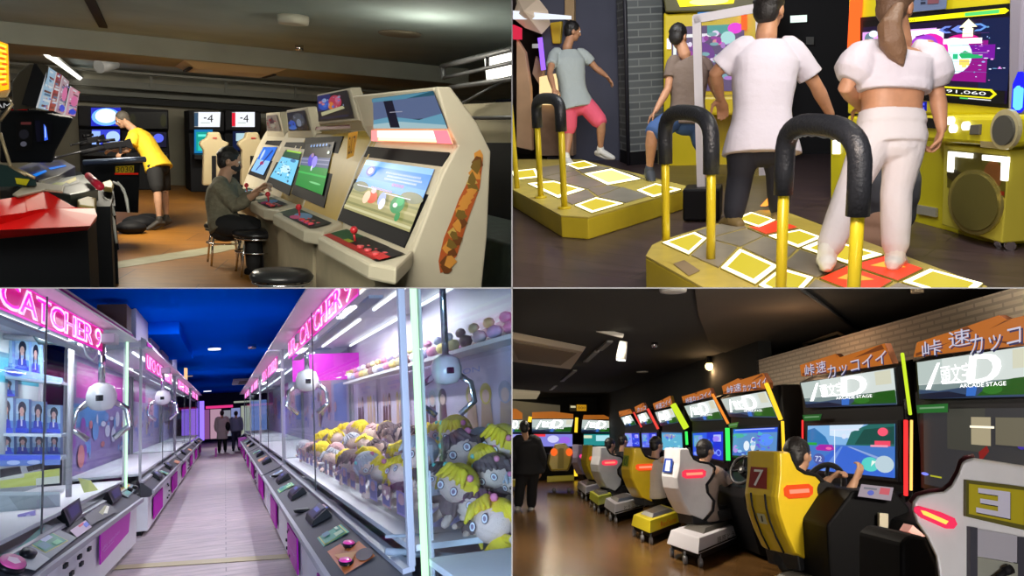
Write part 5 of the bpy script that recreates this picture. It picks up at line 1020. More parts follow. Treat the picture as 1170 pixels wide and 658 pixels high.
D = dep0(1024, 308, .25); P = lambda px, py, o=0: TR.at(px, py, D+o)
def crop_top(J, s): return None
def pony(J, s):
    g = G(); c = J['head']; g.tube([c+V((.0, -.11, .0)), P(1016, 30, -.16), P(1019, 48, -.17), P(1026, 62, -.16), P(1031, 75, -.15)], [.035, .062, .066, .05, .012], 24, .75, roundend=True)
    rd = random.Random(2)
    for k in range(14): x = rd.uniform(-7, 7); limb(g, [P(1014+x*.5, 22, -.17), P(1018+x, 46, -.19), P(1028+x*.7, 70+rd.uniform(-4, 4), -.17)], [.012, .013, .005], 6)
    return voxel(g, .006, 4)
J = dict(head=P(1023, 9), face=V((.45, .85, -.1)), neck=P(1026, 42), shL=P(990, 58, -.02), shR=P(1058, 58, .0), elL=P(966, 100, -.02), wrL=P(984, 122, .22), elR=P(1071, 108, .02), wrR=P(1076, 147, -.02), hdR=V((-.18, .1, -.95)),
         hipL=P(1001, 152), hipR=P(1036, 152), knL=P(972, 218, .0), knR=P(1024, 220, .02), anL=P(945, 290, -.05), anR=P(1023, 290, .0), toL=P(942, 300, .32), toR=P(1030, 302, .22), waist=P(1018, 108))
wht = mat('cloth_white', (.66, .62, .69), .85, bump=.5, scale=6)
person(R_, 'person with a brown ponytail in a white crop top and white trousers dancing', J, SKIN2,
       [('crop_top', 'top', wht, dict(sleeve=.85, grow=.015, hem=.015, t0=.50, t1=.96, puff=.034, cuff=-.01, sm=14)), ('trousers', 'bottom', mat('trousers_white', (.68, .64, .66), .8, bump=.5, scale=5), dict(len=1.86, grow=.010, loose=.010, t1=.28)), ('shoe', 'shoe', shs, {}),
        ('ponytail', 'geo', mat('hair_light_brown', (.20, .11, .06), .5, bump=.6, scale=80), dict(fn=pony))],
       mat('hair_brown', (.15, .085, .05), .5, bump=.6, scale=80), .007, s=1.12, curlL=.8, curlR=1.2, hw=.98)
# lights
lamp(R_, 'AREA', (.7, 1.7, 3.5), 78, (.94, .95, 1), 1.8, 1.2, to=(.2, 6.5, .8))  # unseen key added above the dancers
lamp(R_, 'AREA', (-1.5, 8.0, 3.75), 120, (.95, .97, 1), 1.2, 1.2, to=(-1.7, 10.5, .5))  # unseen fill above the far platform
lamp(R_, 'AREA', (-.1, 2.3, 2.2), 75, (1, .80, .66), .8, .5, to=(-2.0, 5.6, 0))  # added to brighten the floor at lower left
lamp(R_, 'AREA', (.9, 5.4, 3.4), 75, (1, .95, .85), 1.0, .8, to=(1.3, 7.6, 1.0))  # added to brighten the near dance machine
# ============================================================ lower left room: aisle of prize machines
BL = Room('BL', -1, -1, 1.5, (0, 492), (585, 457), (257, 477))
R_ = BL
fm = wood_floor('lilac_plank_floor', (.52, .41, .42), (.43, .35, .37), (.22, .18, .2), .5, 2.2, .22, 0, .55)
g = G(); g.box((0, 30, -.05), (8, 60, .1)); struct(R_, 'floor_pale', g, fm)
g = G(); g.box((0, 30, 3.15), (10, 60, .1)); struct(R_, 'ceiling_blue', g, mat('ceiling_blue_paint', (.0, .10, .75), .9, var=.08, scale=.3, spec=0))
g = G(); g.box((-1.15, 17, 3.0), (.9, 6, .2)); struct(R_, 'trim_10', g, mat('ceiling_blue_paint'), label='blue boxed duct under the ceiling')
g = G(); g.box((-3.4, 30, 1.5), (.2, 60, 3.2)); struct(R_, 'wall_left_blue', g, mat('wall_blue_dark', (.01, .03, .12), .8))
g = G(); g.box((3.6, 30, 1.5), (.2, 60, 3.2)); struct(R_, 'wall_right_blue', g, mat('wall_blue_dark'))
g = G(); g.box((0, 56, 1.5), (8, .2, 3.2)); struct(R_, 'wall_far', g, mat('wall_far_dark', (.02, .02, .05), .8))
g = G(); q = [BL.fl(*k, .004) for k in ((130, 651), (345, 637), (345, 632), (135, 646))]; g.prism(q, (0, 0, .004)); struct(R_, 'trim_11', g, mat('strip_tan', (.42, .34, .18), .5), label='tan threshold strip across the aisle')
GL = glass('machine_glass', (.95, .97, .97), .022)
white = mat('machine_white', (.74, .73, .77), .5, var=.03, scale=3)
silver = mat('machine_silver', (.40, .40, .44), .4, .0, spec=.3)
greyd = mat('deck_grey', (.07, .07, .08), .55, 0, spec=.15)
mag = mat('magenta_panel', (.50, .008, .44), .6, spec=.1)
magd = mat('magenta_stripe', (.36, .004, .30), .7, spec=.08)
TUBE = glow('inner_tube', (.92, .95, 1), 2.6)
SIGN = attr_mat('sign_neon', .3, emit=1.5)
POST = attr_mat('poster_print', .45)
def yz(x, pts): return [V((x, y, z)) for y, z in pts]
def catcher(side, y0, y1, label, xp, xg, xb, ntubes=2, signy=None, near=False, neon=None, panels=None, seam=None, ztop=2.52, deck=True, group='prize machines lining the aisle', backart=None, yaw=0, ends=True, deckitems=None):
    s = side; t = Thing(R_, 'claw_machine', label, 'claw machine', ((xp+xb)/2, (y0+y1)/2, 0), 0, group); L = y1-y0; yc = (y0+y1)/2
    if yaw: t.pre = Matrix.Translation((xp, y1, 0)) @ Matrix.Rotation(yaw, 4, 'Z') @ Matrix.Translation((-xp, -y1, 0))
    # base with toe recess
    g = G(); g.box(((xp+xb)/2+s*.01, yc, .28), (abs(xb-xp)-.02, L-.04, .44)); t.part('base_cabinet', g, white, bev=.008, abs=True)
    g = G(); g.box(((xp+xb)/2+s*.05, yc, .03), (abs(xb-xp)-.1, L-.1, .06)); t.part('toe_kick', g, SATIN, abs=True)
    pts = [(xp, .50), (xp-s*.05, .545), (xp-s*.05, .575), (xg, .70), (xg+s*.02, .70), (xg+s*.02, .5)]
    g = G(); g.prism([V((x, y0+.02, z)) for x, z in pts], (0, L-.04, 0)); t.part('control_deck', g, greyd, abs=True, bev=.006)
    g = G(); g.prism([V((x, y0+.01, z)) for x, z in ((xp-s*.058, .54), (xp-s*.058, .582), (xp-s*.03, .588), (xp-s*.03, .54))], (0, L-.02, 0)); t.part('deck_rim', g, silver, abs=True)
    g = G(); g.prism([V((x, y0+.01, z)) for x, z in ((xg-s*.03, .69), (xg-s*.03, .715), (xg+s*.03, .73), (xg+s*.03, .70))], (0, L-.02, 0)); t.part('deck_rim', g, silver, abs=True)
    # base panels
    for a, b in (panels or ((y0+L*.08, y0+L*.30), (y0+L*.62, y0+L*.84))):
        x = xp-s*.006; q = [V((x, a, .44)), V((x, b, .44)), V((x, b, .14)), V((x, a, .14))]
        if s < 0: q = [q[0], q[1], q[2], q[3]]
        else: q = [q[1], q[0], q[3], q[2]]
        g = G(); g.slab([p-V((s*.006, 0, 0)) for p in q], .012); pm = t.part('front_panel', g, mag, abs=True)
        if near:
            g = G(); g.pic([p-V((s*.008, 0, 0)) for p in q], [((.75, .45, .8), 'text', 'ufo catcher', .08, .56, .80, .64), ((.7, .4, .75), 'rect', .1, .70, .45, .715)], base=(.68, .07, .62)); t.part('panel_print', g, PRINT, parent=pm, abs=True, flip=False)
    if near or L < 9.5:
        ym = y0+L*.46
        for dy, z in ((0, .40), (.18, .36), (.4, .25), (-.05, .17), (.35, .18)):
            g = G(); g.box((xp-s*.008, ym+dy, z), (.02, .07 if near else .12, .022)); t.part('latch', g, SATIN, abs=True)
    # posts, roof
    for yy in (y0+.04, y1-.04):
        for xx in (xg+s*.02, xb-s*.03): g = G(); g.box((xx, yy, (.72+ztop)/2), (.035, .05, ztop-.72)); t.part('corner_post', g, silver, abs=True, bev=.004)
    g = G(); g.box(((xg+xb)/2-s*.01, yc, ztop+.05), (abs(xb-xg)+.02, L, .10)); t.part('roof', g, white, abs=True, bev=.008)
    g = G(); g.prism([V((x, y0, z)) for x, z in ((xg-s*.01, ztop-.02), (xg-s*.05, ztop+.02), (xg-s*.05, ztop+.10), (xg+s*.02, ztop+.14), (xg+s*.02, ztop-.02))], (0, L, 0)); t.part('cornice', g, mat('cornice_grey', (.55, .56, .60), .6, 0, spec=.1), abs=True)
    g = G(); g.prism([V((x, y0-.01, z)) for x, z in ((xg-s*.055, ztop+.015), (xg-s*.064, ztop+.02), (xg-s*.064, ztop+.07), (xg-s*.055, ztop+.075))], (0, L+.02, 0)); t.part('magenta_stripe', g, magd, abs=True)
    # glass
    for a, b in ([(y0+.06, yc), (yc, y1-.06)] if seam is None else [(y0+.06, seam), (seam, y1-.06)]):
        g = G(); g.box((xg, (a+b)/2, (.72+ztop)/2), (.008, b-a-.012, ztop-.74)); t.part('glass_pane', g, GL, abs=True)
    sm = yc if seam is None else seam
    g = G(); g.box((xg-s*.002, sm, (.72+ztop)/2), (.012, .014, ztop-.74)); t.part('pane_seam', g, DARKM, abs=True)
    if ends:
        for yy in (y0+.04, y1-.04): g = G(); g.box(((xg+xb)/2, yy, (.72+ztop)/2), (abs(xb-xg)-.1, .008, ztop-.74)); t.part('end_glass', g, GL, abs=True)
    g = G(); g.box((xb, yc, (.72+ztop)/2), (.02, L-.08, ztop-.72)); bw = t.part('back_wall', g, mat('back_wall_lilac', (.66, .62, .72), .5), abs=True)
    if backart:
        q = [V((xb-s*.014, y0+.1, ztop-.02)), V((xb-s*.014, y1-.1, ztop-.02)), V((xb-s*.014, y1-.1, .8)), V((xb-s*.014, y0+.1, .8))]
        if s > 0: q = [q[1], q[0], q[3], q[2]]
        g = G(); g.pic(q, backart[1], base=backart[0]); t.part('back_print', g, POST, parent=bw, abs=True, flip=False)
    g = G(); g.box(((xg+xb)/2, yc, .80), (abs(xb-xg)-.04, L-.1, .03)); t.part('playfield', g, white, abs=True)
    for k in range(ntubes):
        x = xg+s*(.16+k*.42)
        for a, b in ((y0+L*.06, y0+L*.44), (y0+L*.54, y0+L*.94)) if L > 4 else ((y0+.1, y1-.1),):
            g = G(); g.tube([(x, a, ztop-.035), (x, b, ztop-.035)], .016, 8); t.part('light_tube', g, TUBE, abs=True)
    g = G(); g.box((xg+s*.3, yc, ztop-.012), (.9*abs(xb-xg), L-.1, .02)); t.part('inner_ceiling', g, mat('inner_white', (.72, .72, .74), .5), abs=True)
    if signy:
        a, b = signy; x = xg+s*.012; z1, z0 = ztop-.03, ztop-.26
        q = [V((x, a, z1)), V((x, b, z1)), V((x, b, z0)), V((x, a, z0))]
        if s > 0: q = [q[1], q[0], q[3], q[2]]
        g = G(); g.slab([p+V((s*.006, 0, 0)) for p in q], .01); hp = t.part('sign_board', g, mat('sign_backing', (.5, .5, .54), .4), abs=True)
        sg = [((.62, .0, .30), 'rect', 0, .06, 1, .94), ((1.2, .75, 1.1), 'text', 'UFO CATCHER', .02, .08, .88, .92), ((1.2, .75, 1.1), 'text', 'UFO CATCHER', .014, .08, .874, .92), ((1.2, .75, 1.1), 'text', 'UFO CATCHER', .028, .08, .888, .92), ((1.0, .02, .70), 'text', 'UFO CATCHER', .026, .16, .874, .84), ((1.3, 1.0, 1.25), 'text', '9', .905, .08, .97, .95), ((1, .02, .7), 'text', '9', .915, .2, .96, .84)]
        g = G(); g.pic([p-V((s*.002, 0, 0)) for p in q], sg, base=(.85, .02, .62)); t.part('sign', g, SIGN, parent=hp, abs=True, flip=False)
        g = G(); g.box((x+s*.12, (a+b)/2, z0-.01), (.10, b-a, .02)); t.part('gantry_rail', g, silver, abs=True)
    if neon is not None:
        g = G(); g.box((xg-s*.004, neon, (.72+ztop)/2), (.022, .05, ztop-.72)); t.part('neon_edge', g, glow('neon_green_white', (.55, 1, .62), 1.5), abs=True, label='glowing pale green corner strip')
    # control deck fittings
    if deckitems:
        for kind, u, yy in deckitems:
            x = lerp(xp-s*.03, xg, u); z = lerp(.585, .70, u)+.004; slope = math.atan2(.125, abs(xg-xp)+.05)*-s
            Rm = Matrix.Rotation(slope, 3, 'Y')
            if kind == 'button':
                g = G(); n = Rm@V((0, 0, 1)); g.loft([g.ring(V((x, yy, z)), V((.045, 0, 0)), V((0, .085, 0)), 20), g.ring(V((x, yy, z))+n*.022, V((.042, 0, 0)), V((0, .08, 0)), 20)], True); b = t.part('button', g, BLACK, abs=True)
                g = G(); g.loft([g.ring(V((x, yy, z))+n*.022, V((.036, 0, 0)), V((0, .07, 0)), 20), g.ring(V((x, yy, z))+n*.032, V((.030, 0, 0)), V((0, .06, 0)), 20)], True); t.part('button_cap', g, mat('cap_pink', (.75, .05, .35), .3, emit=(.8, .05, .35), es=.3), parent=b, abs=True)
            if kind == 'display':
                g = G(); g.prism([V((xx, yy-.28, zz)) for xx, zz in ((x-s*.07, z-.03), (x-s*.055, z+.02), (x+s*.05, z+.10), (x+s*.09, z+.04))], (0, .56, 0)); b = t.part('display_box', g, BLACK, abs=True, bev=.004)
                q = [V((x+s*.042, yy-.2, z+.102)), V((x+s*.042, yy+.2, z+.102)), V((x-s*.05, yy+.2, z+.032)), V((x-s*.05, yy-.2, z+.032))]
                if s > 0: q = [q[1], q[0], q[3], q[2]]
                g = G(); g.pic(q, [((.25, .3, .75), 'rect', .2, .3, .8, .6)], base=(.05, .05, .22), lift=.002); t.part('display', g, SCRD, parent=b, abs=True, flip=False)
            if kind in ('green', 'orange', 'flyer', 'pinkflyer'):
                w = {'green': .42, 'orange': .8, 'flyer': .3, 'pinkflyer': .35}[kind]
                dx = .085; q = [V((x+s*dx, yy-w/2, z+.042)), V((x+s*dx, yy+w/2, z+.042)), V((x-s*dx, yy+w/2, z-.036)), V((x-s*dx, yy-w/2, z-.036))]
                if s > 0: q = [q[1], q[0], q[3], q[2]]
                art = {'green': [((.75, .8, .3), 'rect', .04, .06, .96, .94), ((.1, .55, .4), 'rect', .08, .1, .92, .9), ((.6, .8, .6), 'rect', .55, .15, .85, .45), ((.75, .9, .75), 'rect', .12, .2, .4, .3), ((.1, .4, .5), 'rect', .12, .55, .5, .8)], 'orange': [((.05, .03, .05), 'rect', 0, 0, .3, .5), ((.1, .05, .08), 'oval', .8, .2, .2, .25), ((.95, .55, .2), [(.3, .9), (.6, .3), (.9, .8)])],
                       'flyer': [((.15, .35, .6), 'rect', .1, .2, .6, .6), ((.8, .85, .9), 'rect', .2, .65, .9, .75)], 'pinkflyer': [((.9, .35, .45), 'rect', .1, .15, .9, .4), ((.2, .3, .8), 'rect', .7, .1, .95, .7)]}[kind]
                g = G(); g.pic(q, art, base={'green': (.15, .6, .45), 'orange': (.85, .35, .08), 'flyer': (.6, .7, .75), 'pinkflyer': (.85, .7, .78)}[kind], lift=.003); t.part('sticker', g, PRINT, abs=True, flip=False)
            if kind == 'tray':
                g = G(); g.lathe((x, yy, z-.02), [(.02, .0), (.09, .005), (.10, .03)], 20); t.part('coin_tray', g, BLACK, abs=True)
    return t
def poster_girls(u0, w, v0, h):
    o = [((.80, .74, .86), 'rect', u0, v0, u0+w, v0+h), ((.72, .10, .55), 'rect', u0, v0+h*.93, u0+w, v0+h), ((.45, .5, .85), 'text', 'ILLUSION', u0+w*.3, v0+h*.10, u0+w*.7, v0+h*.17), ((.55, .5, .85), 'text', 'SHOW', u0+w*.38, v0+h*.20, u0+w*.6, v0+h*.26)]
    for k, (c, du) in enumerate((((.75, .62, .68), .12), ((.70, .70, .72), .22), ((.32, .22, .22), .34), ((.78, .70, .30), .62), ((.80, .72, .25), .74), ((.6, .6, .7), .88))):
        uu = u0+w*du; o += [((.28, .14, .16) if du < .5 else (.75, .6, .5), [(uu-w*.05, v0+h*.93), (uu-w*.035, v0+h*.55), (uu+w*.035, v0+h*.55), (uu+w*.05, v0+h*.93)]), (c, 'oval', uu, v0+h*.45, w*.045, h*.13), ((.85, .68, .62), 'oval', uu, v0+h*.48, w*.028, h*.08)]
    return o
# machines -- right side of the aisle, nearest first
PX, GX, BX = .58, .84, 1.95
ba = ((.70, .64, .76), poster_girls(.50, .38, .38, .38)+poster_girls(.27, .20, .36, .38)+poster_girls(.04, .20, .36, .38)+[((.40, .12, .30), [(.60, .30), (.95, .22), (.95, .33), (.60, .36)])])
r1 = catcher(1, 1.3, 3.68, 'nearest glass prize machine on the right with a glowing green corner strip', PX, GX, BX, neon=3.60, near=True, seam=1.9, panels=((1.6, 2.4),), ntubes=2)
r2 = catcher(1, 3.95, 12.9, 'long glass prize machine full of plush dolls on the right side of the aisle', PX, GX, BX, signy=(5.3, 11.6), near=True, seam=8.2, panels=((4.6, 5.6), (7.2, 8.3), (10.2, 11.4)), backart=ba, ntubes=3,
    deckitems=[('button', .35, 4.75), ('button', .62, 5.15), ('orange', .5, 4.95), ('green', .5, 5.75), ('display', .5, 6.75), ('pinkflyer', .85, 7.1), ('tray', .4, 7.5), ('display', .5, 8.8), ('green', .4, 9.9), ('display', .5, 10.9), ('tray', .5, 11.8), ('flyer', .5, 12.2)])
q = [V((GX-.004, 4.35, 2.50)), V((GX-.004, 5.15, 2.50)), V((GX-.004, 5.15, 2.24)), V((GX-.004, 4.35, 2.24))]; q = [q[1], q[0], q[3], q[2]]
g = G(); g.pic(q, [((1.2, 1.1, .6), [(.3, 0), (.6, .3), (.95, 0)]), ((1, .55, .1), [(0, .9), (.3, .6), (.4, .9)])], base=(1.1, 1.05, 1)); r2.part('sign_card', g, SIGN, abs=True, flip=False, label='bright white and orange card')
ybs = [(13.1, 21.5), (21.7, 30), (30.2, 39)]
rb = ((.62, .55, .72), [((.55, .05, .5), 'rect', .0, .0, .4, .3), ((.8, .5, .6), 'rect', .5, .2, .7, .6), ((.4, .45, .75), 'rect', .75, .3, .95, .7)]+speckle(rnd, 30, [(.7, .5, .6), (.4, .4, .7), (.8, .7, .5), (.5, .3, .4)], 0, .3, 1, 1, .04, .08))
for k, (a, b) in enumerate(ybs):
    catcher(1, a, b, ('second long glass prize machine on the right, beyond the one full of dolls', 'third long glass prize machine down the right side of the aisle', 'farthest glass prize machine at the end of the right hand row')[k], PX, GX, BX, signy=(a+1, b-1.5), backart=rb, ntubes=2,
        deckitems=[('display', .5, lerp(a, b, .25)), ('display', .5, lerp(a, b, .6)), ('orange', .5, lerp(a, b, .42)), ('green', .5, lerp(a, b, .8))])
# left side
lb_ = ((.60, .66, .68), [((.12, .50, .60), 'rect', 0, .12, 1, .30), ((.10, .36, .45), 'rect', 0, .12, 1, .15), ((.25, .55, .62), 'rect', 0, .24, 1, .26)])
l1 = catcher(-1, 1.6, 10.9, 'near glass prize machine on the left holding rows of blue figure boxes', -1.0, -1.14, -2.1, signy=(4.1, 9.3), near=True, neon=10.86, seam=6.85, yaw=-math.radians(2.0), panels=((30, 31),), backart=lb_, ntubes=2,
    deckitems=[])
DX = .30
# the near left machine has a deep deck that reaches into the aisle
for kind, yy in ():
    pass
l2 = catcher(-1, 11.9, 19.6, 'second glass prize machine on the left with magenta lit interior', -.96, -1.06, -2.0, signy=(12.6, 18.6), backart=((.45, .35, .6), [((.75, .03, .6), 'rect', .1, .05, .9, .35), ((.2, .45, .75), 'rect', .0, .4, .5, .6)]+speckle(rnd, 30, [(.3, .5, .8), (.8, .4, .4), (.8, .8, .9), (.5, .2, .6)], 0, .4, 1, 1, .05, .1)), deckitems=[('display', .5, 13.6), ('green', .5, 14.8), ('display', .5, 16.2), ('orange', .5, 18.4)])
l3 = catcher(-1, 19.9, 28.2, 'third glass prize machine down the left side of the aisle', -.96, -1.06, -2.0, signy=(21, 27), backart=rb, deckitems=[('display', .5, 22), ('orange', .5, 25)])
l4 = catcher(-1, 28.5, 37.5, 'farthest glass prize machine at the end of the left hand row', -.96, -1.06, -2.0, signy=(30, 36), backart=rb, deckitems=[('display', .5, 31), ('orange', .5, 34)])
# ---- near left machine: deep control deck
def deckL(px, py, z): p = BL.fl(px, py, z); return p
t = l1; YM = t.pre; t.pre = None
nx = (YM.to_3x3() @ V((1, 0, 0))); P_b = YM @ V((-.985, 8, .3)); P_r = YM @ V((-.95, 8, .59)); P_g = YM @ V((-1.14, 8, .715))
def onb(px, py, o=0): return BL.hit(px, py, P_b+nx*o, nx)
for q, pr_ in ((((115, 609), (150, 577), (147, 608), (115, 645)), 1), (((40, 657), (54, 648), (54, 668), (40, 680)), 0)):
    g = G(); P4 = [onb(*k) for k in q]; g.slab(P4, .012); fp = t.part('front_panel', g, mag, abs=True, label='magenta panel with pale lettering')
    g = G(); g.pic([onb(*k, .004) for k in q], [((.75, .45, .8), 'text', 'ufo catcher', .04, .50, .62, .62), ((.75, .45, .8), 'rect', .08, .68, .4, .70)] if pr_ else [], base=(.72, .07, .68)); t.part('panel_print', g, PRINT, parent=fp, abs=True, flip=False)
for q in ((102, 627), (91, 636), (75, 646), (93, 644), (82, 655)): g = G(); g.box(onb(*q, .005), (.02, .12, .03)); t.part('latch', g, SATIN, abs=True)
Nd = (YM.to_3x3() @ V((.125, 0, .19))).normalized(); Pd = P_r
def ond(px, py, o=0.006): return BL.hit(px, py, Pd+Nd*o, Nd)
for q, art, base, nm in ((((0, 643), (52, 598), (88, 614), (40, 652)), [((.05, .5, .45), [(0, .0), (.35, 0), (.9, .0), (.88, .12), (.3, .2), (0, .3)]), ((.62, .66, .66), [(0, .32), (.4, .25), (.3, 1), (0, 1)])], (.40, .46, .46), 'glass_panel'),
                         (((34, 622), (56, 607), (78, 618), (52, 632)), [((.75, .78, .3), 'rect', 0, 0, 1, 1), ((.1, .5, .35), 'rect', .03, .04, .97, .95), ((.65, .75, .85), 'rect', .38, .05, .8, .4), ((.12, .45, .5), 'rect', .08, .3, .4, .8), ((.35, .8, .5), 'rect', .5, .62, .8, .9)], (.1, .5, .3), 'sticker'),
                         (((58, 586), (80, 575), (84, 580), (64, 592)), [((.15, .3, .75), 'rect', .5, 0, 1, .6), ((.9, .7, .1), 'rect', .8, 0, 1, .3)], (.85, .62, .70), 'sticker'),
                         (((80, 606), (98, 594), (105, 602), (88, 614)), [((.85, .2, .3), 'rect', .45, .05, .8, .3), ((.15, .25, .8), 'rect', .7, .2, .98, .7)], (.80, .68, .78), 'sticker'),
                         (((96, 590), (122, 572), (134, 584), (104, 600)), [((.45, .45, .25), [(.45, .4), (.8, .2), (.9, .4), (.5, .75)]), ((.85, .85, .75), [(.55, .65), (.85, .3), (.9, .45), (.65, .8)])], (.03, .03, .03), 'coin_tray'),
                         (((133, 561), (146, 552), (158, 556), (146, 568)), [((.8, .5, .15), 'rect', .0, 0, .9, .35), ((.2, .5, .45), 'rect', .1, .5, .4, .9)], (.35, .45, .45), 'sticker')):
    g = G(); P4 = [ond(*k) for k in q]; g.pic(P4, art, base=base); t.part(nm, g, PRINT, abs=True, flip=False)
for q in (((64, 592), (84, 578), (93, 588), (78, 603)), ((117, 570), (131, 560), (139, 569), (128, 577))):
    P4 = [ond(*k) for k in q]; up = Nd*.05
    g = G(); g.hexa(P4+[P4[0]+Nd*.09, P4[1]+Nd*.09, P4[2]+Nd*.02, P4[3]+Nd*.02]); b = t.part('display_box', g, BLACK, abs=True, bev=.006)
    Q4 = [P4[0]+Nd*.092, P4[1]+Nd*.092, P4[2]+Nd*.022, P4[3]+Nd*.022]; c = sum(Q4, V((0, 0, 0)))/4
    g = G(); g.pic([c+(p-c)*.75+Nd*.002 for p in Q4], [((.12, .10, .35), 'rect', .1, .1, .9, .9)], base=(.04, .03, .12)); t.part('display', g, SCRD, parent=b, abs=True, flip=False)
for q, r, cap in (((31, 634), .05, 0), ((11, 647), .085, 1), ((148, 560), .035, 0), ((154, 558), .035, 0)):
    c = ond(*q); u = V((0, 1, 0)); w = Nd.cross(u).normalized(); g = G(); g.loft([g.ring(c, u*r*2.2, w*r, 22), g.ring(c+Nd*.03, u*r*2.1, w*r*.95, 22)], True); b = t.part('button', g, BLACK, abs=True)
    if cap:
        g = G(); g.col = (.75, .10, .35); g.loft([g.ring(c+Nd*.03, u*r*2, w*r*.9, 22), g.ring(c+Nd*.04, u*r*1.9, w*r*.85, 22)], True); g.c((.9, .6, .7)); g.face(g.ring(c+Nd*.042, u*r*1.0, w*r*.5, 5)); t.part('button_cap', g, PRINT, parent=b, abs=True)
# ---- claws
def claw(label, c, s=1.0, open_=.5, top=2.45, y_st=1.0):
    t = Thing(R_, 'claw_crane', label, 'claw crane', c)
    c = V(c)
    g = G(); g.lathe(c, [(.05*s, .16*s), (.12*s, .12*s), (.15*s, .03*s), (.145*s, -.05*s), (.10*s, -.11*s), (.03*s, -.13*s)][::-1], 24); t.part('dome', g, mat('claw_white', (.82, .82, .84), .25), abs=True)
    g = G(); g.tube([c+V((0, 0, .14*s)), V((c.x, c.y, top-.1))], .034*s, 12); t.part('hanger', g, CHROME, abs=True)
    g = G(); g.box((c.x, c.y, top-.06), (.28*s, .34*s, .10)); t.part('carriage', g, silver, abs=True, bev=.01)
    for sd in (-1, 1):
        g = G(); pts = [c+V((sd*.12*s, 0, -.04*s)), c+V((sd*.24*s, 0, -.12*s)), c+V((sd*(.22+.1*open_)*s, 0, -.30*s)), c+V((sd*.12*s, 0, -.42*s))]; g.tube(pts, .014*s, 8, 2.2); t.part('arm', g, CHROME, abs=True)
    g = G(); g.box(c+V((0, -.14*s, 0)), (.07*s, .03, .06*s)); t.part('motor_cover', g, BLACK, abs=True, bev=.005)
claw('white domed claw hanging inside the near left prize machine', BL.ony(116, 455, 9.3), 1.0)
claw('large white domed claw hanging inside the prize machine full of dolls', BL.ony(510, 424, 4.6), .62)
claw('white claw hanging at the far end of the machine full of dolls', BL.ony(351, 436, 9.8), .9)
claw('white claw hanging inside the second machine on the left', BL.ony(186, 455, 15.5), .9)
g = G(); g.tube([BL.ony(*k, 8.2) for k in ((96, 393), (99, 406), (106, 412), (112, 404))], .012, 6); g.tube([BL.ony(*k, 8.2) for k in ((48, 360), (52, 368), (47, 374), (44, 366), (49, 360))], .02, 6)
single(R_, 'cable_loop', g, mat('cable_grey', (.4, .45, .48), .4), 'grey cable loop hanging below the glowing lettering inside the near left machine', 'cable')
t = Thing(R_, 'gantry_arm', 'dark hooked gantry arm inside the near left prize machine', 'gantry', BL.ony(60, 385, 8.6))
g = G(); g.tube([BL.ony(*k, 8.6) for k in ((56, 377), (46, 378), (42, 384), (46, 390), (60, 391), (88, 392))], [.03, .045, .05, .05, .035, .03], 8, .7); t.part('hook_arm', g, mat('arm_slate', (.06, .09, .10), .4), abs=True)
g = G(); g.tube([BL.ony(*k, 9.4) for k in ((0, 384), (45, 388), (100, 397))], .03, 8); t.part('rail', g, silver, abs=True)
# ---- figure boxes in near left machine, facing the aisle on glass shelves
n_box = 0
BOX = attr_mat('box_print', .35)
box_words = {0: 'topmost', 1: 'second', 2: 'third', 3: 'bottom'}
for row, (zb, zt, n) in enumerate(((2.02, 2.40, 2), (1.58, 1.94, 2), (1.26, 1.56, 4), (.98, 1.22, 4))):
    xs = -1.90 if row < 2 else -1.78
    for k in range(n):
        px = ((4, 24), (1, 0), (2, 21, 39, 57), (0, 20, 38, 55))[row]
        pass
# rows are placed where each box is seen: (left px, right px, top py, bottom py, depth)
rows = [[(-6, 14, 388, 428), (16, 33, 386, 424), (34, 46, 390, 430)], [(-4, 17, 432, 452)], [(-4, 15, 453, 494), (15, 33, 455, 494), (34, 51, 458, 494), (52, 69, 462, 494)], [(-3, 16, 496, 519), (16, 34, 496, 519), (35, 52, 496, 519), (53, 69, 495, 519)]]
rl = ['top row', 'short row under the banner', 'third row down', 'bottom row']
pos_w = ['leftmost', 'second', 'third', 'rightmost']
for r_i, row in enumerate(rows):
    for k, (a, b, y0_, y1_) in enumerate(row):
        yy = 9.6+.12*k; q = [BL.ony(a, y0_, yy), BL.ony(b, y0_+1, yy), BL.ony(b, y1_+1, yy), BL.ony(a, y1_, yy)]
        if q[0].x < -1.97+0 and False: continue
        art = [((.55, .72, .85), 'rect', 0, 0, 1, .65), ((.75, .85, .92), 'oval', .3, .3, .2, .15), ((.03, .04, .10), 'oval', .58, .28, .26, .20), ((.85, .62, .55), 'oval', .56, .38, .15, .14), ((.04, .05, .15), 'rect', .36, .42, .46, .62), ((.03, .04, .12), 'rect', .68, .40, .78, .62), ((.10, .15, .60), [(.2, 1), (.3, .62), (.8, .62), (.95, 1)]), ((.8, .8, .9), 'rect', .5, .6, .6, .8), ((.10, .20, .75), 'rect', 0, .86, 1, 1)]
        wd = ('first', 'second', 'third', 'fourth')[k]
        t = Thing(R_, 'figure_box', f'blue figure box, {wd} from the left on the {rl[r_i]}', 'box', q[3], 0, 'figure boxes in the near left machine')
        g = G(); g.slab([p+V((0, .002, 0)) for p in q], .14); t.part('carton', g, mat('box_blue', (.12, .25, .55), .4), abs=True)
        g = G(); g.pic(q, art, base=(.25, .45, .75)); t.part('front_print', g, BOX, abs=True, flip=False)
t = Thing(R_, 'prize_shelf', 'clear shelves with glowing edges carrying the blue figure boxes', 'shelf', BL.ony(30, 522, 10))
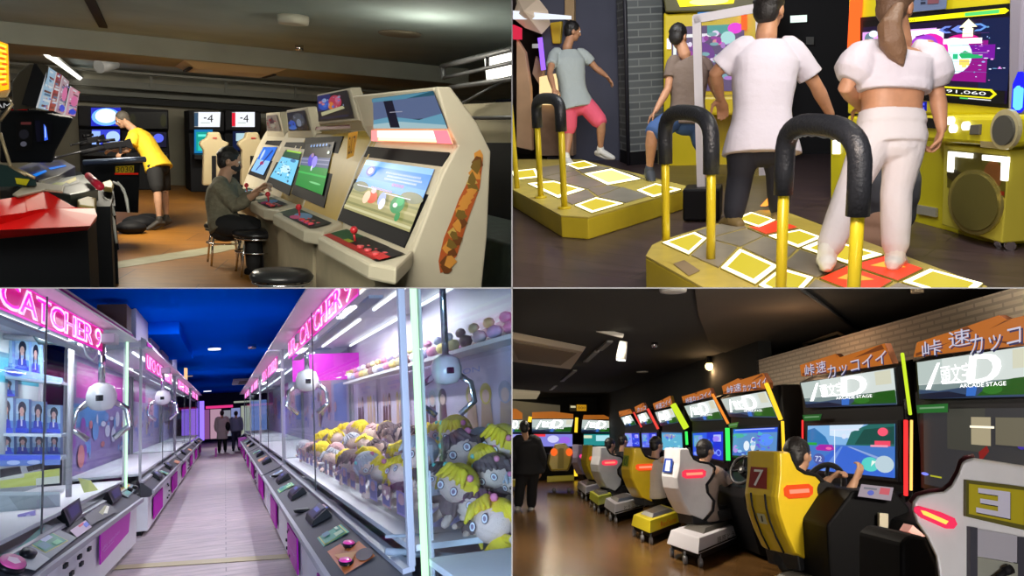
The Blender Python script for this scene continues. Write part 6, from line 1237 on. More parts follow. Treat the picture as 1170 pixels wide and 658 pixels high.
for (a, b, ya, yb) in ((-10, 70, 428, 436), (-10, 70, 494.5, 496), (-10, 70, 519.5, 522)):
    P1, P2 = BL.ony(a, ya, 9.5), BL.ony(b, yb, 9.5); g = G(); g.prism([P1, P2, P2+V((0, .6, 0)), P1+V((0, .6, 0))], (0, 0, -.03)); t.part('shelf_board', g, mat('shelf_clear_blue', (.55, .65, .72), .15), abs=True)
q = [BL.ony(*k, 9.45) for k in ((-8, 416), (72, 432), (72, 437), (-8, 428))]; g = G(); g.pic(q, [((.55, .6, 1), 'text', 'aiociu poiuc', .35, .3, .98, .7), ((.1, .15, .6), 'oval', .3, .5, .12, .4)], base=(.45, .62, .8)); t.part('shelf_banner', g, BOX, abs=True, flip=False)
q = [BL.ony(*k, 9.3) for k in ((-8, 519), (69, 519), (69, 531), (-8, 533))]; g = G(); g.pic(q, [((.15, .25, .8), 'rect', 0, .1, 1, .5), ((.6, .7, .9), 'oval', .3, .7, .1, .2), ((.6, .7, .9), 'oval', .6, .7, .1, .2)], base=(.25, .38, .7)); t.part('shelf_banner', g, BOX, abs=True, flip=False)
# lower goods: yellow tickets, black trays, white frames
def slabthing(name, label, cat, q, dep, m, art=None, base=(.5, .5, .5), th=.03, group=None):
    t = Thing(R_, name, label, cat, BL.ony(*q[0], dep), 0, group); P4 = [BL.ony(*k, dep) for k in q]
    g = G(); g.slab([p+V((0, .002, 0)) for p in P4], th); t.part('board', g, m, abs=True)
    if art is not None: g = G(); g.pic(P4, art, base=base); t.part('print', g, POST, abs=True, flip=False)
    return t
slabthing('price_card', 'pale yellow price card in the near left machine beside the steel post', 'card', ((89, 546), (103, 549), (112, 560), (96, 563)), 8.6, mat('card_yellow', (.70, .72, .22), .5), th=.02)
slabthing('price_card', 'pale yellow and white price card lying below the blue boxes', 'card', ((0, 545), (68, 535), (68, 552), (0, 558)), 8.9, mat('card_pale', (.62, .64, .40), .5), [((.75, .76, .7), 'rect', 0, 0, .4, .3), ((.8, .82, .75), 'rect', .6, .5, 1, 1)], (.70, .74, .30), .02)
slabthing('black_tray', 'black tray on the prize bed at the left edge', 'tray', ((0, 536), (22, 533), (24, 541), (0, 546)), 8.7, SATIN)
slabthing('black_tray', 'small black tray with a striped card on the prize bed', 'tray', ((30, 533), (50, 529), (50, 535), (32, 539)), 8.7, SATIN)
slabthing('prize_bag', 'lilac printed bag behind the lower glass of the near left machine', 'bag', ((20, 588), (40, 583), (40, 600), (22, 604)), 7.4, mat('bag_lilac', (.50, .42, .72), .5), [((.3, .3, .7), 'oval', .4, .5, .3, .3), ((.8, .75, .9), 'oval', .6, .3, .15, .15)], (.55, .48, .78))
slabthing('acrylic_box', 'clear white prize chute box low inside the near left machine', 'box', ((-5, 562), (68, 562), (68, 582), (-5, 590)), 8.0, mat('acrylic_white', (.60, .64, .66), .3), [((.75, .8, .8), 'rect', 0, 0, 1, .15), ((.5, .55, .55), [(.2, .2), (.8, .2), (1, 1), (.4, 1)])], (.62, .67, .68))
# steel slotted post in the near left machine
g = G(); a, b = BL.ony(80, 480, 9.0), BL.ony(82, 575, 9.0); g.tube([V((a.x, 9.0, .78)), V((a.x, 9.0, 2.4))], .028, 10); single(R_, 'slotted_post', g, silver, 'slotted steel post inside the near left machine right of the blue boxes', 'post')
# ---- plush dolls
FUR = attr_mat('plush_fabric', .85, bump=.5, scale=120)
def plush(c, r, yaw, tilt, hairc, skinc, bodyc, label, group, detail=True, lying=0.0):
    c = V(c); t = Thing(R_, 'plush_doll', label, 'plush doll', c, yaw, group)
    Rm = Matrix.Rotation(tilt, 3, 'Y') @ Matrix.Rotation(lying, 3, 'X')
    def W(x, y, z): return Rm@V((x*r, y*r, z*r))
    n = 12 if detail else 8
    g = G(); g.c(skinc); g.sph(W(0, 0, .25), (r*.92, r*.85, r*.82), n+4, Rm); hd = t.part('head', g, FUR)
    g = G(); g.c(bodyc); g.sph(W(0, .05, -.85), (r*.55, r*.45, r*.62), n, Rm)
    for s in (-1, 1): g.c(bodyc); g.tube([W(s*.4, 0, -.6), W(s*.85, -.15, -.85)], [r*.2, r*.17], 8, roundend=True); g.c(skinc); g.sph(W(s*.95, -.2, -.9), r*.17, 8); g.tube([W(s*.25, -.1, -1.2), W(s*.32, -.45, -1.5)], [r*.22, r*.2], 8, roundend=True)
    t.part('body', g, FUR)
    g = G(); g.c(hairc); g.sph(W(0, .14, .42), (r*1.02, r*.93, r*.86), n+4, Rm)
    for k in range(5): a = -1.0+.5*k; g.tube([W(math.sin(a)*.5, -.55, 1.05), W(math.sin(a)*.85, -.86, .62-.1*abs(a))], [r*.22, r*.08], 7, roundend=True)
    for s in (-1, 1): g.tube([W(s*.95, .0, .5), W(s*1.02, .05, -.35)], [r*.2, r*.08], 7, roundend=True)
    t.part('hair', g, FUR)
    if detail:
        for s in (-1, 1):
            g = G(); g.c((.9, .9, .95)); cc = W(s*.38, -.80, .18); u, w = Rm@V((r*.2, 0, 0)), Rm@V((0, 0, r*.22)); nn = Rm@V((0, -1, 0))
            g.c((.10, .06, .08)); g.face(g.ring(cc+nn*r*.06, u, w, 14)); g.c((.92, .90, .95)); g.face(g.ring(cc+nn*r*.075, u*.82, w*.82, 14)); g.c((.35, .25, .35)); g.face(g.ring(cc+nn*r*.085, u*.45, w*.5, 12)); t.part('eye', g, FUR, flip=False)
        g = G(); g.c((.85, .25, .40)); g.sph(W(.75, -.45, .95), r*.18, 8); g.c((.2, .7, .6)); g.sph(W(-.7, -.4, 1.0), r*.15, 8); t.part('hair_bow', g, FUR)
YEL, BRN, GRY, PNK = (.90, .66, .03), (.16, .10, .10), (.50, .49, .54), (.72, .42, .42)
SK = (.86, .62, .52)
# placed along the heap (px, py, depth y, radius, hair, body)
big = [(521, 497, 5.4, .125, YEL, BRN, 'yellow haired plush doll looking up beside the pink poster edge'), (502, 500, 6.2, .12, YEL, GRY, 'yellow haired plush doll half hidden behind the grey one, top left of the heap'),
       (480, 524, 5.0, .13, GRY, BRN, 'grey haired plush doll behind the glowing corner strip'), (531, 523, 4.9, .15, BRN, (.12, .12, .14), 'dark brown plush doll lying in the middle of the heap'), (534, 508, 5.6, .10, GRY, GRY, 'pale grey plush doll peeping over the dark brown one'),
       (572, 512, 4.5, .13, YEL, YEL, 'yellow haired plush doll with round eyes at the right end of the heap'), (556, 530, 4.5, .11, YEL, SK, 'yellow plush doll below the round eyed one'), (566, 545, 4.3, .12, BRN, BRN, 'brown plush doll under the yellow ones at the right'),
       (520, 560, 4.2, .13, YEL, BRN, 'yellow capped plush doll lying with a pink flower'), (540, 585, 4.15, .11, BRN, BRN, 'brown plush doll hanging down towards the chute'), (566, 604, 3.98, .145, YEL, YEL, 'big yellow haired plush doll with white eyes at the lower right'),
       (548, 553, 4.6, .10, SK, BRN, 'small skin coloured plush doll in the middle of the heap'), (500, 548, 4.9, .10, BRN, GRY, 'dark plush doll beside the white chute post'), (583, 555, 4.3, .10, GRY, GRY, 'grey plush doll at the right edge under the brown one')]
for k, (px, py, yy, r, hc, bc, lab) in enumerate(big):
    plush(BL.ony(px, py, yy), r*.88, -.6+.5*math.sin(k*2.3), .5*math.sin(k*1.7), hc, SK, bc, lab, 'plush dolls heaped in the long prize machine', True, .3*math.cos(k))
# farther dolls along the heap
rd = random.Random(11)
wordsA = {YEL: 'yellow haired', BRN: 'dark brown', GRY: 'pale grey', PNK: 'pink haired'}
k = 0
spots = []
for yy in [5.2+.42*i for i in range(17)]:
    for xx in (1.08, 1.38, 1.68):
        spots.append((xx+rd.uniform(-.08, .08), yy+rd.uniform(-.12, .12), .98+(xx-1.0)*.30+rd.uniform(-.03, .05)))
for (xx, yy, zz) in spots:
    px, py = BL.proj((xx, yy, zz))
    if px > 470 and xx < 1.6: continue
    hc = rd.choice([YEL, YEL, BRN, BRN, GRY, PNK]); bc = rd.choice([BRN, GRY, (.45, .3, .45), (.3, .3, .5)])
    edge = 'front edge' if xx < 1.2 else ('middle' if xx < 1.5 else 'back')
    whr = 'near the steel posts' if px > 430 else ('right of the pane seam' if px > 362 else 'left of the pane seam')
    plush((xx, yy, zz), rd.uniform(.085, .115), rd.uniform(-1.6, .2), rd.uniform(-.6, .6), hc, SK, bc, f'{wordsA[hc]} plush doll at the {edge} of the heap, {whr}', 'plush dolls heaped in the long prize machine', yy < 7, rd.uniform(-.5, .5))
# chute post, bars and acrylic wall in the long machine
t = Thing(R_, 'prize_chute', 'white chute post with clear walls and rails below the heap of dolls', 'chute', BL.ony(487, 600, 4.3))
g = G(); a = BL.ony(487, 538, 4.1); g.box((a.x, 4.1, (a.z+.6)/2), (.035, .05, a.z-.6)); t.part('post', g, white, abs=True)
for qa, qb, r in (((440, 613), (556, 609), .010), ((440, 630), (570, 640), .02), ((500, 560), (545, 605), .006)): g = G(); g.tube([BL.ony(*qa, 4.3), BL.ony(*qb, 4.25)], r, 8); t.part('rail', g, silver, abs=True)
g = G(); g.prism([BL.ony(*k, 4.25) for k in ((435, 612), (545, 606), (560, 640), (435, 640))], (0, .02, 0)); t.part('clear_wall', g, GL, abs=True)
g = G(); g.prism([BL.ony(*k, 4.5) for k in ((488, 585), (520, 572), (535, 600), (500, 612), (488, 612))], (0, .05, 0)); t.part('lilac_card', g, mat('card_lilac', (.55, .45, .75), .4), abs=True)
g = G(); a = 1.02
g.box((1.0, 8.0, .93), (.01, 7.6, .22)); t2 = Thing(R_, 'acrylic_barrier', 'clear barrier along the front of the doll heap', 'barrier', (1.0, 8, .82)); t2.part('sheet', g, GL, abs=True)
for k in range(16):
    g = G(); y_ = 4.6+k*.48; q = [V((.98, y_+.3, 1.0)), V((.98, y_, 1.0)), V((.98, y_, .86)), V((.98, y_+.3, .86))]
    g.pic(q, [((.3, .3, .6), 'rect', .1, .5, .9, .9), ((.8, .55, .6), 'oval', .5, .3, .3, .25)], base=((.55, .45, .75), (.75, .55, .55), (.5, .5, .8))[k % 3]); t2.part('card', g, POST, abs=True, flip=False)
# upper shelf inside with small prizes and magenta board
t = Thing(R_, 'prize_ledge', 'ledge of small plush prizes running along the back of the long machine', 'ledge', (1.85, 8, 1.9))
g = G(); g.box((1.8, 8.2, 1.9), (.22, 8.0, .03)); t.part('board', g, white, abs=True)
pk = [(.75, .55, .2), (.75, .3, .45), (.55, .5, .75), (.8, .75, .8), (.25, .15, .15), (.7, .6, .3)]
for k in range(22):
    g = G(); g.c(pk[k % 6]); yy = 4.5+k*.36; g.sph((1.78, yy, 1.98), (.05, .12, .05), 8); g.c(pk[(k*5+2) % 6]); g.sph((1.76, yy+.06, 2.05), (.04, .08, .04), 8); single(R_, 'small_plush', g, FUR, f'{"orange pink lilac white dark tan".split()[k % 6]} little plush on the high ledge inside the long machine', 'plush toy', 'small plush toys on the high ledge')
g = G(); g.box((1.45, 12.2, 2.16), (1.0, .05, .40)); single(R_, 'magenta_board', g, mat('magenta_board', (.55, .01, .48), .4, emit=(.55, .01, .48), es=.35), 'magenta board hanging across the far end of the long machine', 'board')
# panels and boxes stored above the left row
for k, (y_, c, z) in enumerate(((12.2, (.45, .42, .5), .43), (14.6, (.40, .42, .55), .43), (17.2, (.42, .40, .52), .42), (20.5, (.35, .35, .5), .40))):
    g = G(); g.box((-1.18, y_+.9, 2.66+z/2), (.03, 1.9, z)); g.box((-1.5, y_+.05, 2.66+z/2), (.6, .03, z))
    single(R_, 'acrylic_sheet', g, mat(f'stored_panel_{k}', c, .35), ('grey', 'bluish grey', 'lilac grey', 'dusky blue')[k]+' panels standing on the roof of the left row, '+('nearest', 'second', 'third', 'farthest')[k]+' set', 'panel', 'panels stored on top of the left hand row')
g = G(); g.box((-1.15, 27, 2.95), (.08, .5, .6)); single(R_, 'lit_sign', g, glow('lit_orange', (1, .6, .3), 1.1), 'upright orange white lit sign above the left row', 'sign')
g = G(); g.box((-1.35, 11.4, 2.85), (.35, .5, .34)); single(R_, 'cardboard_box', g, mat('card_brown_dark', (.10, .05, .04), .8), 'dark brown box on top of the left row behind the near machine', 'box', bev=.01)
# ceiling fittings
def bdisc(px, py, r, m, label, name='ceiling_light', cat='ceiling light', h=.04): disc(name, px, py, r, m, label, cat, h, BL, 3.10)
bdisc(245, 399, .14, glow('downlight', (.9, .95, 1), 1.6), 'round white ceiling light beyond the cream disc')
bdisc(195, 390, .20, mat('disc_cream', (.7, .6, .45), .5, emit=(.7, .6, .45), es=.15), 'large cream ceiling disc above the left row', 'ceiling_speaker', 'speaker', .06)
bdisc(288, 396, .09, CHROME, 'small sprinkler head on the blue ceiling', 'sprinkler', 'sprinkler', .1)
bdisc(237, 447, .22, glow('downlight'), 'small white ceiling light far down the aisle')
bdisc(213, 430, .22, mat('disc_cream'), 'dim round ceiling disc above the third left machine', 'ceiling_speaker', 'speaker')
t = Thing(R_, 'ceiling_air_conditioner', 'white cassette air conditioner on the blue ceiling at the right of the aisle', 'air conditioner', BL.fl(280, 434, 3.08))
p = BL.fl(281, 436, 3.04); g = G(); g.box(p, (1.15, 5.0, .08)); t.part('casing', g, mat('ac_white', (.70, .72, .78), .5), abs=True, bev=.02)
g = G(); g.box(p+V((.05, 0, -.045)), (.72, 3.4, .01)); t.part('grille', g, mat('ac_grille', (.25, .22, .2), .6), abs=True)
# far end glow panels
t = Thing(R_, 'game_display', 'glowing white and magenta machines seen at the far end of the aisle', 'display', (0, 50, 0))
for x, w, z0_, z1_, c, e in ((-1.9, .9, .1, 2.1, (.35, .15, 1), .8), (-1.1, .5, .3, 2.0, (.45, .15, .45), .5), (-.5, .6, .3, 2.0, (.75, .45, .6), .6), (.12, .4, .4, 1.9, (.45, .45, .55), .5), (.6, .5, .4, 2.0, (.3, .35, .7), .7), (1.2, .6, .4, 2.1, (.55, .6, .5), .6), (-.3, 1.5, 2.05, 2.2, (1, .05, .3), .8), (1.9, .9, .2, 2.4, (.3, .4, 1), .6), (1.2, 1.4, 2.3, 2.4, (.2, .35, 1), .8)):
    g = G(); g.box((x, 50, (z0_+z1_)/2), (w, .3, z1_-z0_)); t.part('lit_panel', g, glow(f'far_{x}', c, e), abs=True)
g = G(); g.tube([(-1.0, 39.5, .5), (-1.0, 39.5, 2.3)], .10, 8); single(R_, 'neon_post', g, glow('neon_blue_violet', (.25, .15, 1), 1.6), 'blue violet glowing post at the end of the left row', 'post')
# ---- walkers
def walker(px, py, x_head, label, wear, s=1.0, hair=HAIR):
    b = BL.fl(px, py); D = BL.dep(b); r = V((1, 0, 0)); U = V((0, 0, 1)); o = b
    J = dict(head=o+V((0, 0, 1.62*s)), face=V((.05, 1, 0)), neck=o+V((0, 0, 1.45*s)), shL=o+V((-.19, 0, 1.40*s)), shR=o+V((.19, 0, 1.40*s)), elL=o+V((-.25, .02, 1.12*s)), elR=o+V((.25, 0, 1.12*s)), wrL=o+V((-.22, .15, .9*s)), wrR=o+V((.24, .05, .88*s)),
             hipL=o+V((-.09, 0, .92*s)), hipR=o+V((.09, 0, .92*s)), knL=o+V((-.11, .04, .5*s)), knR=o+V((.11, .08, .5*s)), anL=o+V((-.12, -.08, .08)), anR=o+V((.12, .12, .08)), toL=o+V((-.13, .07, .04)), toR=o+V((.13, .27, .04)))
    return person(R_, label, J, SKIN, wear, hair, .013, s=s, eyes=False)
beige = mat('coat_beige', (.52, .46, .40), .8)
def coat_fn(J, s):
    g = G(); torso_rings(g, J, grow=.05, t0=-.75, t1=1.0, hem=.02); return voxel(g, .015, 3)
def bag_fn(J, s):
    g = G(); c = J['hipR']+V((.14, -.08, .16)); g.sph(c, (.11, .12, .2), 12); g.tube([c+V((0, 0, .15)), J['shR']+V((-.02, -.03, .06))], .02, 6); return g
walker(254, 517, 0, 'person in a long beige coat with a black shoulder bag walking away down the aisle', [('coat', 'top', beige, dict(sleeve=1.8, grow=.04, hem=.03)), ('coat_skirt', 'geo', beige, dict(fn=coat_fn)), ('trousers', 'bottom', SATIN, dict(len=1.9)), ('shoulder_bag', 'geo', BLACK, dict(fn=bag_fn)), ('shoe', 'shoe', SATIN, {})], 1.03)
walker(270, 515, 0, 'person in a blue grey jacket and dark trousers walking beside the one in the coat', [('jacket', 'top', mat('jacket_blue_grey', (.20, .22, .32), .8), dict(sleeve=1.8, grow=.03, hem=.02)), ('trousers', 'bottom', mat('trousers_navy', (.03, .03, .07), .8), dict(len=1.9)), ('shoe', 'shoe', SATIN, {})], 1.0)
g = G(); p = BL.fl(277, 505, .55); g.box(p+V((0, 0, .0)), (.3, .15, .35)); single(R_, 'shopping_bag', g, mat('bag_purple', (.35, .08, .35), .6), 'purple bag carried beside the person in the blue grey jacket', 'bag', bev=.02)
# lights
lamp(R_, 'AREA', (-.9, -1.2, .95), 85, (1, .95, .98), 1.0, .7, to=(-.2, 8, .4))  # unseen fill added behind the camera
for y, e in ((13, 60), (21, 65), (30, 80), (42, 80)): lamp(R_, 'AREA', (-.2, y, 3.08), e, (.95, .91, 1), .10, 1.6, to=(-.2, y, 0))  # fill strips along the ceiling, apart from the modelled fittings
lamp(R_, 'AREA', (-.2, 1.5, 1.2), 150, (.45, .65, 1), .8, .5, to=(-.2, 9, 3.4))  # unseen uplight added to brighten the blue ceiling
for x, y, e, L_ in ((1.25, 8.2, 44, 3.2), (1.25, 11.2, 26, 2.6), (1.6, 8.6, 30, 3.6), (-1.6, 9.4, 38, 2.4), (-1.4, 9.2, 26, 2.4), (-1.5, 15.5, 40, 5), (-1.5, 24, 40, 6), (1.35, 17, 40, 6), (1.35, 26, 40, 6)):
    lamp(R_, 'AREA', (x, y, 2.46), e, (.93, .95, 1), .035, L_, to=(x, y, 0))
# ============================================================ lower right room: driving games
BR = Room('BR', 1, -1, 1.4, (585, 498), (1170, 498), (560, 498))
R_ = BR
fm = wood_floor('dark_wood_floor', (.20, .10, .03), (.14, .07, .02), (.04, .025, .015), .24, 2.6, .22, 1.2, .6)
g = G(); g.box((4, 17, -.05), (14, 32, .1)); struct(R_, 'floor_wood', g, fm)
XM = 3.4
cb = mat('ceiling_black', (.016, .016, .014), .85)
g = G(); g.box((4, 17, 2.85), (14, 32, .1)); struct(R_, 'ceiling_black', g, cb)
# warm lamp glow on the ceiling beside the wall, put in as brown colour
g = G(); zc = 2.78; q = [BR.fl(*k, zc) for k in ((795, 329), (914, 329), (982, 378), (893, 410), (820, 400), (800, 372))]
q = [BR.fl(k[0], k[1], zc) for k in ((790, 300), (880, 300), (914, 329), (982, 378), (940, 392), (893, 412), (840, 408), (812, 396), (798, 360))]
g.prism(q, (0, 0, .03)); struct(R_, 'trim_12', g, mat('ceiling_lamplit_brown', (.09, .07, .05), .9, var=.1, scale=1), label='brown ceiling panel imitating warm lamp glow')
g = G(); a, b = BR.fl(914, 329, 2.77), BR.fl(983, 378, 2.77); c = BR.fl(1170, 332, 2.77); g.tube([a, b], .02, 6); g.tube([b, c], .02, 6); struct(R_, 'trim_13', g, mat('edge_dark', (.05, .05, .05), .6), label='edge of the black ceiling recess')
brickw = brickmat('brick_white', (.62, .50, .36), (.54, .43, .31), (.40, .32, .24), .24, .055)
XW = 3.95
za = BR.onx(892, 415, XW); 
g = G(); g.box((XW+.1, 6.6, 1.25), (.2, za.y-1.6+1.0, 2.5)); struct(R_, 'wall_brick', g, brickw)
g = G(); g.box((XW+.1, 20.5, 1.4), (.2, 18, 2.8)); struct(R_, 'wall_right_black', g, cb)
g = G(); g.box((4, 29.5, 1.4), (14, .2, 2.8)); struct(R_, 'wall_end', g, cb)
g = G(); g.hexa([BR.ony(*k, 29.2) for k in ((580, 480), (640, 480), (640, 480), (580, 480))]+[BR.ony(*k, 29.2) for k in ((580, 458), (641, 464), (641, 464), (580, 458))]) if False else g.slab([BR.ony(*k, 29.2) for k in ((580, 457), (640, 463), (640, 482), (580, 482))], .05); struct(R_, 'trim_14', g, mat('wall_tan_glow', (.45, .38, .24), .7, emit=(.45, .38, .24), es=.12), label='tan upper wall at the far end with a glow of its own')  # lit look of the far wall put in as emission
# ---- racing cabinets
mp = V((3.28, 0, 1.95)); mn = V((-1, 0, -.45))
def onm(px, py, o=0): return BR.hit(px, py, mp+mn.normalized()*o, mn)
def onx(px, py, o=0): return BR.onx(px, py, XM-o)
MQ = attr_mat('marquee_lit', .3, emit=1.15); MON = attr_mat('monitor_lit', .3, emit=1.05)
sb = attr_mat('sign_print_glow', .5, emit=.75)  # printed boards and stickers given a glow to look more vivid
def marq_art(bright=1.0, sc=1.0):
    o = [((.72, .76, .74), 'rect', 0, 0, 1, .62), ((.60, .66, .64), 'rect', 0, .0, .25, .6), ((.12, .18, .28), [(0, 1), (0, .74), (.2, .80), (.5, .72), (.75, .84), (1, .76), (1, 1)]), ((.04, .06, .12), [(.0, .86), (.3, .82), (.55, .98), (0, 1)]), ((.06, .22, .05), [(.55, .95), (.68, .66), (.85, .60), (1, .58), (1, .95)]), ((.10, .32, .08), 'oval', .68, .82, .08, .10),
         ((.12, .3, .65), [(.47, .74), (.56, .72), (.54, .95), (.46, .95)]), ((.72, .72, .62), 'rect', .84, .02, .98, .4)]
    w = (1.5*bright, 1.5*bright, 1.5*bright)
    o += [(w, [(.08, .74), (.21, .08), (.24, .08), (.13, .74)]), (w, 'text', '頭文字', .24, .16, .52, .60), (w, 'text', 'D', .50, .02, .74, .64, .03), (w, 'text', '頭文字', .244, .165, .524, .605), (w, 'text', 'D', .508, .02, .748, .64, .03), (w, 'text', 'D', .492, .02, .732, .64, .03), (w, 'text', 'D', .484, .02, .724, .64, .03), (w, 'text', 'ARCADE STAGE', .42, .64, .80, .73), (w, 'rect', .26, .57, .50, .61)]
    return o
race = [((.40, .62, .85), 'rect', 0, 0, 1, .42), ((.75, .85, .95), [(.3, 0), (.7, 0), (.55, .28), (.3, .22)]), ((.08, .30, .28), [(.50, .42), (.56, .15), (.75, 0), (1, 0), (1, .42)]), ((.05, .20, .18), [(.6, .40), (.7, .1), (1, .05), (1, .38)]), ((.10, .35, .60), [(0, .1), (.1, .05), (.25, .25), (.3, .42), (0, .42)]), ((.18, .36, .70), 'rect', 0, .42, 1, 1), ((.14, .30, .75), [(.0, 1), (.42, .45), (.55, .45), (1, .85), (1, 1)]), ((.45, .55, .8), [(.52, .45), (.56, .45), (1, .72), (1, .78)]), ((.3, .45, .8), [(.45, .45), (.47, .45), (.3, 1), (.2, 1)]),
        ((.10, .55, .15), 'rect', 0, .38, .14, .44), ((.55, .08, .55), [(.12, .50), (.18, .42), (.34, .42), (.38, .52), (.3, .56), (.14, .55)]), ((.9, .3, .6), 'oval', .3, .5, .04, .03), ((.9, .2, .3), 'rect', .82, .32, .97, .42), ((.95, .25, .35), 'oval', .90, .15, .05, .08), ((.9, .5, .6), 'rect', .78, .40, .95, .44), ((.8, .85, .95), 'rect', .32, .08, .66, .12), ((.9, .95, 1), 'rect', .375, .1, .385, .95), ((.25, .75, .70), 'oval', .78, .78, .09, .14), ((.65, .75, .80), 'oval', .92, .76, .09, .16), ((.9, .95, .9), [(.80, .7), (.84, .72), (.79, .82)]), ((.2, .25, .55), 'oval', .18, .74, .08, .12), ((.8, .85, 1), 'text', '72', .13, .68, .22, .80), ((.8, .85, .95), 'oval', .5, .24, .03, .05)]
menu = [((.10, .25, .85), 'rect', 0, 0, 1, .15), ((.25, .45, .70), 'rect', 0, .15, 1, .85), ((.15, .25, .65), 'rect', 0, .85, 1, 1), ((.6, .65, .9), 'rect', .05, .02, .95, .05), ((.85, .9, .95), 'oval', .35, .62, .07, .18), ((.8, .85, .9), 'oval', .50, .55, .06, .25), ((.25, .45, .95), 'oval', .78, .4, .15, .2), ((.6, .4, .85), 'oval', .08, .75, .06, .15), ((.2, .6, .5), 'oval', .15, .25, .15, .08)]+speckle(rnd, 26, [(.2, .4, .9), (.5, .7, .9), (.3, .2, .8), (.2, .6, .7)], 0, .1, 1, 1, .06, .06)
bluescr = [((.05, .12, .75), 'rect', .5, 0, 1, 1), ((.30, .55, .70), 'rect', .05, .1, .35, .6), ((.6, .65, .95), 'rect', .72, .1, .95, .35), ((.5, .4, .95), 'oval', .8, .25, .1, .1), ((.4, .5, .95), 'oval', .88, .75, .08, .12), ((.05, .12, .75), 'oval', .88, .75, .05, .08)]+speckle(rnd, 14, [(.1, .3, .9), (.4, .5, .9)], 0, 0, 1, 1, .08, .1)
tealscr = [((.25, .60, .75), 'rect', 0, .1, 1, 1), ((.55, .5, .6), 'oval', .4, .2, .3, .12)]+speckle(rnd, 20, [(.2, .5, .8), (.5, .8, .85), (.2, .3, .8)], 0, 0, 1, 1, .08, .08)
def sign_art(t1=True, full=True, dark=False):
    o = [((.30, .10, .02), [(.2, 1), (.4, .1), (.45, .1), (.3, 1)]), ((.30, .10, .02), [(.55, .5), (.8, .0), (.86, .0), (.6, .5)]), ((.85, .35, .04), [(.45, .45), (.6, .05), (.7, .05), (.55, .45)])]
    return o
SG0 = [((.12, .08, .10), None)]
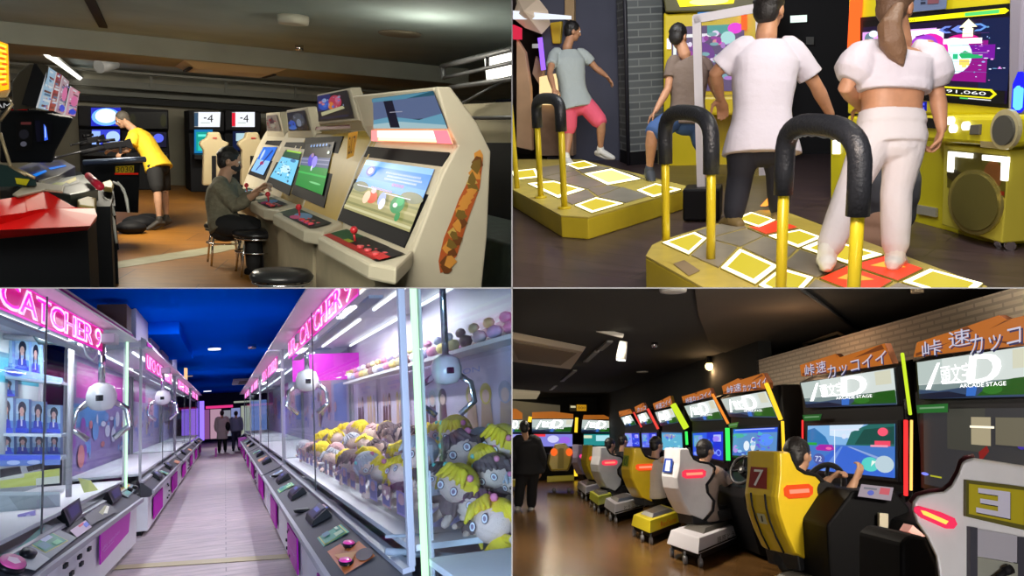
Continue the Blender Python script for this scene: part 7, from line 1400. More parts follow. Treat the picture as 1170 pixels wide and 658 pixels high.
def race_cab(label, mq, mon, sign, led, monart, texts, wheel=None, monbase=(.03, .05, .3), z_led=None, bright=1.0, group='driving cabinets along the right hand wall', ledlow=None):
    Q = [onm(*k) for k in mq]; Mo = [onx(*k) for k in mon]; ys = [p.y for p in Mo+Q]; y0, y1 = min(p.y for p in Mo), max(p.y for p in Mo)
    t = Thing(R_, 'racing_cabinet', label, 'racing cabinet', (XM+.2, (y0+y1)/2, 0), 0, group)
    m0 = .12*(y1-y0)
    g = G(); g.box((XM+.28, (y0+y1)/2, 1.0), (.50, y1-y0+m0, 2.0)); t.part('housing', g, mat('housing_black', (.006, .006, .007), .5, spec=.12), abs=True, bev=.02)
    g = G(); g.prism([V((x, y0-m0*.2, z)) for x, z in ((XM+.02, .95), (XM-.42, .80), (XM-.46, .70), (XM-.30, .05), (XM+.02, .05))], (0, y1-y0+m0*.4, 0)); t.part('dashboard', g, mat('dash_black', (.006, .006, .007), .6, spec=.12), abs=True, bev=.02)
    g = G(); g.slab([p for p in (Mo[0]+V((.0, .05, .03)), Mo[1]+V((0, -.05, .03)), Mo[2]+V((0, -.05, -.03)), Mo[3]+V((0, .05, -.03)))], .04); fr = t.part('monitor_frame', g, BLACK, abs=True)
    g = G(); g.pic([onx(*k, .004) for k in mon], monart, base=monbase); t.part('monitor', g, MON, abs=True, flip=False)
    c = sum(Q, V((0, 0, 0)))/4
    g = G(); g.slab([c+(p-c)*1.05 for p in Q], .16); t.part('marquee_box', g, BLACK, abs=True, bev=.01)
    g = G(); g.pic([onm(*k, .006) for k in mq], marq_art(bright), base=(.35, .42, .42)); t.part('marquee', g, MQ, abs=True, flip=False)
    if sign:
        P_ = [onm(*k, .03) for k in sign]; g = G(); g.prism(P_, V((.05, 0, 0))); s_ = t.part('sign_board', g, mat('board_brown', (.20, .06, .02), .5), abs=True)
        g = G(); g.c((.60, .17, .02)); n_ = mn.normalized(); g.face([p+n_*.003 for p in P_])
        cc = sum(P_, V((0, 0, 0)))/len(P_)
        for j in range(len(P_)):
            if j % 2 == 0: a, b = P_[j], P_[(j+1) % len(P_)]; g.c((.20, .05, .01)); g.face([lerp(cc, a, .95)+n_*(.005+.0006*j), lerp(cc, lerp(a, b, .25), .97)+n_*(.005+.0006*j), lerp(cc, lerp(a, b, .4), .35)+n_*(.005+.0006*j)])
        for txt, q in texts:
            for e, colr in ((0, (.03, .03, .12)), (1, (.75, .75, .95))):
                qq = [onm(*k, .042+.006*e) for k in q]
                if not e: qq = [p+V((0, -.02, -.012)) for p in qq]
                vs, fs = text_geo(txt); g.c(colr)
                g.mesh([(qq[0]*(1-x)+qq[1]*x)*y+(qq[3]*(1-x)+qq[2]*x)*(1-y) for x, y in vs], fs)
        t.part('sign_lettering', g, sb, parent=s_, abs=True, flip=False)
    for q, nm_, m_, lab in led:
        (xa, ya), (xb_, yb), wpx = q; up = ya < 478 and yb < 495
        A_, B_ = (onm(xa, ya, .05), onm(xb_, yb, .05)) if up else (onx(xa, ya, .06), onx(xb_, yb, .06))
        r = wpx/2/900*BR.dep(A_)
        g = G(); g.tube([A_, B_], r*2.0, 10); t.part('light_column', g, BLACK, abs=True) if False else None
        g = G(); g.tube([A_, B_], r, 10); t.part('light_tube', g, m_, abs=True, label=lab)
    if wheel:
        (wx, wy, rr, yw) = wheel; c = BR.ony(wx, wy, yw); ax = V((-.80, -.45, .38)).normalized(); u = ax.cross(V((0, 0, 1))).normalized(); w = ax.cross(u)
        g = G(); g.tube([c+u*rr*math.cos(a)+w*rr*math.sin(a) for a in [k*PI/14 for k in range(29)]], rr*.13, 10, cap=False); wh = t.part('steering_wheel', g, mat('wheel_black', (.02, .02, .022), .4), abs=True)
        g = G(); g.cyl(c-ax*.03, c+ax*.02, rr*.28); [g.tube([c, c+u*rr*math.cos(a)+w*rr*math.sin(a)], rr*.09, 8) for a in (.1, PI-.1, PI*1.5)]; t.part('hub', g, BLACK, parent=wh, abs=True)
        g = G(); g.cyl(c+ax*.02, c+ax*.03, rr*.12); t.part('emblem', g, mat('emblem_silver', (.5, .5, .5), .3, .5), parent=wh, abs=True)
        g = G(); g.tube([c-ax*.03, c-ax*.35-V((0, 0, .1))], .06, 10); t.part('steering_column', g, BLACK, parent=wh, abs=True)
    return t
L_red, L_amb, L_grn, L_yg, L_yel, L_org = glow('led_red', (1, .03, .03), 1.6), glow('led_amber', (1, .55, .12), 1.6), glow('led_green', (.05, .9, .12), 1.2), glow('led_yellow_green', (.60, .80, .03), 1.1), glow('led_yellow', (1, .62, .03), 1.3), glow('led_orange', (1, .30, .04), 1.0)
L_olv = glow('led_olive', (.42, .45, .05), 1.0)
race_cab('nearest driving cabinet at the right edge with its monitor switched off', [(1048, 414), (1185, 393.5), (1185, 452.5), (1051, 455.5)], [(1055, 467), (1185, 466), (1185, 580), (1056, 553)], [(1044, 408), (1048, 391), (1095, 376), (1141, 360), (1151, 365), (1185, 357), (1185, 393), (1110, 400)],
    [(((1031, 404), (1040, 473), 4), 'l', L_yg, 'yellow green light tube'), (((1035, 480), (1035, 566), 4.5), 'l', L_red, 'red light tube'), (((1041.5, 480), (1041, 560), 3), 'l', L_amb, 'amber light tube'), (((1024, 575), (1027, 653), 3), 'l', L_olv, 'dim yellow green tube'), (((1034, 580), (1032, 640), 2), 'l', L_olv, 'dim yellow green tube')],
    [((.16, .16, .14), 'rect', .25, .0, .6, .5), ((.55, .5, .38), 'rect', .48, .1, .65, .42), ((1.2, 1.1, .9), 'rect', .47, .20, .68, .225), ((.4, .05, .05), [(.55, .5), (.62, .42), (.64, .48), (.56, .62)]), ((.4, .45, 1), 'oval', .02, .86, .04, .02), ((.6, .6, .1), 'rect', .08, .86, .20, .88), ((.15, .1, .5), 'oval', .9, .4, .03, .03), ((.30, .28, .22), 'rect', .7, .1, 1, .4)],  # reflections on the dark monitor, drawn into its picture
    [('峠', ((1053, 391), (1075, 386), (1076, 404), (1054, 409))), ('速', ((1083, 379), (1108, 374), (1109, 393), (1084, 398))), ('カッコイイ', ((1108, 383), (1218, 358), (1218, 380), (1108, 407)))], monbase=(.12, .12, .13))
c1b = race_cab('driving cabinet showing a blue mountain road race, second from the right edge', [(915, 437.5), (1021, 420.5), (1025, 462), (921.5, 465.5)], [(923, 486.5), (1022.5, 484), (1022.5, 546), (923, 536)], [(916, 430), (914, 417), (955, 404), (960, 408), (1011, 392), (1020, 415.5)],
    [(((894, 481), (895.5, 516), 3.5), 'l', L_yel, 'yellow light tube'), (((917, 480), (917, 503), 2), 'l', L_red, 'red light tube')], race,
    [('峠', ((919, 417), (930, 414.5), (931, 428), (920, 430.5))), ('速', ((932, 414), (943, 411), (944, 424.5), (933, 427))), ('カッコイイ', ((945, 418), (1012, 400), (1013, 415), (946, 433)))], wheel=(942, 555, .19, 6.9), monbase=(.2, .4, .8))
g = G(); g.pic([BR.ony(*k, 5.9) for k in ((984, 553), (1021, 557), (1018, 572), (980, 567))], [((.3, .35, .8), 'oval', .35, .6, .1, .2), ((.85, .3, .35), 'rect', .6, .1, .9, .6), ((.4, .4, .45), 'rect', .1, .2, .5, .35)], base=(.62, .55, .6)); c1b.part('instruction_panel', g, sb, abs=True, flip=False)
g = G(); g.slab([BR.ony(*k, 5.9) for k in ((1005, 586), (1015, 587), (1015, 606), (1005, 603))], .03); c1b.part('card_slot', g, mat('slot_cream', (.5, .45, .35), .5), abs=True)
g = G(); P_ = [BR.ony(*k, 5.98) for k in ((975, 560), (1024, 562), (1040, 580), (1040, 680), (950, 680), (945, 600))]; g.prism(P_, (0, .6, 0)); c1b.part('console', g, mat('console_black', (.004, .004, .005), .6, spec=.1), abs=True, bev=.02)
race_cab('driving cabinet with a blue menu screen, left of the white brick wall', [(824, 456), (875, 447), (888.5, 477), (834, 476)], [(838, 490.5), (888.5, 488), (887, 524), (837, 520)], [(827, 450), (825, 441), (843.5, 432), (846, 434), (872, 426), (878.5, 437), (878, 444)],
    [(((875.5, 438), (892, 479), 5), 'l', L_yel, 'yellow light tube')], menu, [('峠速', ((830, 442), (846, 437), (847, 446), (831, 450))), ('カッコイイ', ((848, 440), (875, 431), (876, 440), (849, 448)))], wheel=(848, 537, .17, 9.6), monbase=(.1, .3, .8))
race_cab('driving cabinet with a deep blue screen and a green light column', [(782, 464), (815.5, 456.5), (826, 479.5), (790, 481)], [(791.5, 495), (826, 493), (826, 526), (792, 520)], [(781, 460), (779, 453), (793, 449), (811, 443), (815, 453)],
    [(((814, 450), (832, 484), 3), 'l', L_org, 'orange light tube'), (((831, 489), (832, 526), 5), 'l', L_grn, 'green light tube')], bluescr, [('峠速カッコイイ', ((783, 455), (812, 446), (813, 453), (784, 461)))], monbase=(.1, .25, .85))
race_cab('driving cabinet with a teal screen and a yellow green tube, fifth along the wall', [(748.5, 471), (767.5, 466.5), (775, 482.5), (755, 486.5)], [(756, 494), (779, 494.5), (780, 515), (757, 514)], [(748, 468), (746, 461), (756, 457), (766, 452), (769, 463)],
    [(((769, 462), (784, 489), 7), 'l', L_yg, 'yellow green light tube'), (((784, 493), (785, 508), 3), 'l', L_grn, 'dim green tube')], tealscr, [('峠速コイイ', ((749, 462), (766, 455), (767, 462), (750, 468)))], monbase=(.2, .45, .7), bright=1.3)
race_cab('driving cabinet with a red tube beside its marquee, sixth along the wall', [(728, 474), (738, 471), (745.5, 483), (733, 486.5)], [(733, 495), (750, 494.5), (751, 511), (734, 511)], [(727, 472), (725, 465), (735, 460), (739, 468)], [(((740, 467), (752, 490), 3), 'l', glow('led_red_dim', (1, .08, .06), .9), 'red light tube')], bluescr, [('カッコ', ((728, 466), (738, 463), (738, 468), (728, 471)))], monbase=(.25, .3, .85), bright=1.4)
race_cab('driving cabinet at the far end of the wall row, with a white glowing marquee', [(709.5, 477), (720.5, 474), (727, 485), (715, 488)], [(714, 495), (730, 495), (731, 510), (715, 510)], [(708, 476), (707, 470), (720, 467), (723, 472)], [(((724, 471), (733, 488), 2), 'l', glow('led_red_dim'), 'red light tube')], bluescr, [], monbase=(.45, .45, .9), bright=1.5)
# ---- machines against the end wall
def end_cab(label, mq, mon, sg, monbase, monart, led=None, y=26.5):
    e = lambda px, py, o=0: BR.ony(px, py, y-o)
    x0, x1 = e(mq[0][0], 500).x, e(mq[1][0], 500).x
    t = Thing(R_, 'racing_cabinet', label, 'racing cabinet', ((x0+x1)/2, y, 0), 0, 'driving cabinets against the end wall')
    g = G(); g.box(((x0+x1)/2, y+.35, 1.0), (x1-x0, .6, 2.0)); t.part('housing', g, mat('housing_black', (.006, .006, .007), .5, spec=.12), abs=True, bev=.02)
    g = G(); g.box(((x0+x1)/2, y-.3, .42), ((x1-x0)*.9, .6, .84)); t.part('dashboard', g, mat('dash_black', (.006, .006, .007), .6, spec=.12), abs=True, bev=.02)
    g = G(); g.slab([e(*k, .03) for k in mq], .1); t.part('marquee_box', g, BLACK, abs=True)
    g = G(); g.pic([e(*k, .04) for k in mq], marq_art(1.2), base=(.35, .42, .42)); t.part('marquee', g, MQ, abs=True, flip=False)
    g = G(); g.pic([e(*k, .04) for k in mon], monart, base=monbase); t.part('monitor', g, MON, abs=True, flip=False)
    g = G(); g.prism([e(*k, .05) for k in sg], (0, .05, 0)); g2 = t.part('sign_board', g, mat('board_orange', (.75, .22, .02), .5, emit=(.75, .22, .02), es=.35), abs=True)  # orange board brightened by emission, not a lamp
    if led: (xa, ya), (xb_, yb) = led; g = G(); g.tube([e(xa, ya, .1), e(xb_, yb, .1)], .05, 8); t.part('light_tube', g, L_yel, abs=True, label='yellow light tube')
end_cab('end wall driving cabinet at the left edge with an orange and yellow sign', [(575, 480), (597, 480), (597, 494), (575, 494)], [(575, 496), (597, 496), (597, 509), (575, 509)], [(575, 479), (575, 466), (590, 467), (597, 472), (597, 479)], (.5, .5, .85), [], None)
end_cab('end wall driving cabinet with an orange sign behind the person in black', [(608, 479), (655, 479), (652, 494), (608, 494)], [(610, 496), (654, 496), (654, 510), (610, 510)], [(608, 478), (608, 471), (632, 470), (655, 473), (655, 478)], (.4, .4, .8), [((.75, .75, .95), 'oval', .5, .4, .15, .3), ((.5, .3, .85), 'oval', .8, .5, .15, .3), ((.9, .15, .2), 'rect', 0, 0, .3, .2)], ((659, 477), (658, 494)))
end_cab('end wall driving cabinet with a teal screen, nearest the corner of the two rows', [(665.5, 479.5), (701, 481), (700, 494), (664, 494)], [(667, 496), (698, 496), (698, 509), (667, 509)], [(666, 479), (667, 474), (690, 474), (701, 479)], (.1, .45, .45), [((.8, .85, .7), 'rect', 0, .1, .3, .35), ((.6, .85, .9), 'rect', .45, .1, .95, .6)], None)
for (xa, ya, xb_, yb) in ((606, 476, 605, 482), (658, 536, 658, 544)): g = G(); g.tube([BR.ony(xa, ya, 26.2), BR.ony(xb_, yb, 26.2)], .06, 8); single(R_, 'light_post', g, L_yel, 'small glowing yellow post '+('left of the orange signed cabinet' if ya < 500 else 'low beside the yellow racing seat'), 'light')
sheet('hanging_sign', 'small yellow and black sign hanging from the ceiling at the far end', 'sign', [BR.ony(*k, 24) for k in ((650.5, 462), (670, 462.5), (670, 469.5), (651, 469.5))], [((.08, .06, .02), 'rect', 0, 0, .42, 1), ((.85, .8, .6), 'rect', .06, .2, .36, .5), ((.1, .06, 0), 'text', 'ooo', .5, .3, .95, .7)], (.75, .48, .05), attr_mat('hanging_sign_glow', .4, emit=.8), R_)
# ---- racing seats
prof7 = [(890, 516), (902, 515.6), (905, 525), (910, 535), (918, 540), (932, 543), (939, 550), (939, 559), (935, 569), (929, 580), (931, 595), (940, 609), (939, 626), (932, 638), (928, 644), (909, 634), (898, 611), (890, 588), (887, 568), (890, 543)]
PH = math.radians(15)
sd = V((math.cos(PH), math.sin(PH), 0)); wd = V((-math.sin(PH), math.cos(PH), 0))
y7 = 6.4; O7 = BR.ony(890, 516, y7); nrm7 = wd
prof_l = [BR.hit(px, py, O7, nrm7)-O7 for px, py in prof7]   # seat side outline relative to its top rear corner
prof_l = [(p.dot(sd), p.z) for p in prof_l]
lampq = [(.10, -.30), (.32, -.27), (.33, -.36), (.12, -.39)]
def race_seat(label, corner, f, col, sx=1.0, width=.46, lamp_=True, plate=None, stripes=False, base=None, basecol=None, btext=None, y0=None, group='racing seats along the right hand row', mirror=False):
    yy = y7/f if y0 is None else y0; O = BR.ony(corner[0], corner[1], yy)
    t = Thing(R_, 'racing_chair', label, 'racing seat', (O.x+.2, O.y, 0), 0, group)
    def S(a, z, w=0.0): return O+sd*a*sx+V((0, 0, z))+wd*w
    n = len(prof_l)
    # shell: side outline swept over the width, pinched at the edges to round it
    g = G(); rings = []
    cx = sum(a for a, z in prof_l)/n; czz = sum(z for a, z in prof_l)/n
    W_ = width
    for k, (w, sc) in enumerate(((0, .93), (.03, .98), (.07, 1.0), (W_-.07, 1.0), (W_-.03, .98), (W_, .93))):
        rings.append([S(cx+(a-cx)*sc, czz+(z-czz)*(sc*.5+.5), w) for a, z in prof_l])
    g.loft(rings, False); t.part('shell', g, mat('seat_'+col, {'yellow': (.72, .50, .02), 'white': (.74, .73, .76), 'lilac': (.52, .48, .80), 'olive': (.62, .46, .02)}[col], .32, coat=.3, var=.04), abs=True, bev=.006)
    # black padding along the front edge
    g = G(); fr = prof_l[1:15]; g.tube([S(a+.012, z, .0) for a, z in fr], .016, 8); g.tube([S(a+.012, z, W_) for a, z in fr], .016, 8); t.part('edge_trim', g, SATIN, abs=True)
    g = G(); pad = [(a-.02, z) for a, z in prof_l[2:15]]; g.loft([[S(a+.03, z, w) for a, z in pad]+[S(a-.05, z, w) for a, z in pad[::-1]] for w in (.06, W_-.06)], False); t.part('cushion', g, SATIN, abs=True)
    g = G(); g.loft([[S(a, z, w) for a, z in ((.12, -.80), (.62, -.74), (.64, -.86), (.14, -.93))] for w in (.02, W_-.02)], False); t.part('seat_pan', g, mat('pan_black', (.012, .012, .014), .55), abs=True, bev=.01)
    if lamp_:
        lc = {'yellow': (1, .10, .02), 'white': (1, .05, .10), 'lilac': (1, .05, .25), 'olive': (1, .12, .02)}[col]
        a0, a1, zz = .03*1, .30, -.325
        c0 = [S(a, z, -.004) for a, z in ((.02, -.285), (.05, -.262), (.25, -.255), (.285, -.28), (.28, -.335), (.24, -.36), (.06, -.365), (.02, -.34))]
        g = G(); g.prism(c0, wd*-.014); l_ = t.part('rear_lamp', g, glow('seatlamp_'+col, lc, .95), abs=True, label='glowing red lamp')
        g = G(); g.prism([S(a, z, -.019) for a, z in ((.06, -.297), (.24, -.29), (.245, -.32), (.065, -.328))], wd*-.006); t.part('lamp_core', g, glow('lamp_core', (1, .30, .18), 1.2), parent=l_, abs=True)
    def rear(a, z, w): # on the back face of the shell
        # outline x at height z on the rear side
        rr = prof_l[14:]+[prof_l[0]]
        for (a1_, z1_), (a2_, z2_) in zip(rr, rr[1:]):
            if min(z1_, z2_) <= z <= max(z1_, z2_): k = (z-z1_)/(z2_-z1_) if z2_ != z1_ else 0; return S(lerp(a1_, a2_, k)-.012+a, z, w)
        return S(prof_l[-1][0]+a, z, w)
    if plate:
        bc, tc, txt = plate; zt, zb = (-.13, -.30)
        q = [rear(0, zt, W_*.80), rear(0, zt, W_*.30), rear(0, zb, W_*.26), rear(0, zb, W_*.82)]
        g = G(); g.pic(q, [(tc, 'text', txt, .25, .12, .80, .9)], base=bc, lift=.004); t.part('number_plate', g, PRINT, abs=True, flip=False)
    if stripes:
        for w in (.30, .72):
            g = G(); g.tube([rear(0, z, W_*w) for z in (-.34, -.45, -.56, -.68, -.80)], .008, 6); t.part('seam_stripe', g, SATIN, abs=True)
        q = [rear(-.005, -.50, W_*.62), rear(-.005, -.50, W_*.38), rear(-.005, -.58, W_*.38), rear(-.005, -.58, W_*.62)]; g = G(); g.pic(q, [((.05, .05, .05), [(.4, .8), (.5, .2), (.7, .15), (.6, .75)])], base=(.7, .7, .55), lift=.004); t.part('emblem', g, PRINT, abs=True, flip=False)
    # sled base with casters
    if base:
        Pb = [BR.fl(*k, .30) for k in base]
        g = G(); g.hexa([p-V((0, 0, .15)) for p in Pb]+[lerp(p, sum(Pb, V((0, 0, 0)))/4, .10)+V((0, 0, .0)) for p in Pb]); b_ = t.part('base', g, mat('base_'+basecol, {'white': (.72, .71, .76), 'yellow': (.72, .60, .02), 'olive': (.45, .48, .02)}[basecol], .35), abs=True, bev=.01)
        g = G(); g.hexa([lerp(p, sum(Pb, V((0, 0, 0)))/4, .12)-V((0, 0, .22)) for p in Pb]+[lerp(p, sum(Pb, V((0, 0, 0)))/4, .06)-V((0, 0, .15)) for p in Pb]); t.part('underframe', g, SATIN, abs=True)
        g = G(); cB = sum(Pb, V((0, 0, 0)))/4; g.hexa([lerp(p, cB, .35) for p in Pb]+[lerp(p, cB, .5)+V((0, 0, .04)) for p in Pb]); t.part('slide_mount', g, mat('mount_grey', (.16, .15, .13), .4, .5), abs=True)
        A_, B_ = Pb[1]-V((0, 0, .03)), Pb[2]-V((0, 0, .03)); dn = V((0, 0, -.09)); out = V((.02, -.02, 0))
        q = [A_+out, B_+out, B_+dn+out, A_+dn+out]
        if btext: g = G(); vs, fs = text_geo(btext[0]); g.c(btext[1]); g.mesh([(q[0]*(1-x)+q[1]*x)*y+(q[3]*(1-x)+q[2]*x)*(1-y) for x, y in [(.25+.45*x, .1+.8*y) for x, y in vs]], fs); t.part('side_lettering', g, PRINT, parent=b_, abs=True, flip=False)
        if basecol == 'white': g = G(); g.slab([p+out*.5 for p in (A_+V((0, 0, -.085)), B_+V((0, 0, -.085)), B_+V((0, 0, -.10)), A_+V((0, 0, -.10)))], .005); t.part('base_stripe', g, SATIN, parent=b_, abs=True)
        for k, (i_, fr_) in enumerate(((0, .1), (1, .1), (0, .55), (2, .15))):
            c = lerp(Pb[i_], cB, fr_) if i_ != 0 or fr_ < .5 else lerp(Pb[0], Pb[1], .6); c = V((c.x, c.y, .045)); g = G(); g.cyl(c+V((-.02, 0, 0)), c+V((.02, 0, 0)), .045, n=14); g.tube([c, c+V((0, 0, .09))], .012, 6); t.part('caster', g, mat('caster_grey', (.25, .25, .26), .4, .3), abs=True)
    return t
race_seat('yellow racing seat with a red plate reading 7 and black seams', (890, 516), 1.0, 'yellow', plate=((.40, .02, .02), (.80, .80, .78), '7'), stripes=True, base=[(856, 664), (900, 688), (985, 650), (945, 640)], basecol='yellow', width=.47)
race_seat('white racing seat with a blue plate reading 1, left of the one numbered 7', (776, 512), .65, 'white', sx=1.22, plate=((.05, .18, .60), (.8, .85, .95), '1'), base=[(761, 606), (797, 617), (863, 592), (826, 585)], basecol='white', btext=('藤原とうふ店', (.05, .05, .06)), width=.42)
race_seat('yellow racing seat whose base reads RedSuns', (724, 511.5), .49, 'yellow', sx=1.25, plate=((.35, .42, .03), (.05, .2, .05), '0'), base=[(721, 588), (742, 596), (781, 583), (756, 575)], basecol='yellow', btext=('RedSuns', (.85, .15, .03)), width=.42)
race_seat('pale lilac white racing seat beside the two dark haired players', (686, 510.5), .40, 'white', sx=1.25, base=[(690, 569), (702, 577), (737, 569), (716, 562)], basecol='white', btext=('とうふ店', (.05, .05, .06)), width=.45)
race_seat('dark yellow racing seat partly hidden behind a lilac one', (672, 508.5), .335, 'olive', sx=1.1, base=[(673, 561), (683, 568), (700, 564), (692, 557)], basecol='olive', width=.4)
race_seat('small lilac racing seat farthest along the row', (661, 508), .29, 'lilac', sx=1.1, base=[(659, 550), (669, 557), (688, 552), (676, 546)], basecol='white', width=.5)
# rear facing yellow seat before the end wall
t = Thing(R_, 'racing_chair', 'yellow racing seat seen from behind in front of the end wall', 'racing seat', BR.ony(641, 548, 20.5))
e = lambda px, py, o=0: BR.ony(px, py, 20.5+o)
g = G(); rg = [[e(*k, o) for k in pts] for o, pts in ((0, ((635, 508), (645, 507), (650, 513), (653, 519), (651, 530), (648, 537), (630, 537), (627, 530), (629, 519), (632, 513))), (.5, ((634, 507), (646, 506), (652, 513), (655, 519), (653, 530), (649, 538), (629, 538), (625, 530), (627, 519), (631, 513))))]
g.loft(rg, False); t.part('shell', g, mat('seat_olive'), abs=True, bev=.02)
for px in (633, 650.5): g = G(); c = e(px, 516.5, -.03); g.sph(c, (.09, .03, .10), 10); t.part('rear_lamp', g, glow('lamp_orange', (1, .15, .02), 1.0), abs=True, label='glowing orange lamp')
g = G(); g.prism([e(*k, -.02) for k in ((638, 512), (644, 512), (644, 535), (637, 535))], (0, -.02, 0)); t.part('back_stripe', g, mat('stripe_dark_yellow', (.40, .30, .03), .5), abs=True)
g = G(); g.hexa([e(*k) for k in ((625, 551), (656, 549))]+[e(656, 549, .8), e(625, 551, .8)]+[e(*k) for k in ((625, 544), (656, 542.5))]+[e(656, 542.5, .8), e(625, 544, .8)]); t.part('base', g, mat('base_yellow', (.72, .60, .02)), abs=True, bev=.01)
for px in (633, 650): g = G(); c = e(px, 554); c.z = .05; g.cyl(c+V((-.04, 0, 0)), c+V((.04, 0, 0)), .05); t.part('caster', g, mat('caster_grey'), abs=True)
g = G(); q = [BR.ony(*k, 20.8) for k in ((575, 549), (590, 549), (590, 556), (575, 556))]; g.prism(q, (0, .8, 0)); single(R_, 'sled_end', g, mat('base_yellow', (.72, .60, .02)), 'end of a yellow seat base at the left edge behind the person in black', 'seat base')
# near white seat with yellow 3
t = Thing(R_, 'racing_chair', 'big white racing seat with a yellow plate reading 3 in the lower right corner', 'racing seat', BR.ony(1120, 640, 3.6)-V((0, 0, .2)))
yb_ = 3.6; e = lambda px, py, o=0: BR.ony(px, py, yb_+o)
wp = [(1104, 525), (1112, 523), (1185, 534), (1185, 700), (1078, 700), (1072, 658), (1069, 636), (1058, 613), (1047, 597), (1042, 582), (1043, 573), (1048, 567), (1062, 563), (1078, 561.5), (1087, 554.5), (1095, 540), (1099, 528)]
cxy = (1120, 610)
def shr(p, k): return (cxy[0]+(p[0]-cxy[0])*k, cxy[1]+(p[1]-cxy[1])*k)
g = G(); g.loft([[e(*shr(p, .965), -.02) for p in wp], [e(*shr(p, .99), .0) for p in wp], [e(*p, .04) for p in wp], [e(*p, .45) for p in wp]], False); t.part('shell', g, mat('seat_white'), abs=True, bev=.01)
g = G(); g.tube([e(*k, .10) for k in ((1112, 521.5), (1103, 523), (1098, 527), (1094, 539), (1086, 553), (1077, 560), (1062, 561.5), (1047, 565.5), (1040, 574))], .013, 8); t.part('edge_trim', g, mat('trim_maroon', (.12, .02, .03), .4), abs=True)
g = G(); g.prism([e(*k, -.045) for k in ((1104, 548), (1185, 558), (1185, 609), (1104, 590))], (0, .02, 0)); pl = t.part('plate_frame', g, mat('plate_dark_olive', (.10, .09, .01), .5), abs=True)
g = G(); q = [e(*k, -.05) for k in ((1107, 552.5), (1185, 562), (1185, 603), (1107, 587))]
three = [[(.13, .10), (.60, .10), (.60, .90), (.10, .90), (.10, .74), (.42, .74), (.42, .58), (.16, .58), (.16, .43), (.42, .43), (.42, .26), (.13, .26)]]
g.pic(q, [((.05, .04, .02), [(u+.012, v+.03) for u, v in three[0]]), ((.75, .74, .85), three[0])], base=(.62, .56, .05)); t.part('number_plate', g, PRINT, parent=pl, abs=True, flip=False)
g = G(); g.prism([e(*k, -.05) for k in ((1047, 580), (1052, 578.5), (1075, 585), (1091, 592), (1094, 599), (1090, 604), (1082, 604), (1055, 592), (1047, 585))], (0, .02, 0)); lm = t.part('rear_lamp', g, glow('lamp_pink_red', (1, .04, .12), .95), abs=True, label='glowing red lamp')
g = G(); g.prism([e(*k, -.058) for k in ((1053, 583), (1058, 584), (1084, 595.5), (1081, 599), (1056, 588))], (0, .01, 0)); t.part('lamp_core', g, glow('lamp_core_yellow', (1, .6, .1), 1.4), parent=lm, abs=True)
g = G(); g.prism([e(*k, -.05) for k in ((1109, 602), (1117, 603), (1117, 700), (1109, 700))], (0, .03, 0)); t.part('recess_side', g, mat('recess_dark', (.04, .04, .06), .5), abs=True)
g = G(); g.prism([e(*k, -.05) for k in ((1163, 613), (1172, 614), (1172, 700), (1163, 700))], (0, .03, 0)); t.part('recess_side', g, mat('recess_dark'), abs=True)
g = G(); g.prism([e(*k, -.045) for k in ((1117, 604), (1163, 612), (1163, 643), (1117, 635))], (0, .02, 0)); t.part('recess_panel', g, mat('recess_lilac', (.42, .41, .48), .4), abs=True)
g = G(); g.prism([e(*k, -.05) for k in ((1117, 636), (1163, 644), (1163, 700), (1117, 700))], (0, .02, 0)); t.part('lower_panel', g, mat('recess_sage', (.30, .31, .27), .4), abs=True)
g = G(); g.tube([e(*k, -.09) for k in ((1148, 653), (1156, 650))], .02, 8); g.tube([e(*k, -.09) for k in ((1138, 662), (1152, 651))], .014, 8); t.part('pull_handle', g, SATIN, abs=True)
# red topped dark console seen between seat 3 and the next cabinet
g = G(); g.prism([BR.ony(*k, 4.3) for k in ((1040, 611), (1058, 613), (1072, 645), (1076, 700), (1030, 700), (1030, 620))], (0, .5, 0)); single(R_, 'pedal_box', g, mat('console_black', (.004, .004, .005), .6, spec=.1), 'black pedal box left of the seat numbered 3', 'pedal box', bev=.02)
g = G(); g.prism([BR.ony(*k, 4.5) for k in ((1038, 608), (1043, 600), (1058, 613), (1050, 613))], (0, .1, 0)); single(R_, 'card_tray', g, mat('tray_pink', (.75, .45, .42), .5, emit=(.8, .15, .1), es=.25), 'small red lit tray left of the seat numbered 3', 'tray')
# ---- people
def dpt(px, py, yy): return BR.dep(BR.ony(px, py, yy))
b = BR.fl(605, 582); D = BR.dep(b); P = lambda px, py, o=0: BR.at(px, py, D+o)
J = dict(head=P(599, 489), face=V((-.05, 1, -.1)), neck=P(600, 499), shL=P(591, 504), shR=P(612, 504), elL=P(588, 521), elR=P(619, 522), wrL=P(590, 535, .1), wrR=P(618, 538, .1), hipL=P(598, 535), hipR=P(609, 535), knL=P(594, 558), knR=P(608, 558, .05), anL=P(592, 578), anR=P(607, 579, .1), toL=P(591, 582, -.15), toR=P(606, 584, -.12), waist=P(603, 518))
person(R_, 'person in loose black clothes standing at the left edge of the driving game room', J, SKIN, [('jacket', 'top', mat('jacket_black', (.008, .008, .010), .85), dict(sleeve=1.9, grow=.05, hem=.06, w=(1.15, 1.15, 1.1, 1.1, 1))), ('trousers', 'bottom', mat('trousers_black2', (.007, .007, .009), .85), dict(len=1.85, grow=.03, loose=.01)), ('shoe', 'shoe', mat('shoe_white'), {})], HAIR, .011, s=1.12)
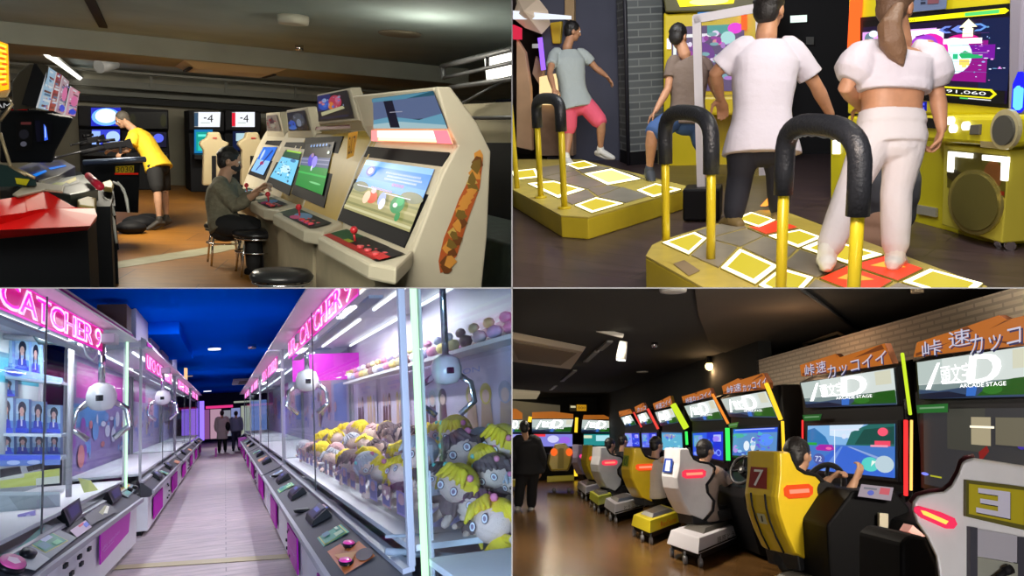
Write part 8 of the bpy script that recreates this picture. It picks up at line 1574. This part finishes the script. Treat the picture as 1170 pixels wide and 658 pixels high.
def player(label, px, py, yy, shirt, s, arm=True, lean=0.0, hands=None, skin=SKIN, sk_sleeve=.6):
    D = dpt(px, py, yy); k = 900/D
    O = BR.at(px, py, D)   # head centre
    X, Y, Z = sd, wd, V((0, 0, 1)); F_ = (X*.92+Y*.25).normalized(); Rr = F_.cross(Z)
    nk = O-Z*.16*s-F_*.03; sc = nk-Z*.06*s; shR, shL = sc+Rr*.18*s, sc-Rr*.18*s; hp = sc-Z*.46*s-F_*.05
    J = dict(head=O, face=F_+Z*-.05, neck=nk, shL=shL, shR=shR, hipL=hp-Rr*.09, hipR=hp+Rr*.09, waist=hp+Z*.22-F_*.02)
    hd = hands or (sc+F_*.50*s-Z*.10*s)
    for sgn, kk in ((1, 'R'), (-1, 'L')):
        w = hd+Rr*.12*sgn; sh = shR if sgn > 0 else shL; J['el'+kk] = lerp(sh, w, .5)-Z*.13*s+Rr*.05*sgn; J['wr'+kk] = w
        J['kn'+kk] = J['hip'+kk]+F_*.42-Z*-.02; J['an'+kk] = J['kn'+kk]+F_*.22-Z*.30; J['to'+kk] = J['an'+kk]+F_*.16-Z*.02
    return person(R_, label, J, skin, [('shirt', 'top', shirt, dict(sleeve=sk_sleeve, grow=.02, hem=.01)), ('trousers', 'bottom', mat('trousers_black2'), dict(len=1.9)), ('shoe', 'shoe', SATIN, {})], HAIR, .010, s=s, curlL=1.1, curlR=1.1, loc=hp-Z*.1)
player('person in a black top steering from the yellow seat numbered 7', 912, 520, 6.75, mat('shirt_black', (.010, .010, .012), .8), 1.18, hands=BR.ony(962, 548, 6.5))
player('person in a grey brown t-shirt steering from the white seat numbered 1', 806, 515, 10.2, mat('shirt_taupe', (.26, .20, .17), .85, bump=.3, scale=20), 1.15)
player('person in a pale beige shirt in the yellow seat whose base reads RedSuns', 750, 508.5, 13.3, mat('shirt_beige', (.48, .42, .36), .85, bump=.3, scale=20), 1.15)
player('person in a dark top seated in the pale lilac white seat', 697, 508, 16.4, mat('shirt_black'), 1.1)
player('person in dark clothes in profile just beyond the player in the lilac white seat', 712, 504, 17.4, mat('shirt_black'), 1.1)
# ---- ceiling fittings
def cdisc(name, px, py, r, m, label, cat, h=.05): disc(name, px, py, r, m, label, cat, h, BR, 2.80)
cdisc('ceiling_speaker', 769, 330, .13, mat('disc_white', (.62, .60, .56), .5), 'white dome on the black ceiling near the top edge', 'speaker', .07)
cdisc('smoke_detector', 1048, 332, .06, mat('disc_tan', (.60, .45, .28), .5), 'tan smoke detector in the black ceiling recess', 'smoke detector', .05)
cdisc('sprinkler', 748, 394, .05, CHROME, 'small sprinkler head right of the white spotlight', 'sprinkler', .07)
cdisc('ceiling_light', 734, 425, .13, mat('disc_white'), 'round pale ceiling disc left of the warm lamp', 'ceiling light', .03)
cdisc('ceiling_light', 785, 424, .17, mat('disc_white'), 'round pale ceiling disc closest to the warm lamp', 'ceiling light', .03)
cdisc('ceiling_light', 766, 432, .12, mat('disc_white'), 'small dim ceiling disc below the other two', 'ceiling light', .05)
t = Thing(R_, 'ceiling_air_conditioner', 'beige ceiling air conditioner at the left edge with a long slot', 'air conditioner', BR.fl(620, 405, 2.75))
q = [BR.fl(*k, 2.72) for k in ((575, 385), (666, 402), (652, 422), (575, 412))]; g = G(); c = sum(q, V((0, 0, 0)))/4; g.hexa(q+[c+(p-c)*1.08+V((0, 0, .08)) for p in q]); t.part('casing', g, mat('ac_beige', (.60, .52, .38), .5), abs=True, bev=.01)
g = G(); q2 = [c+(p-c)*k+V((0, 0, -.004)) for p, k in zip(q, (.85, .85, .6, .6))]; g.prism(q2, (0, 0, -.01)); t.part('slot', g, mat('ac_slot', (.28, .22, .14), .6), abs=True)
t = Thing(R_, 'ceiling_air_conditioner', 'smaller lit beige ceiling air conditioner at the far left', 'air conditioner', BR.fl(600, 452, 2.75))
q = [BR.fl(*k, 2.74) for k in ((575, 446), (617, 449), (613, 456), (575, 458))]; g = G(); g.prism(q, (0, 0, .06)); t.part('casing', g, mat('ac_beige_lit', (.60, .52, .38), .5, emit=(.6, .5, .32), es=.35), abs=True)  # lit copy of the beige casing, brightness put in as glow
t = Thing(R_, 'spotlight', 'white cylindrical spotlight on a short ceiling track', 'spotlight', BR.fl(700, 376, 2.78)); dspot = BR.dep(BR.fl(706, 384, 2.74)); P = lambda px, py, o=0: BR.at(px, py, dspot+o)
g = G(); a, b = P(680, 376), P(712, 384); g.box((a+b)/2, ((b-a).length, .07, .06), rot=Matrix.Rotation(-math.atan2((b-a).z, (b-a).x), 3, 'Y')); t.part('track', g, mat('spot_white', (.66, .64, .58), .4), abs=True, bev=.01)
g = G(); g.cyl(P(712.5, 390), P(709.5, 410), .055, .075, 20); t.part('lamp_head', g, mat('spot_white'), abs=True)
g = G(); g.cyl(P(709.6, 409.5), P(709.4, 412), .066, .062, 20); t.part('lens', g, glow('spot_lens', (1, .96, .85), 4.0), abs=True)
for k, (a, b) in enumerate((((697, 391), (685, 401)), ((682, 402), (669, 414)), ((657, 424), (642, 436)), ((635, 441), (629, 446)))):
    A_, B_ = BR.fl(*a, 2.76), BR.fl(*b, 2.76); g = G(); dd = (B_-A_).normalized(); wv = V((-dd.y, dd.x, 0))*.045; g.prism([A_-wv, A_+wv, B_+wv, B_-wv], (0, 0, .03)); single(R_, 'lighting_track', g, mat('track_grey', (.22, .22, .20), .5), 'grey ceiling lighting track, '+('nearest to the white spotlight', 'second piece leftwards from the spotlight', 'third piece leftwards from the spotlight', 'smallest and farthest piece')[k], 'track', 'lighting tracks on the black ceiling')
q = [BR.fl(*k, 2.765) for k in ((918, 393), (957, 380), (976, 390), (938, 403))]; g = G()
for a, b in zip(q, q[1:]+q[:1]): g.tube([a, b], .022, 6)
single(R_, 'ceiling_hatch', g, mat('hatch_tan', (.50, .36, .22), .5), 'tan framed ceiling hatch above the second marquee from the right', 'hatch')
t = Thing(R_, 'pendant_lamp', 'small glowing warm lamp below the black ceiling', 'lamp', BR.fl(810, 408, 2.78)); dl = BR.dep(BR.fl(810, 408, 2.78)); g = G(); c = BR.at(810.5, 418.5, dl); g.sph(c, .075, 14); t.part('bulb', g, glow('bulb_warm', (1, .60, .25), 7.0), abs=True)
g = G(); g.cyl(c+V((0, 0, .05)), c+V((0, 0, .20)), .05, .035); g.tube([c+V((0, 0, .2)), c+V((-.3, .1, .22))], .02, 6); t.part('holder', g, BLACK, abs=True)
for k, (px, py, r) in enumerate(((713, 450, .22), (632, 457, .12))):
    g = G(); c = BR.fl(px, py, 2.74); g.sph(c, (r*1.6, r*1.2, .04), 12); single(R_, 'ceiling_light', g, mat('dim_light', (.3, .35, .36), .4, emit=(.5, .58, .6), es=.25), ('oval bluish dim light beyond the ceiling tracks', 'small round grey light left of the hanging sign')[k], 'ceiling light')
# price tags stuck under marquees
for k, (q, c, lab) in enumerate(((((917, 474), (939, 473), (937, 480), (918, 481)), (.06, .30, .08), 'small green sticker under the second marquee from the right'), (((1047, 463), (1083, 461), (1083, 471), (1048, 472)), (.06, .35, .10), 'green sticker under the rightmost marquee'), (((832, 484), (844, 482), (842, 488), (833, 489)), (.2, .4, .12), 'small green sticker under the marquee left of the brick wall'))):
    sheet('sticker', lab, 'sticker', [onx(*j, .06) for j in q], [((.4, .6, .4), 'rect', .1, .3, .9, .5)], c, sb, R_, .005)
# lights
lamp(R_, 'POINT', (3.3, 8.4, 2.35), 9, (1, .62, .35), .08)
lamp(R_, 'AREA', (.9, -1.0, .95), 130, (1, .95, .90), .9, .6, to=(2.4, 6, .9))  # unseen key added behind the camera for the near seats
lamp(R_, 'AREA', (2.9, 3.6, 1.75), 110, (1, .90, .75), .5, .4, to=(3.9, 6.5, 2.0))  # unseen fill past the right edge, brightens the brick wall
lamp(R_, 'AREA', (1.4, 10, 2.76), 110, (1, .88, .74), .5, .5, to=(1.4, 10, 0))  # fill at ceiling height over the seats, no fixture
lamp(R_, 'AREA', (1.6, 16, 2.76), 60, (1, .9, .75), .5, .5, to=(1.6, 16, 0))  # another ceiling-height fill without a fixture
lamp(R_, 'SPOT', BR.at(709.5, 413, dspot), 45, (1, .9, .75), .06, to=BR.fl(700, 620), spot=1.4)
lamp(R_, 'POINT', BR.at(810.5, 424, dl), 16, (1, .62, .3), .08)
lamp(R_, 'AREA', (1.6, 23, 2.76), 50, (1, .85, .6), .6, .6, to=(1.6, 23, 0))  # fill added for the far end, no fixture modelled
# ------------------------------------------------------------ dividing walls, camera, world
class _W:  # world-aligned frame for the dividing walls
    sx = sz = 0; M = Matrix.Identity(4)
def divider(name, c, d):
    g = G(); g.box(c, d); o = link_mesh(name, g, mat('divider_paint', (.16, .16, .16), .9), Matrix.Identity(4), None)
    o['kind'] = 'structure'; o['label'] = 'thin dividing wall between neighbouring rooms'
divider('wall_divider', (0, 30.9, 0), (.0014, 60, 44)); divider('ceiling_divider', (0, 30.9, 0), (60, 60, .0014))
divider('wall_divider', (0, -2.6, 0), (.0014, 5, 12)); divider('ceiling_divider', (0, -2.6, 0), (12, 5, .0014))  # unseen rear pieces, added to stop light leaking between rooms
finish_things()
cam = bpy.data.cameras.new('camera'); co = bpy.data.objects.new('camera', cam); COL.objects.link(co)
co.rotation_euler = (PI/2, 0, 0); cam.sensor_width = 36; cam.sensor_fit = 'HORIZONTAL'; cam.lens = FPX/1170*36; cam.clip_start = .05; cam.clip_end = 300
SC.camera = co
w = bpy.data.worlds.new('world'); SC.world = w; w.use_nodes = True
w.node_tree.nodes['Background'].inputs[0].default_value = (.5, .55, .7, 1); w.node_tree.nodes['Background'].inputs[1].default_value = .006
SC.view_settings.view_transform = 'Standard'; SC.view_settings.look = 'None'; SC.view_settings.gamma = 1; SC.view_settings.exposure = 0
try: SC.view_settings.use_curve_mapping = False
except Exception: pass
cy = SC.cycles; cy.max_bounces = 8; cy.diffuse_bounces = 3; cy.glossy_bounces = 4; cy.transparent_max_bounces = 32; cy.caustics_reflective = False; cy.caustics_refractive = False
cy.use_denoising = True; cy.sample_clamp_indirect = 4
try: cy.denoiser = 'OPENIMAGEDENOISE'
except Exception: pass
